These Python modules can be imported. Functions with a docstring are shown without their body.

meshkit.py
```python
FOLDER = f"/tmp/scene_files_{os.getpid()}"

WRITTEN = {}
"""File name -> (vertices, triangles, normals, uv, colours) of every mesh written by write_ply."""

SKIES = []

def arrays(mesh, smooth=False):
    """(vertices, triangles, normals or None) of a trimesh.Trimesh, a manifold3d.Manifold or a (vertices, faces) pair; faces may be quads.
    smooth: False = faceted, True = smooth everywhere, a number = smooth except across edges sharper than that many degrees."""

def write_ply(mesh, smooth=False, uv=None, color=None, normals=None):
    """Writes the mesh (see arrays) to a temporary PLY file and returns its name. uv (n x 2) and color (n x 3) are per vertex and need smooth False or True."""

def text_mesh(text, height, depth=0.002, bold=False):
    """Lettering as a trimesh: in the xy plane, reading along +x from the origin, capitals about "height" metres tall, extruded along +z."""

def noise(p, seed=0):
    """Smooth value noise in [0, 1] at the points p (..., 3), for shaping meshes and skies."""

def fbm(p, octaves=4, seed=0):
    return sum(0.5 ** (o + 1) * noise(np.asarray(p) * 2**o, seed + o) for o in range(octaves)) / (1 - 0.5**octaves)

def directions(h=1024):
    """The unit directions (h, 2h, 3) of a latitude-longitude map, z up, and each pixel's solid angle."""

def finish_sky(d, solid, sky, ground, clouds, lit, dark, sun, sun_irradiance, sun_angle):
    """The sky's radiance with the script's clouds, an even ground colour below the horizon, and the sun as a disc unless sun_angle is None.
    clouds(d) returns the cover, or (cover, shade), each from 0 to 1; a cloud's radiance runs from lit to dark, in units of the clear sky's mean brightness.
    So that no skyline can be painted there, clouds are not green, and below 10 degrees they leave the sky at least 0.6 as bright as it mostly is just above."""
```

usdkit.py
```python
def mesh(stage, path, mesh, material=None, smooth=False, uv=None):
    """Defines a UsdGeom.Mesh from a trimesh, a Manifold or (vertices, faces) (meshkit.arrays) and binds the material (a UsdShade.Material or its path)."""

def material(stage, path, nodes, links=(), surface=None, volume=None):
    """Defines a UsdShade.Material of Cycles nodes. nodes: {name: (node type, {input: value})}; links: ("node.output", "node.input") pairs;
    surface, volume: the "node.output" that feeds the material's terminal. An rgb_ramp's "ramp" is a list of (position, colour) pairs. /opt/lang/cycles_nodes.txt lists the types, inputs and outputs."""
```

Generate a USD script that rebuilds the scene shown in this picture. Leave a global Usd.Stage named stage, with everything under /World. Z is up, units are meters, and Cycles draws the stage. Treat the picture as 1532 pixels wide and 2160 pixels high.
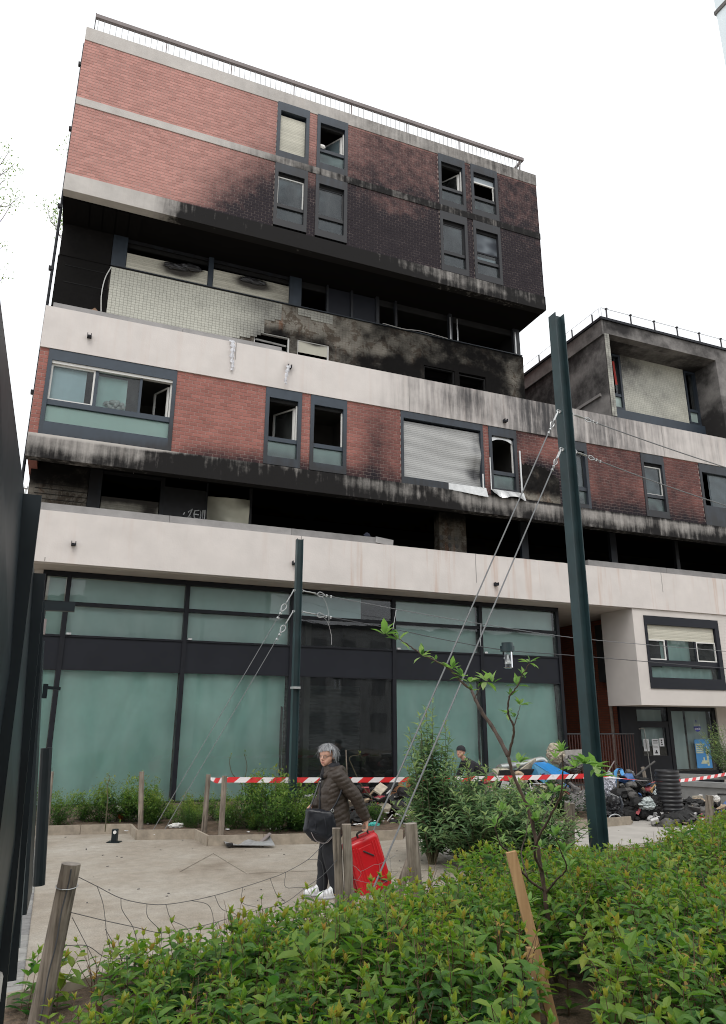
import math, random
import numpy as np, trimesh, manifold3d, usdkit, meshkit
from pxr import Usd, UsdGeom, UsdLux, UsdShade, Gf, Sdf, Vt

stage = Usd.Stage.CreateInMemory()
UsdGeom.SetStageUpAxis(stage, 'Z'); UsdGeom.SetStageMetersPerUnit(stage, 1.0)
UsdGeom.Xform.Define(stage, '/World'); UsdGeom.Scope.Define(stage, '/World/Looks')
T = Sdf.ValueTypeNames
PI = math.pi
rng = random.Random(7); nrg = np.random.default_rng(7)

# ---------------------------------------------------------------- camera
FOC, YAW, TILT, ROLL, EYE = 1530.0, 0.3865, 0.2860, 0.0035, np.array([0, 0, 1.8])
_F = np.array([math.sin(YAW) * math.cos(TILT), math.cos(YAW) * math.cos(TILT), math.sin(TILT)])
_R = np.array([math.cos(YAW), -math.sin(YAW), 0.0]); _U = np.cross(_R, _F)
CR = _R * math.cos(ROLL) + _U * math.sin(ROLL); CU = -_R * math.sin(ROLL) + _U * math.cos(ROLL)
cam = UsdGeom.Camera.Define(stage, '/World/camera')
cam.CreateHorizontalApertureAttr(36.0); cam.CreateVerticalApertureAttr(36.0 * 2160 / 1532)
cam.CreateFocalLengthAttr(36.0 * FOC / 1532)
cam.CreateClippingRangeAttr(Gf.Vec2f(0.05, 2000))
EXPOSURE = 0.10
cam.CreateExposureAttr(EXPOSURE)
cam.AddTransformOp().Set(Gf.Matrix4d(*[float(a) for a in (*CR, 0, *CU, 0, *(-_F), 0, *EYE, 1)]))
FH = np.array([math.sin(YAW), math.cos(YAW), 0.0])          # level direction of view

def _ray(x, y): return CR * (x - 766) / FOC - CU * (y - 1080) / FOC + _F
def at_y(x, y, Y): d = _ray(x, y); return EYE + d * (Y / d[1])
def at_x(x, y, X): d = _ray(x, y); return EYE + d * (X / d[0])
def at_z(x, y, z=0.0): d = _ray(x, y); return EYE + d * ((z - 1.8) / d[2])
def at_d(x, y, dist): d = _ray(x, y); return EYE + d * (dist / (d @ FH))

# ---------------------------------------------------------------- sky and daylight (overcast)
SUN_EL, SUN_AZ = math.radians(55), math.radians(200)        # azimuth = atan2(x, y)
sky = UsdLux.DomeLight.Define(stage, '/World/sky')
sky.GetPrim().SetCustomDataByKey('kind', 'structure')
skym = usdkit.material(stage, '/World/Looks/sky_overcast', {
    's': ('sky_texture', {'sky_type': 'single_scattering', 'sun_disc': False, 'sun_elevation': SUN_EL, 'sun_rotation': SUN_AZ, 'air_density': 1.0, 'aerosol_density': 2.0}),
    'tc': ('texture_coordinate', {}),
    'n': ('noise_texture', {'scale': 2.2, 'detail': 5.0, 'roughness': 0.55}),
    'r': ('map_range', {'from_min': 0.3, 'from_max': 0.7, 'to_min': 0.94, 'to_max': 1.0, 'clamp': True}),
    'cl': ('rgb_ramp', {'ramp': [(0.0, (14.5, 14.9, 15.4)), (1.0, (17.5, 17.7, 17.9))]}),
    'm': ('mix_color', {'use_clamp': False}),
    'b': ('background_shader', {'strength': 0.075})},
    [('tc.generated', 'n.vector'), ('n.fac', 'r.value'), ('r.result', 'm.fac'), ('n.fac', 'cl.fac'), ('s.color', 'm.a'), ('cl.color', 'm.b'), ('m.result', 'b.color')], surface='b.background')
UsdShade.MaterialBindingAPI.Apply(sky.GetPrim()).Bind(skym)
sun = UsdLux.DistantLight.Define(stage, '/World/sun')
sun.CreateNormalizeAttr(True); sun.CreateIntensityAttr(0.3); sun.CreateAngleAttr(25.0); sun.CreateColorAttr(Gf.Vec3f(1.0, 0.97, 0.93))
_s = np.array([math.sin(SUN_AZ) * math.cos(SUN_EL), math.cos(SUN_AZ) * math.cos(SUN_EL), math.sin(SUN_EL)])
_x = np.cross([0, 0, 1], _s); _x /= np.linalg.norm(_x); _y = np.cross(_s, _x)
sun.AddTransformOp().Set(Gf.Matrix4d(*[float(a) for a in (*_x, 0, *_y, 0, *_s, 0, 0, 0, 30, 1)]))

# ---------------------------------------------------------------- helpers: prims
_used = {}
def free(parent, name):
    k = (str(parent), name); n = _used.get(k, -1) + 1; _used[k] = n
    return f'{parent}/{name}' if n == 0 else f'{parent}/{name}_{n:03d}'
def _path(p): return '/World' if p is None else str(p.GetPath())
def tag(o, label=None, cat=None, group=None, kind=None):
    p = o.GetPrim() if hasattr(o, 'GetPrim') else o
    for k, v in (('label', label), ('category', cat), ('group', group), ('kind', kind)):
        if v: p.SetCustomDataByKey(k, v)
    return p
def thing(name, label, cat, loc=(0, 0, 0), rotz=0.0, group=None):
    x = UsdGeom.Xform.Define(stage, free('/World', name))
    x.AddTranslateOp().Set(Gf.Vec3d(*map(float, loc)))
    if rotz: x.AddRotateZOp().Set(math.degrees(rotz))
    return tag(x, label, cat, group)
def part(name, mesh, mat, parent=None, smooth=False, uv=None, label=None, pv=None, kind=None):
    if isinstance(mesh, MB): mesh = mesh.get()
    m = usdkit.mesh(stage, free(_path(parent), name), mesh, mat, smooth, uv)
    if pv:
        for k, a in pv.items():
            UsdGeom.PrimvarsAPI(m).CreatePrimvar(k, T.FloatArray, 'vertex').Set(Vt.FloatArray.FromNumpy(np.asarray(a, np.float32)))
    p = m.GetPrim()
    if label or kind: tag(p, label, None, None, kind)
    return p
def solo(name, mesh, mat, label, cat, group=None, smooth=False, uv=None, pv=None, kind=None):
    return tag(part(name, mesh, mat, None, smooth, uv, None, pv), label, cat, group, kind)
def copy_of(src, loc, rotz=0.0, label=None, group=None, scale=None, rot=None):
    was = src.GetCustomData(); base = src.GetName()
    x = UsdGeom.Xform.Define(stage, free('/World', base))
    x.GetPrim().GetReferences().AddInternalReference(src.GetPath())
    x.ClearXformOpOrder()
    M = Gf.Matrix4d().SetScale(Gf.Vec3d(*((scale,) * 3 if np.isscalar(scale) else scale))) if scale is not None else Gf.Matrix4d(1)
    if rot is not None: M = M * Gf.Matrix4d().SetRotate(Gf.Rotation(Gf.Vec3d(1, 0, 0), rot[0]) * Gf.Rotation(Gf.Vec3d(0, 1, 0), rot[1]))
    M = M * Gf.Matrix4d().SetRotate(Gf.Rotation(Gf.Vec3d(0, 0, 1), math.degrees(rotz))) * Gf.Matrix4d().SetTranslate(Gf.Vec3d(*map(float, loc)))
    x.AddTransformOp(opSuffix='copy').Set(M)
    x.GetPrim().SetInstanceable(True)
    return tag(x, label or was.get('label'), was.get('category'), group or was.get('group'))

# ---------------------------------------------------------------- helpers: meshes
BF = np.array([[0, 2, 1], [0, 3, 2], [4, 5, 6], [4, 6, 7], [0, 1, 5], [0, 5, 4], [1, 2, 6], [1, 6, 5], [2, 3, 7], [2, 7, 6], [3, 0, 4], [3, 4, 7]])
def frame_of(t):
    t = np.asarray(t, float); t = t / (np.linalg.norm(t) + 1e-12)
    a = np.cross(t, [0, 0, 1.0] if abs(t[2]) < 0.9 else [1.0, 0, 0]); a /= np.linalg.norm(a)
    return a, np.cross(t, a), t
class MB:
    def __init__(s): s.v, s.f, s.n = [], [], 0
    def add(s, v, f=None):
        if f is None: v, f = np.array(v.vertices), np.array(v.faces)
        s.v.append(np.asarray(v, float)); s.f.append(np.asarray(f, int) + s.n); s.n += len(v); return s
    def box(s, x0, x1, y0, y1, z0, z1):
        return s.add(np.array([[x0, y0, z0], [x1, y0, z0], [x1, y1, z0], [x0, y1, z0], [x0, y0, z1], [x1, y0, z1], [x1, y1, z1], [x0, y1, z1]]), BF)
    def obox(s, c, size, rx=0, ry=0, rz=0):
        m = trimesh.creation.box(size); m.apply_transform(trimesh.transformations.euler_matrix(rx, ry, rz)); m.apply_translation(c); return s.add(m)
    def bar(s, a, b, w, h, up=(0, 0, 1)):      # square bar from a to b
        a, b = np.asarray(a, float), np.asarray(b, float); t = (b - a) / np.linalg.norm(b - a)
        u = np.cross(t, up); u = u / np.linalg.norm(u) if np.linalg.norm(u) > 1e-6 else np.array([1.0, 0, 0]); w2 = np.cross(u, t)
        q = [a + u * (i * w / 2) + w2 * (j * h / 2) for i, j in ((-1, -1), (1, -1), (1, 1), (-1, 1))]
        return s.add(np.array(q + [p + (b - a) for p in q]), np.array([[0, 1, 2], [0, 2, 3], [4, 6, 5], [4, 7, 6], [0, 5, 1], [0, 4, 5], [1, 6, 2], [1, 5, 6], [2, 7, 3], [2, 6, 7], [3, 4, 0], [3, 7, 4]]))
    def tube(s, pts, r, n=6, cap=True):
        p = np.asarray(pts, float); r = np.broadcast_to(r, (len(p),)); t = np.gradient(p, axis=0); t /= np.linalg.norm(t, axis=1, keepdims=True) + 1e-12
        a, b, _ = frame_of(t[0]); V = []
        for i in range(len(p)):
            a = a - t[i] * (a @ t[i]); a /= np.linalg.norm(a) + 1e-12; b = np.cross(t[i], a)
            ang = np.arange(n) * 2 * PI / n
            V.append(p[i] + r[i] * (np.cos(ang)[:, None] * a + np.sin(ang)[:, None] * b))
        i, j = np.meshgrid(np.arange(len(p) - 1), np.arange(n), indexing='ij')
        q0, q1, q2, q3 = (i * n + j).ravel(), (i * n + (j + 1) % n).ravel(), ((i + 1) * n + (j + 1) % n).ravel(), ((i + 1) * n + j).ravel()
        f = np.vstack([np.stack([q0, q1, q2], 1), np.stack([q0, q2, q3], 1)])
        V = np.vstack(V)
        if cap:
            k = len(V); e = (len(p) - 1) * n; V = np.vstack([V, p[0], p[-1]]); jj = np.arange(n)
            f = np.vstack([f, np.stack([np.full(n, k), (jj + 1) % n, jj], 1), np.stack([np.full(n, k + 1), e + jj, e + (jj + 1) % n], 1)])
        return s.add(V, f)
    def lathe(s, prof, n=20, loc=(0, 0, 0)):
        m = trimesh.creation.revolve(np.asarray(prof, float), sections=n); m.apply_translation(loc); return s.add(m)
    def sheet(s, P):                           # grid of points (m, n, 3)
        P = np.asarray(P, float); m, n = P.shape[:2]; i, j = np.meshgrid(np.arange(m - 1), np.arange(n - 1), indexing='ij')
        a = (i * n + j).ravel(); f = np.vstack([np.stack([a, a + 1, a + n + 1], 1), np.stack([a, a + n + 1, a + n], 1)])
        return s.add(P.reshape(-1, 3), f)
    def slab(s, x0, x1, y0, y1, z0, z1, step=0.12, bottom=True):   # box whose front (-y), bottom and top are fine grids
        nx = max(1, int(round((x1 - x0) / step))) + 1; nz = max(1, int(round((z1 - z0) / step))) + 1; ny = max(1, int(round((y1 - y0) / (3 * step)))) + 1
        X, Z, Y = np.linspace(x0, x1, nx), np.linspace(z0, z1, nz), np.linspace(y0, y1, ny)
        s.sheet([[(x, y0, z) for x in X] for z in Z])
        s.sheet([[(x, y, z0) for x in X] for y in Y[::-1]]); s.sheet([[(x, y, z1) for x in X] for y in Y])
        s.sheet([[(x0, y, z) for y in Y[::-1]] for z in Z]); s.sheet([[(x1, y, z) for y in Y] for z in Z])
        return s.sheet([[(x, y1, z) for x in X[::-1]] for z in Z])
    def get(s): return np.vstack(s.v), np.vstack(s.f)
def catenary(a, b, sag, n=14):
    a, b = np.asarray(a, float), np.asarray(b, float); t = np.linspace(0, 1, n)[:, None]
    p = a + (b - a) * t; p[:, 2] -= (4 * sag * t * (1 - t))[:, 0]; return p
def sstep(a, b, x): t = np.clip((np.asarray(x, float) - a) / (b - a), 0, 1); return t * t * (3 - 2 * t)
def spline(pts, n=8):
    p = np.asarray(pts, float); q = np.vstack([2 * p[0] - p[1], p, 2 * p[-1] - p[-2]]); out = []
    for i in range(1, len(q) - 2):
        t = np.linspace(0, 1, n, endpoint=False)[:, None]; a, b, c, d = q[i - 1:i + 3]
        out.append(0.5 * (2 * b + (c - a) * t + (2 * a - 5 * b + 4 * c - d) * t ** 2 + (3 * b - a - 3 * c + d) * t ** 3))
    return np.vstack(out + [p[-1:]])
def hulls(bones, cell=0.012, iters=6):         # bones: list of ((p, r), (p, r)[, ...]); one continuous rounded surface
    out = manifold3d.Manifold()
    for bone in bones:
        out = out + manifold3d.Manifold.batch_hull([manifold3d.Manifold.sphere(r, 20).translate([float(c) for c in p]) for p, r in bone])
    out = out.refine_to_length(cell); m = out.to_mesh()
    t = trimesh.Trimesh(m.vert_properties[:, :3], m.tri_verts, process=True)
    trimesh.smoothing.filter_taubin(t, iterations=iters)
    return t
def rbox(sx, sy, sz, r, n=10):                 # rounded box
    s = [manifold3d.Manifold.sphere(r, n).translate([i * (sx / 2 - r), j * (sy / 2 - r), k * (sz / 2 - r)]) for i in (-1, 1) for j in (-1, 1) for k in (-1, 1)]
    m = manifold3d.Manifold.batch_hull(s).to_mesh(); return trimesh.Trimesh(m.vert_properties[:, :3], m.tri_verts, process=False)
def crumple(seed, sub=3, amp=0.35, f=2.2, scale=(1, 1, 1)):
    m = trimesh.creation.icosphere(sub); v = np.array(m.vertices)
    d = meshkit.fbm(v * f + seed * 7.3, 4, seed) - 0.5; d2 = np.abs(meshkit.noise(v * f * 2.3 + seed, seed + 3) - 0.5); d3 = np.abs(meshkit.noise(v * f * 4.1 + seed, seed + 5) - 0.5)
    v = v * (1 + amp * 2 * d - amp * 1.3 * d2 - amp * .7 * d3)[:, None] * np.asarray(scale); return trimesh.Trimesh(v, m.faces, process=False)

# ---------------------------------------------------------------- materials
def look(name, nodes, links, surface='p.BSDF'): return usdkit.material(stage, '/World/Looks/' + name, nodes, links, surface=surface)
def plain(name, col, rough=0.6, var=0.15, scale=6.0, metallic=0.0, bump=0.0, spec=0.5, bscale=None, coat=0.0, sheen=0.0):
    n = {'g': ('geometry', {}), 'n': ('noise_texture', {'scale': scale, 'detail': 5.0, 'roughness': 0.6}),
         'r': ('rgb_ramp', {'ramp': [(0.3, tuple(c * (1 - var) for c in col)), (0.7, tuple(min(1, c * (1 + var)) for c in col))]}),
         'p': ('principled_bsdf', {'roughness': rough, 'metallic': metallic, 'specular_ior_level': spec, 'coat_weight': coat, 'sheen_weight': sheen})}
    l = [('g.position', 'n.vector'), ('n.fac', 'r.fac'), ('r.color', 'p.base_color')]
    if bump:
        n['n2'] = ('noise_texture', {'scale': bscale or scale * 4, 'detail': 4.0}); n['b'] = ('bump', {'strength': 1.0, 'distance': bump})
        l += [('g.position', 'n2.vector'), ('n2.fac', 'b.height'), ('b.normal', 'p.normal')]
    return look(name, n, l)
def sooty(name, col, rough=0.8, soot=(0.022, 0.021, 0.022), var=0.12, scale=3.0, tone=0.0, streak=0.0, bump=0.003, bscale=30.0, drip=None, spec=0.15, gain=1.0, peel=0.0, fine=6.0):
    """A weathered surface: its own colour, a little noise, and soot where the mesh's 'soot' primvar says the fire marked it."""
    n = {'g': ('geometry', {}), 'a': ('attribute', {'attribute': 'soot'}), 't': ('attribute', {'attribute': 'tone'}),
         'n': ('noise_texture', {'scale': scale, 'detail': fine, 'roughness': 0.62}), 'n3': ('noise_texture', {'scale': 1.0, 'detail': fine, 'roughness': 0.7}),
         'mp': ('mapping', {'scale': (7.0, 7.0, 0.55)}), 'mq': ('mapping', {'scale': (3.0, 3.0, 3.0)}),
         'r': ('rgb_ramp', {'ramp': [(0.25, tuple(c * (1 - var) for c in col)), (0.75, tuple(c * (1 + var) for c in col))]}),
         'tv': ('map_range', {'to_min': 1 - tone, 'to_max': 1 + tone}), 'hv': ('hsv', {}),
         'sn': ('map_range', {'from_min': 0.3, 'from_max': 0.7, 'to_min': 0.78, 'to_max': 1.22, 'clamp': False}),
         'sm': ('math', {'math_type': 'multiply'}), 'gn': ('math', {'math_type': 'multiply', 'value2': gain}),
         'ss': ('map_range', {'range_type': 'smoothstep', 'from_min': 0.0, 'from_max': 1.0, 'to_min': 0.0, 'to_max': 0.992, 'clamp': True}),
         'mx': ('mix_color', {'b': soot}), 'p': ('principled_bsdf', {'roughness': rough, 'specular_ior_level': spec}),
         'nb': ('noise_texture', {'scale': bscale, 'detail': 4.0}), 'b': ('bump', {'strength': 0.8, 'distance': bump})}
    l = [('g.position', 'n.vector'), ('n.fac', 'r.fac'), ('t.fac', 'tv.value'), ('tv.result', 'hv.value'), ('r.color', 'hv.color'),
         ('g.position', 'mq.vector'), ('mq.vector', 'n3.vector'), ('a.fac', 'gn.value1'),
         ('sn.result', 'sm.value2'), ('gn.value', 'sm.value1'), ('sm.value', 'ss.value'), ('ss.result', 'mx.fac'), ('mx.result', 'p.base_color'),
         ('g.position', 'nb.vector'), ('nb.fac', 'b.height'), ('b.normal', 'p.normal')]
    if streak:   # soot and rain running down in vertical streaks
        n['ns'] = ('noise_texture', {'scale': 1.0, 'detail': 5.0, 'roughness': 0.65}); n['sx'] = ('mix_float', {'fac': streak})
        l += [('g.position', 'mp.vector'), ('mp.vector', 'ns.vector'), ('n3.fac', 'sx.a'), ('ns.fac', 'sx.b'), ('sx.result', 'sn.value')]
        n['sn'] = ('map_range', {'from_min': 0.36, 'from_max': 0.64, 'to_min': 0.66, 'to_max': 1.42, 'clamp': False})
    else: l.append(('n3.fac', 'sn.value'))
    src = 'hv.color'
    if peel:     # flaked plaster: pale chips, brown underlayer and a faint ghost of fallen tiles
        n['v1'] = ('noise_texture', {'scale': 2.6, 'detail': 8.0, 'roughness': 0.72, 'distortion': 0.6}); n['q1'] = ('map_range', {'range_type': 'smoothstep', 'from_min': 0.50, 'from_max': 0.56, 'to_max': 0.75, 'clamp': True}); n['x1'] = ('mix_color', {'b': (0.115, 0.085, 0.062)})
        n['v2'] = ('noise_texture', {'scale': 7.0, 'detail': 7.0, 'roughness': 0.75, 'distortion': 0.4}); n['q2'] = ('map_range', {'range_type': 'smoothstep', 'from_min': 0.60, 'from_max': 0.64, 'to_max': 0.9, 'clamp': True}); n['x2'] = ('mix_color', {'b': (0.42, 0.40, 0.34)})
        n['sp'] = ('separate_xyz', {}); n['cp'] = ('combine_xyz', {}); n['bt'] = ('brick_texture', {'offset': 0.0, 'scale': 1.0, 'brick_width': 0.1, 'row_height': 0.078, 'mortar_size': 0.006, 'color1': (1, 1, 1), 'color2': (0.86, 0.86, 0.86), 'mortar': (0.55, 0.54, 0.52)}); n['x3'] = ('mix_color', {'blend_type': 'multiply', 'fac': 0.55})
        l += [('g.position', 'v1.vector'), ('v1.fac', 'q1.value'), ('q1.result', 'x1.fac'), (src, 'x1.a'), ('g.position', 'v2.vector'), ('v2.fac', 'q2.value'), ('q2.result', 'x2.fac'), ('x1.result', 'x3.a'), ('g.position', 'sp.vector'), ('sp.x', 'cp.x'), ('sp.z', 'cp.y'), ('cp.vector', 'bt.vector'), ('bt.color', 'x3.b'), ('x3.result', 'x2.a')]; src = 'x2.result'
    if drip:     # faint brown water stains
        n['nd'] = ('noise_texture', {'scale': 1.0, 'detail': 4.0, 'roughness': 0.6}); n['md'] = ('mapping', {'scale': (4.5, 4.5, 0.22)})
        n['dr'] = ('map_range', {'range_type': 'smoothstep', 'from_min': 0.52, 'from_max': 0.72, 'to_max': drip[1], 'clamp': True}); n['dx'] = ('mix_color', {'b': drip[0]})
        n['pw'] = ('math', {'math_type': 'multiply'}); n['da'] = ('attribute', {'attribute': 'drip'})
        l += [('g.position', 'md.vector'), ('md.vector', 'nd.vector'), ('nd.fac', 'dr.value'), ('dr.result', 'pw.value1'), ('da.fac', 'pw.value2'), ('pw.value', 'dx.fac'), (src, 'dx.a')]; src = 'dx.result'
    l.append((src, 'mx.a'))
    return look(name, n, l)
def glass(name, tint=(0.82, 0.9, 0.9), rough=0.0, ior=1.5, grime=0.0, wave=0.0):
    """A window pane: clear, reflecting by angle; slightly wavy, with a thin film of dirt."""
    n = {'t': ('transparent_bsdf', {'color': tint}), 'g': ('glossy_bsdf', {'color': (0.95, 0.97, 1.0), 'roughness': rough}), 'f': ('fresnel', {'IOR': ior}), 'm': ('mix_closure', {})}
    l = [('f.fac', 'm.fac'), ('t.BSDF', 'm.closure1'), ('g.BSDF', 'm.closure2')]; out = 'm.closure'
    if grime:
        n |= {'q': ('geometry', {}), 'mp': ('mapping', {'scale': (2.2, 2.2, 0.7)}), 'n': ('noise_texture', {'scale': 1.0, 'detail': 7.0, 'roughness': 0.68}), 'r': ('map_range', {'from_min': 0.38, 'from_max': 0.72, 'to_min': 0.2 * grime, 'to_max': grime, 'clamp': True}),
              'd': ('diffuse_bsdf', {'color': (0.52, 0.55, 0.53)}), 'm2': ('mix_closure', {}), 'nw': ('noise_texture', {'scale': 1.1, 'detail': 2.0}), 'b': ('bump', {'strength': 1.0, 'distance': wave})}
        l += [('q.position', 'mp.vector'), ('mp.vector', 'n.vector'), ('n.fac', 'r.value'), ('r.result', 'm2.fac'), ('m.closure', 'm2.closure1'), ('d.BSDF', 'm2.closure2'), ('q.position', 'nw.vector'), ('nw.fac', 'b.height'), ('b.normal', 'g.normal')]; out = 'm2.closure'
    return look(name, n, l, out)
def leafmat(name, cols, transl=0.35, rough=0.45, mottle=3.0):
    """Leaves: colour by the mesh's 'tone' primvar (0 old .. 1 young tip) and a little noise; some light passes through."""
    k = len(cols)
    return look(name, {'t': ('attribute', {'attribute': 'tone'}), 'oi': ('object_info', {}), 'g': ('geometry', {}), 'n': ('noise_texture', {'scale': mottle, 'detail': 3.0}),
        'nm': ('map_range', {'from_min': 0.3, 'from_max': 0.7, 'to_min': -0.16, 'to_max': 0.16}), 'ad': ('math', {'math_type': 'add'}),
        'om': ('map_range', {'to_min': -0.13, 'to_max': 0.13}), 'a2': ('math', {'math_type': 'add'}), 'r': ('rgb_ramp', {'ramp': [(i / (k - 1), c) for i, c in enumerate(cols)]}), 'p': ('principled_bsdf', {'roughness': rough, 'specular_ior_level': 0.35}),
        'tr': ('translucent_bsdf', {}), 'hs': ('hsv', {'saturation': 1.1, 'value': 1.5}), 'm': ('mix_closure', {'fac': transl})},
        [('g.position', 'n.vector'), ('n.fac', 'nm.value'), ('nm.result', 'ad.value1'), ('t.fac', 'ad.value2'), ('oi.random', 'om.value'), ('om.result', 'a2.value1'), ('ad.value', 'a2.value2'), ('a2.value', 'r.fac'), ('r.color', 'p.base_color'), ('r.color', 'hs.color'), ('hs.color', 'tr.color'),
         ('p.BSDF', 'm.closure1'), ('tr.BSDF', 'm.closure2')], 'm.closure')
# ================================================================ materials of the building
BRICK = sooty('brick_red', (0.315, 0.132, 0.110), 0.8, var=0.08, scale=0.8, tone=0.14, bump=0.002, soot=(0.019, 0.016, 0.020))
BRICKU = sooty('brick_pale_red', (0.46, 0.238, 0.205), 0.8, var=0.06, scale=0.6, tone=0.12, bump=0.002, soot=(0.021, 0.0175, 0.022))  # same brick, paler: lens flare and extra sky light put into the colour
MORTAR = sooty('brick_mortar', (0.47, 0.375, 0.34), 0.9, var=0.15, scale=4, streak=0.3, gain=0.55, soot=(0.07, 0.066, 0.066))
WHITE = sooty('band_white_render', (0.63, 0.585, 0.555), 0.85, var=0.08, scale=1.6, streak=0.75, drip=((0.50, 0.34, 0.26), 0.55), soot=(0.06, 0.058, 0.06))
CONCG = sooty('concrete_grey_smoked', (0.37, 0.35, 0.335), 0.9, var=0.10, scale=1.2, soot=(0.028, 0.026, 0.026))
CONC = sooty('band_concrete', (0.50, 0.47, 0.44), 0.9, var=0.12, scale=2.0, streak=0.6, drip=((0.33, 0.25, 0.2), 0.5), soot=(0.0125, 0.0118, 0.012))
SOFFIT = sooty('soffit_burnt', (0.30, 0.27, 0.24), 0.9, var=0.25, scale=2.5, soot=(0.0055, 0.0052, 0.0055), gain=1.3, spec=0.05)
BURNT = sooty('wall_burnt_plaster', (0.30, 0.275, 0.235), 0.95, var=0.35, scale=2.2, peel=1.0, spec=0.06, soot=(0.010, 0.0095, 0.0095), bump=0.012, bscale=9.0, drip=((0.34, 0.13, 0.06), 0.9))
TILE = sooty('wall_tile_cream', (0.56, 0.55, 0.47), 0.35, var=0.06, scale=3, tone=0.05, soot=(0.06, 0.055, 0.05), spec=0.5)
GROUT = sooty('wall_tile_grout', (0.22, 0.21, 0.18), 0.9)
FRAME = sooty('window_frame_slate', (0.031, 0.045, 0.063), 0.5, var=0.15, scale=4, streak=0.5, soot=(0.011, 0.011, 0.013), bump=0.0008, spec=0.5)
SHUT = sooty('shutter_cream', (0.52, 0.50, 0.42), 0.5, var=0.06, scale=5, tone=0.12, soot=(0.05, 0.045, 0.04), bump=0.0006)
SHUTM = sooty('shutter_grey', (0.42, 0.42, 0.41), 0.33, var=0.1, scale=3, tone=0.05, soot=(0.03, 0.03, 0.032), bump=0.0006, spec=0.7)
DARKM = plain('metal_frame_charcoal', (0.013, 0.014, 0.018), 0.5, 0.2, 5, spec=.2)
SPAN = plain('spandrel_panel_charcoal', (0.015, 0.0165, 0.022), 0.5, 0.12, 1.5, spec=.2)
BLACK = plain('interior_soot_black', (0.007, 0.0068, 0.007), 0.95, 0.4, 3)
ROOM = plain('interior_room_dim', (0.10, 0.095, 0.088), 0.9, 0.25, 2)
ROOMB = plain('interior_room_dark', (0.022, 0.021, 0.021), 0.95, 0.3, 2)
WHITEF = plain('sash_white', (0.66, 0.65, 0.62), 0.45, 0.06, 8)
ALU = plain('metal_bare_aluminium', (0.55, 0.55, 0.54), 0.35, 0.15, 8, metallic=0.8, bump=0.004, bscale=14)
BLIND = sooty('blind_grey', (0.33, 0.37, 0.40), 0.8, var=0.04, scale=.6, fine=0.0, soot=(0.04, 0.045, 0.055))
FROST = sooty('glazing_panel_pale_green', (0.42, 0.52, 0.48), 0.3, var=0.03, scale=.6, fine=0.0, soot=(0.04, 0.045, 0.055), bump=0.0, spec=0.4)
PANE = glass('glass_pane', (0.80, 0.88, 0.88), 0.0, 1.5, 0.035, 0.004)
PANET = glass('glass_pane_teal', (0.82, 0.955, 0.925), 0.0, 1.58, 0.06, 0.003)
CURT = plain('curtain_teal', (0.62, 0.80, 0.75), 0.9, 0.13, 0.6)
CURTG = plain('curtain_grey', (0.58, 0.64, 0.63), 0.9, 0.12, 0.6)
RAILM = plain('rail_weathered_brown', (0.20, 0.17, 0.165), 0.7, 0.15, 3)
DARKRAIL = plain('rail_dark_steel', (0.035, 0.036, 0.04), 0.5)
LEAD = sooty('coping_lead', (0.30, 0.29, 0.285), 0.6, var=0.25, scale=1.6, soot=(0.03, 0.03, 0.03))
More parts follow.
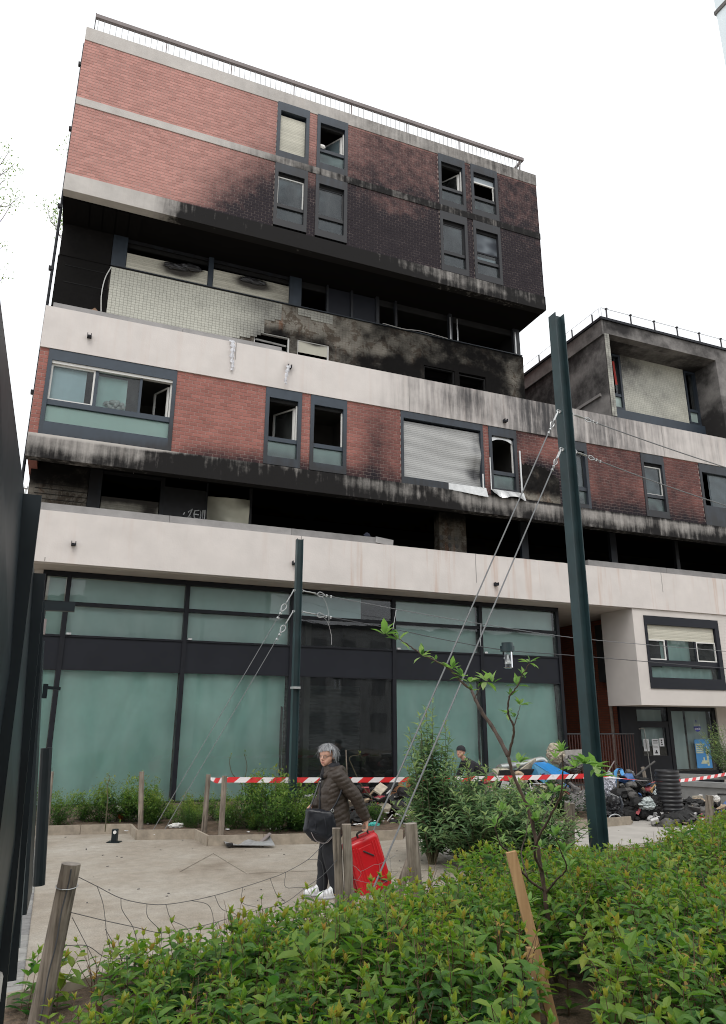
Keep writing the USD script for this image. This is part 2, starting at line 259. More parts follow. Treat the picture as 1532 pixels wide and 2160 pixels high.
BRICKD = look('brick_alley', {'g': ('geometry', {}), 'mp': ('mapping', {'rotation': (PI / 2, 0, PI / 2)}), 'sx': ('separate_xyz', {}), 'cx': ('combine_xyz', {}),
    'b': ('brick_texture', {'scale': 1.0, 'brick_width': 0.22, 'row_height': 0.075, 'mortar_size': 0.008, 'color1': (0.30, 0.085, 0.045), 'color2': (0.24, 0.065, 0.035), 'mortar': (0.13, 0.07, 0.05)}),
    'bp': ('bump', {'strength': 0.7, 'distance': 0.006, 'invert': True}), 'p': ('principled_bsdf', {'roughness': 0.85})},
    [('g.position', 'sx.vector'), ('sx.y', 'cx.x'), ('sx.z', 'cx.y'), ('cx.vector', 'b.vector'), ('b.color', 'p.base_color'), ('b.fac', 'bp.height'), ('bp.normal', 'p.normal')])

# ================================================================ where the fire marked the facade
def blob(x, z, cx, cz, rx, rz, a, p=1.0): return a * np.exp(-(((x - cx) / rx) ** 2 + ((z - cz) / rz) ** 2) ** p)
def soot_front(v):
    x, z = v[:, 0], v[:, 2]; s = np.zeros(len(v))
    wob = meshkit.fbm(np.stack([x * 0.9, z * 0.9, z * 0], 1), 4, 3) - 0.5
    t = z > 14.6
    a = 0.04 + 0.34 * sstep(1.4, 5.4, x + .5 * wob) + 0.34 * sstep(5.0, 7.4, x) + 0.12 * sstep(8.5, 11.5, x)
    low = sstep(18.9, 15.0, z + 0.9 * wob) * sstep(0.2, 4.0, x + 1.0 * wob + .35 * (15.2 - z))
    a += low * np.interp(x, [0, 3.5, 6.4, 7.5, 9.5, 10.5, 13.3], [.95, 1.05, .95, .75, .68, .42, .36]) - blob(x, z, 8.0, 17.05, 1.1, 0.45, 0.30) + 0.12 * wob * sstep(1, 5, x)
    bb = np.interp(x, [-1.3, .9, 2.2, 6.8, 8.6, 10.5, 11.8, 13.3], [.03, .22, 1.1, 1.25, .85, .62, .74, .85]) + .30 * sstep(15.05, 14.80, z) * sstep(1, 2, x) + .5 * wob * sstep(1, 4, x)
    a = np.where(z < 15.26, bb, a) - (z > 19.61) * (0.26 * sstep(2, 8, x))
    s[t] = a[t]
    t = (z > 10.3) & (z <= 14.6)      # white parapet band
    a = 0.42 * sstep(6.0, 9.0, x) + 0.10 * sstep(9.5, 12, x) - 0.30 * sstep(14.5, 19.0, x) + blob(x, z, 12.9, 10.9, 0.55, 1.0, 0.45) + blob(x, z, 10.2, 11.0, 1.1, 0.5, 0.18)
    a += 0.5 * wob * sstep(5, 9, x); a += blob(x, z, 4.75, 10.95, 0.16, 0.16, 0.5)
    s[t] = a[t]
    t = (z > 8.12) & (z <= 10.3)      # brick band
    a = 0.75 * np.exp(-((z - 8.1) / 0.42) ** 2) * sstep(1.4, 2.6, x) * (1 - 0.45 * sstep(6, 8, x)) + 0.16 * sstep(1.8, 6, x)
    a += 0.22 * sstep(6, 7.5, x) + blob(x, z, 7.25, 9.0, 0.35, 0.9, 0.35) + blob(x, z, 12.7, 8.75, 0.85, 0.75, 0.9, 2) + blob(x, z, 11.9, 10.2, 0.7, 0.6, 0.35)
    a += 0.22 * sstep(13.4, 14.8, x) + 0.3 * wob * sstep(1.5, 6, x)
    s[t] = a[t]
    t = (z > 7.0) & (z <= 8.13)       # concrete strip under the bricks
    a = np.interp(x, [-1.3, 0.6, 2.2, 4.6, 6.2, 9.0, 10.6, 12.8, 14, 20, 30], [.36, .52, 1.05, 1.1, .82, .80, .46, .40, .60, .66, .6]) + 0.34 * sstep(7.95, 7.62, z) + 0.6 * wob
    s[t] = a[t]
    t = z <= 7.0
    a = 0.03 + 0.10 * sstep(6.2, 6.4, z) * sstep(6, 9, x) + 0 * x
    s[t] = a[t]
    return np.clip(s, 0, 1.3)
def drip_of(v): return np.clip(sstep(4.5, 7, v[:, 0]) * (v[:, 2] < 7) * 1.0 + 0.22, 0, 1)
def const(k): return lambda v: np.full(len(v), float(k))
def spart(name, mb, mat, parent, sf=soot_front, tone=None, label=None, kind=None):
    m = mb.get() if isinstance(mb, MB) else (np.asarray(mb[0]), np.asarray(mb[1]))
    s = sf(m[0]) if callable(sf) else np.full(len(m[0]), float(sf))
    return part(name, m, mat, parent, pv={'soot': s, 'drip': drip_of(m[0]), 'tone': np.full(len(m[0]), 0.5) if tone is None else tone}, label=label, kind=kind)

Y0, XL, XR, XE = 17.0, -1.28, 13.31, 30.0
bld = thing('apartment_building', 'brick and white-banded apartment block blackened by fire, with a teal curtained ground floor', 'building')

# ---------------------------------------------------------------- brickwork: every brick is a block
BR = []          # (x0, x1, z0, z1, tone)
def bricks(x0, x1, z0, z1, n):
    ph = (z1 - z0) / n
    back = MB().sheet([[(x, Y0 + 0.006, z) for x in np.linspace(x0, x1, max(2, int((x1 - x0) / 0.15) + 1))] for z in np.linspace(z0, z1, int((z1 - z0) / 0.15) + 2)])
    spart('mortar', back, MORTAR, bld)
    for r in range(n):
        x = x0 - (0.1 if r % 2 else 0.0)
        while x < x1 - 0.02:
            a, b = max(x, x0) + 0.004, min(x + 0.2, x1) - 0.004
            if b - a > 0.03: BR.append((a, b, z0 + r * ph + 0.005, z0 + (r + 1) * ph - 0.005, rng.random()))
            x += 0.2
for x0, x1 in ((XL, -1.08), (1.88, 4.17), (5.15, 5.40), (6.43, 8.05), (10.70, 10.90), (11.86, 13.51), (14.45, 16.60), (17.55, 19.08)): bricks(x0, x1, 8.15, 10.31, 23)
for x0, x1 in ((XL, 4.14), (5.13, 5.38), (6.37, 9.50), (10.48, 10.70), (11.72, XR)): bricks(x0, x1, 15.25, 17.45, 24); bricks(x0, x1, 17.68, 19.62, 21)
def brick_mesh(rows):
    B = np.array(rows); n = len(B); j = nrg.normal(0, 0.0012, n)
    x0, x1, z0, z1 = B[:, 0], B[:, 1], B[:, 2], B[:, 3]; y0 = Y0 - 0.002 + j; y1 = np.full(n, Y0 + 0.02); c = 0.004
    V = np.stack([np.stack([x0, y0 + c, z0], 1), np.stack([x1, y0 + c, z0], 1), np.stack([x1, y0 + c, z1], 1), np.stack([x0, y0 + c, z1], 1),
                  np.stack([x0 + c, y0, z0 + c], 1), np.stack([x1 - c, y0, z0 + c], 1), np.stack([x1 - c, y0, z1 - c], 1), np.stack([x0 + c, y0, z1 - c], 1),
                  np.stack([x0, y1, z0], 1), np.stack([x1, y1, z0], 1), np.stack([x1, y1, z1], 1), np.stack([x0, y1, z1], 1)], 1)
    q = [(4, 5, 6, 7), (0, 1, 5, 4), (1, 2, 6, 5), (2, 3, 7, 6), (3, 0, 4, 7), (8, 9, 1, 0), (9, 10, 2, 1), (10, 11, 3, 2), (11, 8, 0, 3)]
    tri = np.array([t for a, b, c_, d in q for t in ((a, b, c_), (a, c_, d))])
    F = (np.arange(n)[:, None, None] * 12 + tri[None]).reshape(-1, 3)
    return V.reshape(-1, 3), F, np.repeat(B[:, 4], 12)
BR.sort(key=lambda b: (b[2] > 14, abs(b[0] - 1.0)))        # nearest first
for b in BR[:300]:
    V, F, tn = brick_mesh([b]); spart('brick', (V, F), BRICK, bld, tone=tn)
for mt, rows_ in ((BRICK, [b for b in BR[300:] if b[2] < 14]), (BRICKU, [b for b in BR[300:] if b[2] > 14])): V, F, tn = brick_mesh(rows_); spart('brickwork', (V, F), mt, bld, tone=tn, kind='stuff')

# ---------------------------------------------------------------- bands, slabs, copings
sl = lambda *a, **k: MB().slab(*a, **k)
spart('roof_band', sl(XL, XR, Y0 - 0.02, Y0 + 0.3, 19.62, 20.06), CONC, bld)
spart('floor_band', sl(XL, XR, Y0 - 0.025, Y0 + 0.02, 17.45, 17.68), CONC, bld)
spart('soffit_band', sl(XL, XR, Y0 - 0.03, Y0 + 0.25, 14.75, 15.25, step=0.09), CONC, bld)
spart('parapet_band', sl(XL - 0.01, XE, Y0 - 0.04, Y0 + 0.2, 10.31, 11.40, step=0.1), WHITE, bld)
spart('soffit_band', sl(XL, XE, Y0 - 0.03, Y0 + 0.25, 7.58, 8.15, step=0.09), CONC, bld)
spart('parapet_band', sl(XL + 0.05, XE, Y0 - 0.05, Y0 + 0.2, 5.20, 6.36, step=0.14), WHITE, bld)
m = MB()
for x0, x1 in ((-1.15, 1.95), (1.96, 4.6)): m.box(x0, x1, Y0 + 0.21, Y0 + 0.42, 11.3, 11.66)
spart('coping', m, LEAD, bld, 0.15)
for x0, x1 in ((-1.18, 1.98), (1.99, 5.0), (5.01, 7.35), (14.2, 17.2), (17.21, 20.6), (20.61, XE)):
    spart('coping', MB().box(x0, x1, Y0 + 0.06, Y0 + 0.36, 6.30, 6.56), LEAD, bld, 0.1 if x0 < 4 else 0.35)
part('coping_kink', MB().obox((7.55, 17.15, 6.47), (0.5, 0.25, 0.16), ry=0.1), LEAD, bld)
# soffits, floors, ends and the body behind
dark = lambda v: 0.95 + 0.2 * (meshkit.fbm(v * 1.3, 3, 5) - 0.5)
spart('soffit', sl(XL, XR, Y0 + 0.25, 18.6, 14.76, 14.95, step=0.2), SOFFIT, bld, lambda v: np.clip(1.3 - 0.12 * sstep(0.2, -0.9, v[:, 0]) + 0.3 * (meshkit.fbm(v * 1.1, 3, 5) - 0.5), 0, 1.3))
spart('soffit', sl(XL, XE, Y0 + 0.25, 21.0, 7.98, 8.12, step=0.25), SOFFIT, bld, lambda v: np.clip(1.2 - 0.4 * sstep(0.8, -0.6, v[:, 0]), 0, 1.3))
for k in range(5):                                # exposed soffit joists catching a little light
    x = XL + 0.35 + k * 0.33
    spart('soffit_panel', MB().box(x, x + 0.29, 17.3, 18.3, 14.735, 14.76), SOFFIT, bld, 1.0 + 0.05 * k)
part('terrace_floor', MB().box(XL, XE, Y0 + 0.2, 24, 10.31, 10.45), BLACK, bld)
part('terrace_floor', MB().box(XL + 0.05, XE, Y0 + 0.2, 24, 5.22, 5.40), BLACK, bld)
spart('side_wall', MB().box(XL, XL + 0.2, Y0 + 0.03, 28, 15.0, 19.9).box(XL, XL + 0.2, Y0 + 0.03, 28, 7.8, 10.33), BRICK, bld, 0.1)
spart('side_wall', MB().box(XR - 0.2, XR, Y0 + 0.03, 28, 15.0, 19.9), BRICK, bld, 0.3)
part('roof_slab', MB().box(XL + 0.02, XR - 0.02, Y0 + 0.3, 28, 19.75, 19.95), LEAD, bld)
part('back_wall', MB().box(XL, XE, 28, 28.2, 0, 14.9).box(XL, XR, 28, 28.2, 14.9, 19.75), ROOMB, bld)
part('inner_slab', MB().box(XL + 0.2, XR - 0.2, 18.9, 28, 17.4, 17.6).box(XL + 0.2, XR, 19, 28, 12.7, 12.9), BLACK, bld)

# ---------------------------------------------------------------- windows set in the brick
def rect_frame(x0, x1, z0, z1, y0, y1, w):
    w = np.broadcast_to(w, 4)   # left right bottom top
    return MB().box(x0, x0 + w[0], y0, y1, z0, z1).box(x1 - w[1], x1, y0, y1, z0, z1).box(x0 + w[0], x1 - w[1], y0, y1, z0, z0 + w[2]).box(x0 + w[0], x1 - w[1], y0, y1, z1 - w[3], z1)
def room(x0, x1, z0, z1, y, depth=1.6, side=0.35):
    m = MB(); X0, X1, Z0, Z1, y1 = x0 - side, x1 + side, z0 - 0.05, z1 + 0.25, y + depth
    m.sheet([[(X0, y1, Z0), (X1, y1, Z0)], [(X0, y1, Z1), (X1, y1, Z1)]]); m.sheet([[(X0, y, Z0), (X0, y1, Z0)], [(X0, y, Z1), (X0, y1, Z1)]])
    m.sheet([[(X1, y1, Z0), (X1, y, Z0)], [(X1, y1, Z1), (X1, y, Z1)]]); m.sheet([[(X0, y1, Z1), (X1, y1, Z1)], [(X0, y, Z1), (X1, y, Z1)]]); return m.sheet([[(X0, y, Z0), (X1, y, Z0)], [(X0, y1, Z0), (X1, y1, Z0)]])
def slats(parent, x0, x1, z0, z1, y, pitch, mat, dent=None, sf=0.1, gap=0.0, each=True, cut=None):
    n = int((z1 - z0) / pitch); X = np.linspace(x0, x1, 15 if dent else 7)
    for k in range(n):
        za = z0 + k * pitch
        if cut is not None and cut(za): continue
        prof = [(0.0, 0.0), (-0.006, 0.12), (-0.012, 0.5), (-0.006, 0.88), (0.0, 1.0 - gap)]
        P = np.array([[(x, y + .4 * py, za + pz * pitch * 0.97) for x in X] for py, pz in prof])
        if dent is not None: P[..., 1] += dent(P[..., 0], P[..., 2]); P[..., 2] += 0.25 * dent(P[..., 0], P[..., 2])
        m = MB().sheet(P); spart('slat', m, mat, parent, sf if callable(sf) else const(sf), tone=np.full(m.n, rng.random()))
def sheet_at(x0, x1, z0, z1, y, n=2): return MB().sheet([[(x, y, z) for x in np.linspace(x0, x1, n)] for z in np.linspace(z0, z1, n)])
def window(x0, x1, z0, z1, kind, y=Y0, wside=0.10, wtop=0.30, wbot=0.22, rail=0.44, label=None, roommat=None, name='window'):
    yf = y - 0.022; w = spart(name, rect_frame(x0, x1, z0, z1, yf, y + 0.16, (wside, wside, wbot, wtop)), FRAME, bld, label=label)
    a, b, c, d = x0 + wside, x1 - wside, z0 + wbot, z1 - wtop; zt = c + rail
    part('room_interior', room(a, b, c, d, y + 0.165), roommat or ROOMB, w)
    if kind == 'shutter': slats(w, a + 0.005, b - 0.005, c + 0.03, d - 0.03, y + 0.09, 0.056, SHUT, sf=lambda v: 0.25 * sstep(18.6, 18.1, v[:, 2])); return w
    spart('transom', MB().box(a, b, y + 0.02, y + 0.12, zt, zt + 0.11), FRAME, w)
    spart('lower_panel', sheet_at(a, b, c, zt, y + 0.09, 6), FROST, w, lambda v: soot_front(v) * 1.1)
    part('lower_pane', sheet_at(a, b, c, zt, y + 0.07), PANE, w)
    zb = zt + 0.11
    part('roller_box', MB().box(a, b, y + 0.06, y + 0.16, d - 0.09, d), BLACK, w)
    if kind in ('glass', 'blind'):
        spart('sash', rect_frame(a, b, zb, d - 0.09, y + 0.07, y + 0.11, 0.035), WHITEF if kind == 'glass' else FRAME, w)
        part('pane', sheet_at(a + 0.03, b - 0.03, zb + 0.03, d - 0.12, y + 0.085), PANE, w)
        spart('blind', sheet_at(a + 0.02, b - 0.02, zb, d - 0.1, y + 0.14, 8), BLIND, w, lambda v: soot_front(v) * 0.9)
    elif kind == 'half':
        zz = zb + (d - zb) * (0.62 if z0 > 17.5 else 0.25)
        if z0 > 17.5: spart('blind', sheet_at(a, b, zz, d - 0.05, y + 0.1, 5), BLIND, w, 0.15)
        else: spart('blind', sheet_at(a, b, zz, d - 0.05, y + 0.1, 6), BLIND, w, 0.8); part('pane', sheet_at(a, b, zb, zz, y + 0.09), PANE, w); spart('blind', sheet_at(a, b, zb, zz - 0.1, y + 0.13), BLIND, w, 0.1)
        part('sash', MB().box(b - 0.05, b - 0.02, y + 0.07, y + 0.11, zb, zz).box(a, b, y + 0.07, y + 0.11, zz, zz + 0.05), WHITEF if z0 > 17.5 else DARKM, w)
    elif kind in ('ajar', 'tilt'):                 # inward-opened sash hinged on the right, dark room behind
        part('sash', MB().box(b - 0.035, b, y + 0.07, y + 0.11, zb, d - 0.09), WHITEF, w)
        th = 1.0; ca, sa = math.cos(th), math.sin(th); L = b - a - 0.04
        s = rect_frame(-L, 0, zb + 0.01, d - 0.12, -0.02, 0.02, 0.045); V, F = s.get(); V = np.stack([V[:, 0] * ca - V[:, 1] * sa, -V[:, 0] * sa + V[:, 1] * ca, V[:, 2]], 1) + [b - 0.04, y + 0.17, 0]
        part('open_sash', (V, F), WHITEF if kind == 'ajar' else FRAME, w)
        V, F = sheet_at(-L + .04, -0.04, zb + .05, d - .16, 0).get(); V = np.stack([V[:, 0] * ca, -V[:, 0] * sa, V[:, 2]], 1) + [b - 0.04, y + 0.17, 0]
        part('pane', (V, F), PANE, w)
        if z0 > 17.5 and x0 < 8: spart('blind', MB().add(V + [-0.02, 0.05, 0], F), BLIND, w, 0.2)
    elif kind == 'open': part('sash', MB().box(b - 0.035, b, y + 0.07, y + 0.11, zb, d - 0.09), WHITEF, w)
    return w
W = [window(4.14, 5.13, 17.68, 19.66, 'shutter', label='window with a closed cream shutter'), window(5.38, 6.37, 17.68, 19.66, 'ajar', label='window standing open above a white cloth'),
     window(4.14, 5.13, 15.33, 17.45, 'glass'), window(5.38, 6.37, 15.33, 17.45, 'blind'), window(9.50, 10.48, 17.68, 19.66, 'ajar', label='open window with a dark room'),
     window(10.70, 11.72, 17.68, 19.66, 'half', label='open window under a half-drawn blind'), window(9.50, 10.48, 15.27, 17.45, 'blind', label='window blackened by soot'), window(10.70, 11.72, 15.27, 17.45, 'half')]
solo('cloth', crumple(5, 2, 0.4, 2.5, (0.11, 0.07, 0.07)), WHITEF, 'small white cloth left on the sill of an open top-floor window', 'cloth')
stage.GetPrimAtPath('/World/cloth').GetAttribute('points'); UsdGeom.Xformable(stage.GetPrimAtPath('/World/cloth')).AddTranslateOp().Set(Gf.Vec3d(5.56, 17.02, 18.52))
W += [window(4.17, 5.15, 8.17, 10.33, 'ajar', roommat=ROOM), window(5.40, 6.43, 8.17, 10.33, 'open', roommat=ROOM), window(10.90, 11.86, 8.17, 10.33, 'open', label='scorched window with curled metal trim', roommat=ROOM),
      window(13.51, 14.45, 8.05, 10.30, 'blind'), window(16.60, 17.55, 8.17, 10.30, 'glass')]
# the wide window at the left end
x0, x1, z0, z1 = -1.08, 1.88, 8.13, 10.33
w = spart('window', rect_frame(x0, x1, z0, z1, Y0 - 0.022, Y0 + 0.18, (0.09, 0.09, 0.34, 0.30)), FRAME, bld, label='wide window with a pale green lower panel and one sash open')
part('room_interior', room(x0 + .1, x1 - .1, z0 + .3, z1 - .3, Y0 + .19, 2.2, 0.1), ROOM, w)
a, b, c, d = x0 + .09, x1 - .09, z0 + .34, z1 - .30; zt = c + 0.44
part('shutter_rail', MB().box(a, b, Y0 + .01, Y0 + .13, d - .07, d), WHITEF, w)
spart('transom', MB().box(a, b, Y0 + .02, Y0 + .14, zt, zt + .13), FRAME, w)
part('lower_panel', sheet_at(a, b, c, zt, Y0 + .1, 6), plain('glazing_panel_mint', (.60, .74, .66), .3, .04, 1), w); part('lower_pane', sheet_at(a, b, c, zt, Y0 + .08), PANE, w)
xa, xb, zz = 0.02, 1.05, zt + .13
for q0, q1 in ((xa - .03, xa + .05), (xb - .03, xb + .03)): spart('mullion', MB().box(q0, q1, Y0 + .05, Y0 + .15, zz, d - .07), FRAME, w)
part('sash', rect_frame(a, xa - .03, zz, d - .07, Y0 + .06, Y0 + .11, 0.04), WHITEF, w)
part('pane', sheet_at(a, xa, zz, d - .07, Y0 + .085), PANE, w); part('pane', sheet_at(xa, xb, zz, d - .07, Y0 + .09), PANE, w)
part('sash', MB().box(b - .04, b, Y0 + .06, Y0 + .11, zz, d - .07), WHITEF, w)
V, F = rect_frame(-0.62, 0, zz + .02, d - .1, -.02, .02, .04).get(); th = 1.1
V = np.stack([V[:, 0] * math.cos(th) - V[:, 1] * math.sin(th), -V[:, 0] * math.sin(th) + V[:, 1] * math.cos(th), V[:, 2]], 1) + [b - .06, Y0 + .2, 0]; part('open_sash', (V, F), WHITEF, w)
part('light_blind', sheet_at(a, xa - 0.22, zz, d - .07, Y0 + .22), plain('blind_pale_blue', (.72, .84, .87), .8, .04, 1), w); part('light_curtain', sheet_at(xa + .05, 0.75, zz, d - .07, Y0 + .3), CURT, w)  # pale blue sheet behind the left pane paints the reflected sky
fl = thing('flower_bunch', 'bunch of white blossoms behind the wide window pane', 'flowers', (0.50, 17.24, zz + 0.02))
fm = MB()
for k in range(26):
    v = nrg.normal(0, 1, 3); v /= np.linalg.norm(v); s = trimesh.creation.icosphere(1, 0.05); s.apply_translation(v * [0.24, .07, 0.10] + [0, 0, 0.16]); fm.add(s)
part('blossom', fm, WHITEF, fl); part('stem', MB().tube([(0, 0, 0), (0.02, 0, .16)], 0.02), CURT, fl)
# the wide closed shutter, buckled by heat
x0, x1, z0, z1 = 8.05, 10.70, 8.13, 10.36
w = spart('window', rect_frame(x0, x1, z0, z1, Y0 - .022, Y0 + .18, (.08, .08, .22, .26)), FRAME, bld, label='wide window behind a grey shutter buckled by heat')
dent = lambda x, z: 0.07 * np.exp(-((x - 9.4) / .7) ** 2 - ((z - 9.0) / .5) ** 2) - 0.10 * np.exp(-((x - 10.5) / .35) ** 2 - ((z - 9.35) / .28) ** 2) + 0.07 * np.exp(-((x - 10.45) / .25) ** 2 - ((z - 8.75) / .3) ** 2)
slats(w, x0 + .085, x1 - .085, z0 + .24, z1 - .27, Y0 + .08, 0.056, SHUTM, dent, sf=lambda v: np.clip(0.15 + 0.18 * np.sin(v[:, 2] * 9 + v[:, 0]) ** 2 + blob(v[:, 0], v[:, 2], 10.45, 8.75, .22, .22, .9) + blob(v[:, 0], v[:, 2], 10.5, 9.6, .15, .5, .35), 0, 1))
part('curled_trim', MB().sheet([[(x, Y0 - .03 - .10 * sstep(9.7, 10.6, x) * t, 8.14 + .20 * (1 - t) - .10 * t * sstep(9.6, 10.7, x)) for x in np.linspace(9.5, 10.72, 10)] for t in np.linspace(0, 1, 5)]), ALU, w)
part('side_trim', MB().box(10.60, 10.64, Y0 - .05, Y0 - .03, 8.3, 8.75), ALU, w)
wi = W[10]
part('curled_trim', MB().sheet([[(x, Y0 - .03 - .13 * t * (1 + .3 * math.sin(x * 14)), 8.20 + .14 * (1 - t) - .08 * t * (1 + .6 * math.sin(x * 9 + 1))) for x in np.linspace(10.88, 12.0, 16)] for t in np.linspace(0, 1, 5)]), ALU, wi)
part('side_trim', MB().box(11.90, 11.95, Y0 - .06, Y0 - .03, 8.25, 9.65).box(10.87, 10.90, Y0 - .05, Y0 - .03, 8.3, 9.3), ALU, wi)
P = [[(10.95 + .86 * u, Y0 + .05, 10.08 - .16 * (abs(2 * u - 1) ** 2.2) - 0.12 * t) for u in np.linspace(0, 1, 12)] for t in (0, 1)]
part('sagged_blind', MB().sheet(P), ALU, wi)
# window at the right frame edge
x0, x1 = 19.08, 22.0
w = spart('window', rect_frame(x0, x1, 8.15, 10.30, Y0 - .022, Y0 + .18, (.1, .1, .5, .3)), FRAME, bld)
part('room_interior', room(x0 + .1, x1 - .1, 8.6, 10.0, Y0 + .19), ROOMB, w); spart('transom', MB().box(x0 + .1, x1 - .1, Y0 + .03, Y0 + .14, 8.65, 8.85), FRAME, w)
part('pane', sheet_at(x0 + .5, x1 - .1, 8.85, 10.0, Y0 + .08), PANE, w); spart('blind', sheet_at(x0 + .5, x1 - .1, 8.85, 10.0, Y0 + .14), BLIND, w, 0.5)
spart('plain_wall', sl(22.0, XE, Y0, Y0 + .2, 8.15, 10.31, step=0.5), BRICK, bld)
# burnt render patch where the bricks have fallen beside the scorched window
pv = []
Xp, Zp = np.linspace(11.97, 13.3, 18), np.linspace(8.17, 9.5, 18)
top = 9.35 - 0.12 * np.abs(np.sin(np.arange(18) * 1.7)) - 0.28 * sstep(12.7, 13.3, Xp)
P = np.array([[(x, Y0 - .012 - .012 * rng.random(), 8.17 + (tp - 8.17) * t) for x, tp in zip(Xp, top)] for t in np.linspace(0, 1, 14)])
spart('burnt_patch', MB().sheet(P), BURNT, bld, lambda v: 0.95 - 0.5 * sstep(8.6, 8.2, v[:, 2]) + 0.3 * (meshkit.fbm(v * 4, 3, 2) - .5), label='black patch of scorched render')
# joints between the precast panels of the white bands, each with a faint run of dirt
JOINTM = plain('joint_grey', (.20, .19, .18), .9)
for x, z0, z1 in ((5.22, 5.62, 6.36), (10.25, 5.55, 6.36), (16.85, 5.75, 6.36), (-.6, 5.21, 5.3), (3.3, 10.9, 11.4), (8.3, 10.32, 11.4), (13.6, 10.32, 11.4), (17.6, 10.32, 11.4), (21.2, 10.32, 11.4), (21.3, 5.21, 6.36)):
    part('panel_joint', MB().box(x, x + .014, Y0 - (.053 if z0 < 7 else .043), Y0 - .03, z0, z1), JOINTM, bld)
# overflow spouts on the white bands
for x, z in ((-0.25, 10.75), (4.75, 10.93), (11.45, 10.5), (-0.05, 5.62), (5.05, 5.62), (10.85, 5.52)):
    spart('spout', MB().box(x - .05, x + .05, Y0 - .17, Y0 - .03, z - .02, z + .02).box(x - .05, x - .035, Y0 - .17, Y0 - .03, z + .02, z + .07).box(x + .035, x + .05, Y0 - .17, Y0 - .03, z + .02, z + .07), DARKM, bld, 0.5)

# ---------------------------------------------------------------- recessed terrace floor: burnt wall, tiles, shutters
YW = 18.40
def soot_wall(v):
    x, z = v[:, 0], v[:, 2]; wob = meshkit.fbm(np.stack([x * 2.1, z * 2.1, z * 0 + 2], 1), 5, 11) - .5
    s = 0.30 + 0.36 * sstep(6.0, 8.5, x) + 0.20 * sstep(8.5, 11, x) + 0.28 * sstep(12.9, 12.5, z) * sstep(3.6, 4.4, x) - blob(x, z, 4.9, 13.1, 1.1, .35, .15) + 0.9 * wob
    for cx in (4.6, 5.9, 10.1, 11.3): s += blob(x, z, cx, 12.8, .6, .18, .45)
    s += 0.9 * sstep(13.9, 14.3, z) + 1.3 * sstep(0.12, 0.0, x) * (0.6 + 0.4 * sstep(11.8, 13.5, z)) - blob(x, z, 12.9, 12.3, .6, .7, .4)
    return np.clip(s, 0, 1.2)
def drip_wall(v): return blob(v[:, 0], v[:, 2], 4.9, 13.05, .9, .3, 1.0) + blob(v[:, 0], v[:, 2], 6.6, 12.6, .6, .25, .5) + blob(v[:, 0], v[:, 2], 9.6, 12.9, .5, .3, .35)
lows = [(4.09, 5.15, 12.72), (5.39, 6.38, 12.72), (9.55, 10.65, 12.71), (10.80, 11.80, 12.66)]
m = MB(); cuts = [XL] + [c for l in lows for c in l[:2]] + [XR]
m.slab(XL, XR, YW, YW + .15, 12.72, 13.78, step=.09)
for i in range(0, len(cuts), 2): m.slab(cuts[i], cuts[i + 1], YW, YW + .15, 10.45, 12.72, step=.11)
V, F = m.get(); V[:, 1] += np.where(V[:, 1] < YW + .01, 0.035 * (meshkit.fbm(V * [3.5, 0, 3.5], 4, 9) - .5) * sstep(4.3, 5.2, V[:, 0]), 0)
part('terrace_wall', (V, F), BURNT, bld, pv={'soot': soot_wall(V), 'drip': drip_wall(V), 'tone': np.full(len(V), .5)})
spart('terrace_wall', sl(XL + .02, 0.03, YW - .02, YW + .1, 13.78, 14.76, step=.12), BURNT, bld, lambda v: 1.15 + 0 * v[:, 0])
for z in (12.2, 13.0, 13.5): part('formwork_joint', MB().box(XL + .2, 0.03, YW - .012, YW, z, z + .02), BLACK, bld)
spart('end_wall', MB().box(XR - .12, XR, YW + .16, 26, 10.45, 14.76), BURNT, bld, 0.9)
rows = []
for i in range(64):                                # cream mosaic tiles; some have come off
    for k in range(30):
        x, z = 0.07 + i * 0.1, 13.75 - (k + 1) * 0.078
        n = meshkit.noise(np.array([[x * 1.1, z * 1.4, 4.2]]), 5)[0]
        zlow = 11.5 if x < 3.45 else 12.2 + 0.25 * (x - 3.4) + 0.35 * n if x < 4.35 else 13.12 + .12 * math.floor((x - 4.3) * 3) / 3
        if x < 4.8 and z > zlow: rows.append((x, z))
        if 5.36 < x < 6.42 and z > (13.45 if x < 5.75 else 13.38): rows.append((x, z))
m = MB(); tn = []
for x, z in rows: m.box(x + .003, x + .097, YW - .020 - .0015 * rng.random(), YW - .001, z + .003, z + .075); tn += [rng.random()] * 8
spart('tiling', m, TILE, bld, lambda v: np.clip(0.05 + .5 * sstep(2.6, 4.6, v[:, 0]) + .25 * sstep(12.4, 11.7, v[:, 2]) * sstep(0.5, 2, v[:, 0]) + .5 * (meshkit.fbm(v * [1.6, 0, 1.6], 3, 8) - .5) * sstep(0.3, 2.5, v[:, 0]), 0, 1), tone=tn, kind='stuff')
part('loose_edge_trim', MB().tube(spline([(0.06, YW - .05, 13.72), (-.06, YW - .09, 13.3), (-.10, YW - .10, 12.8), (-.06, YW - .07, 12.3)], 6), 0.014), WHITEF, bld)
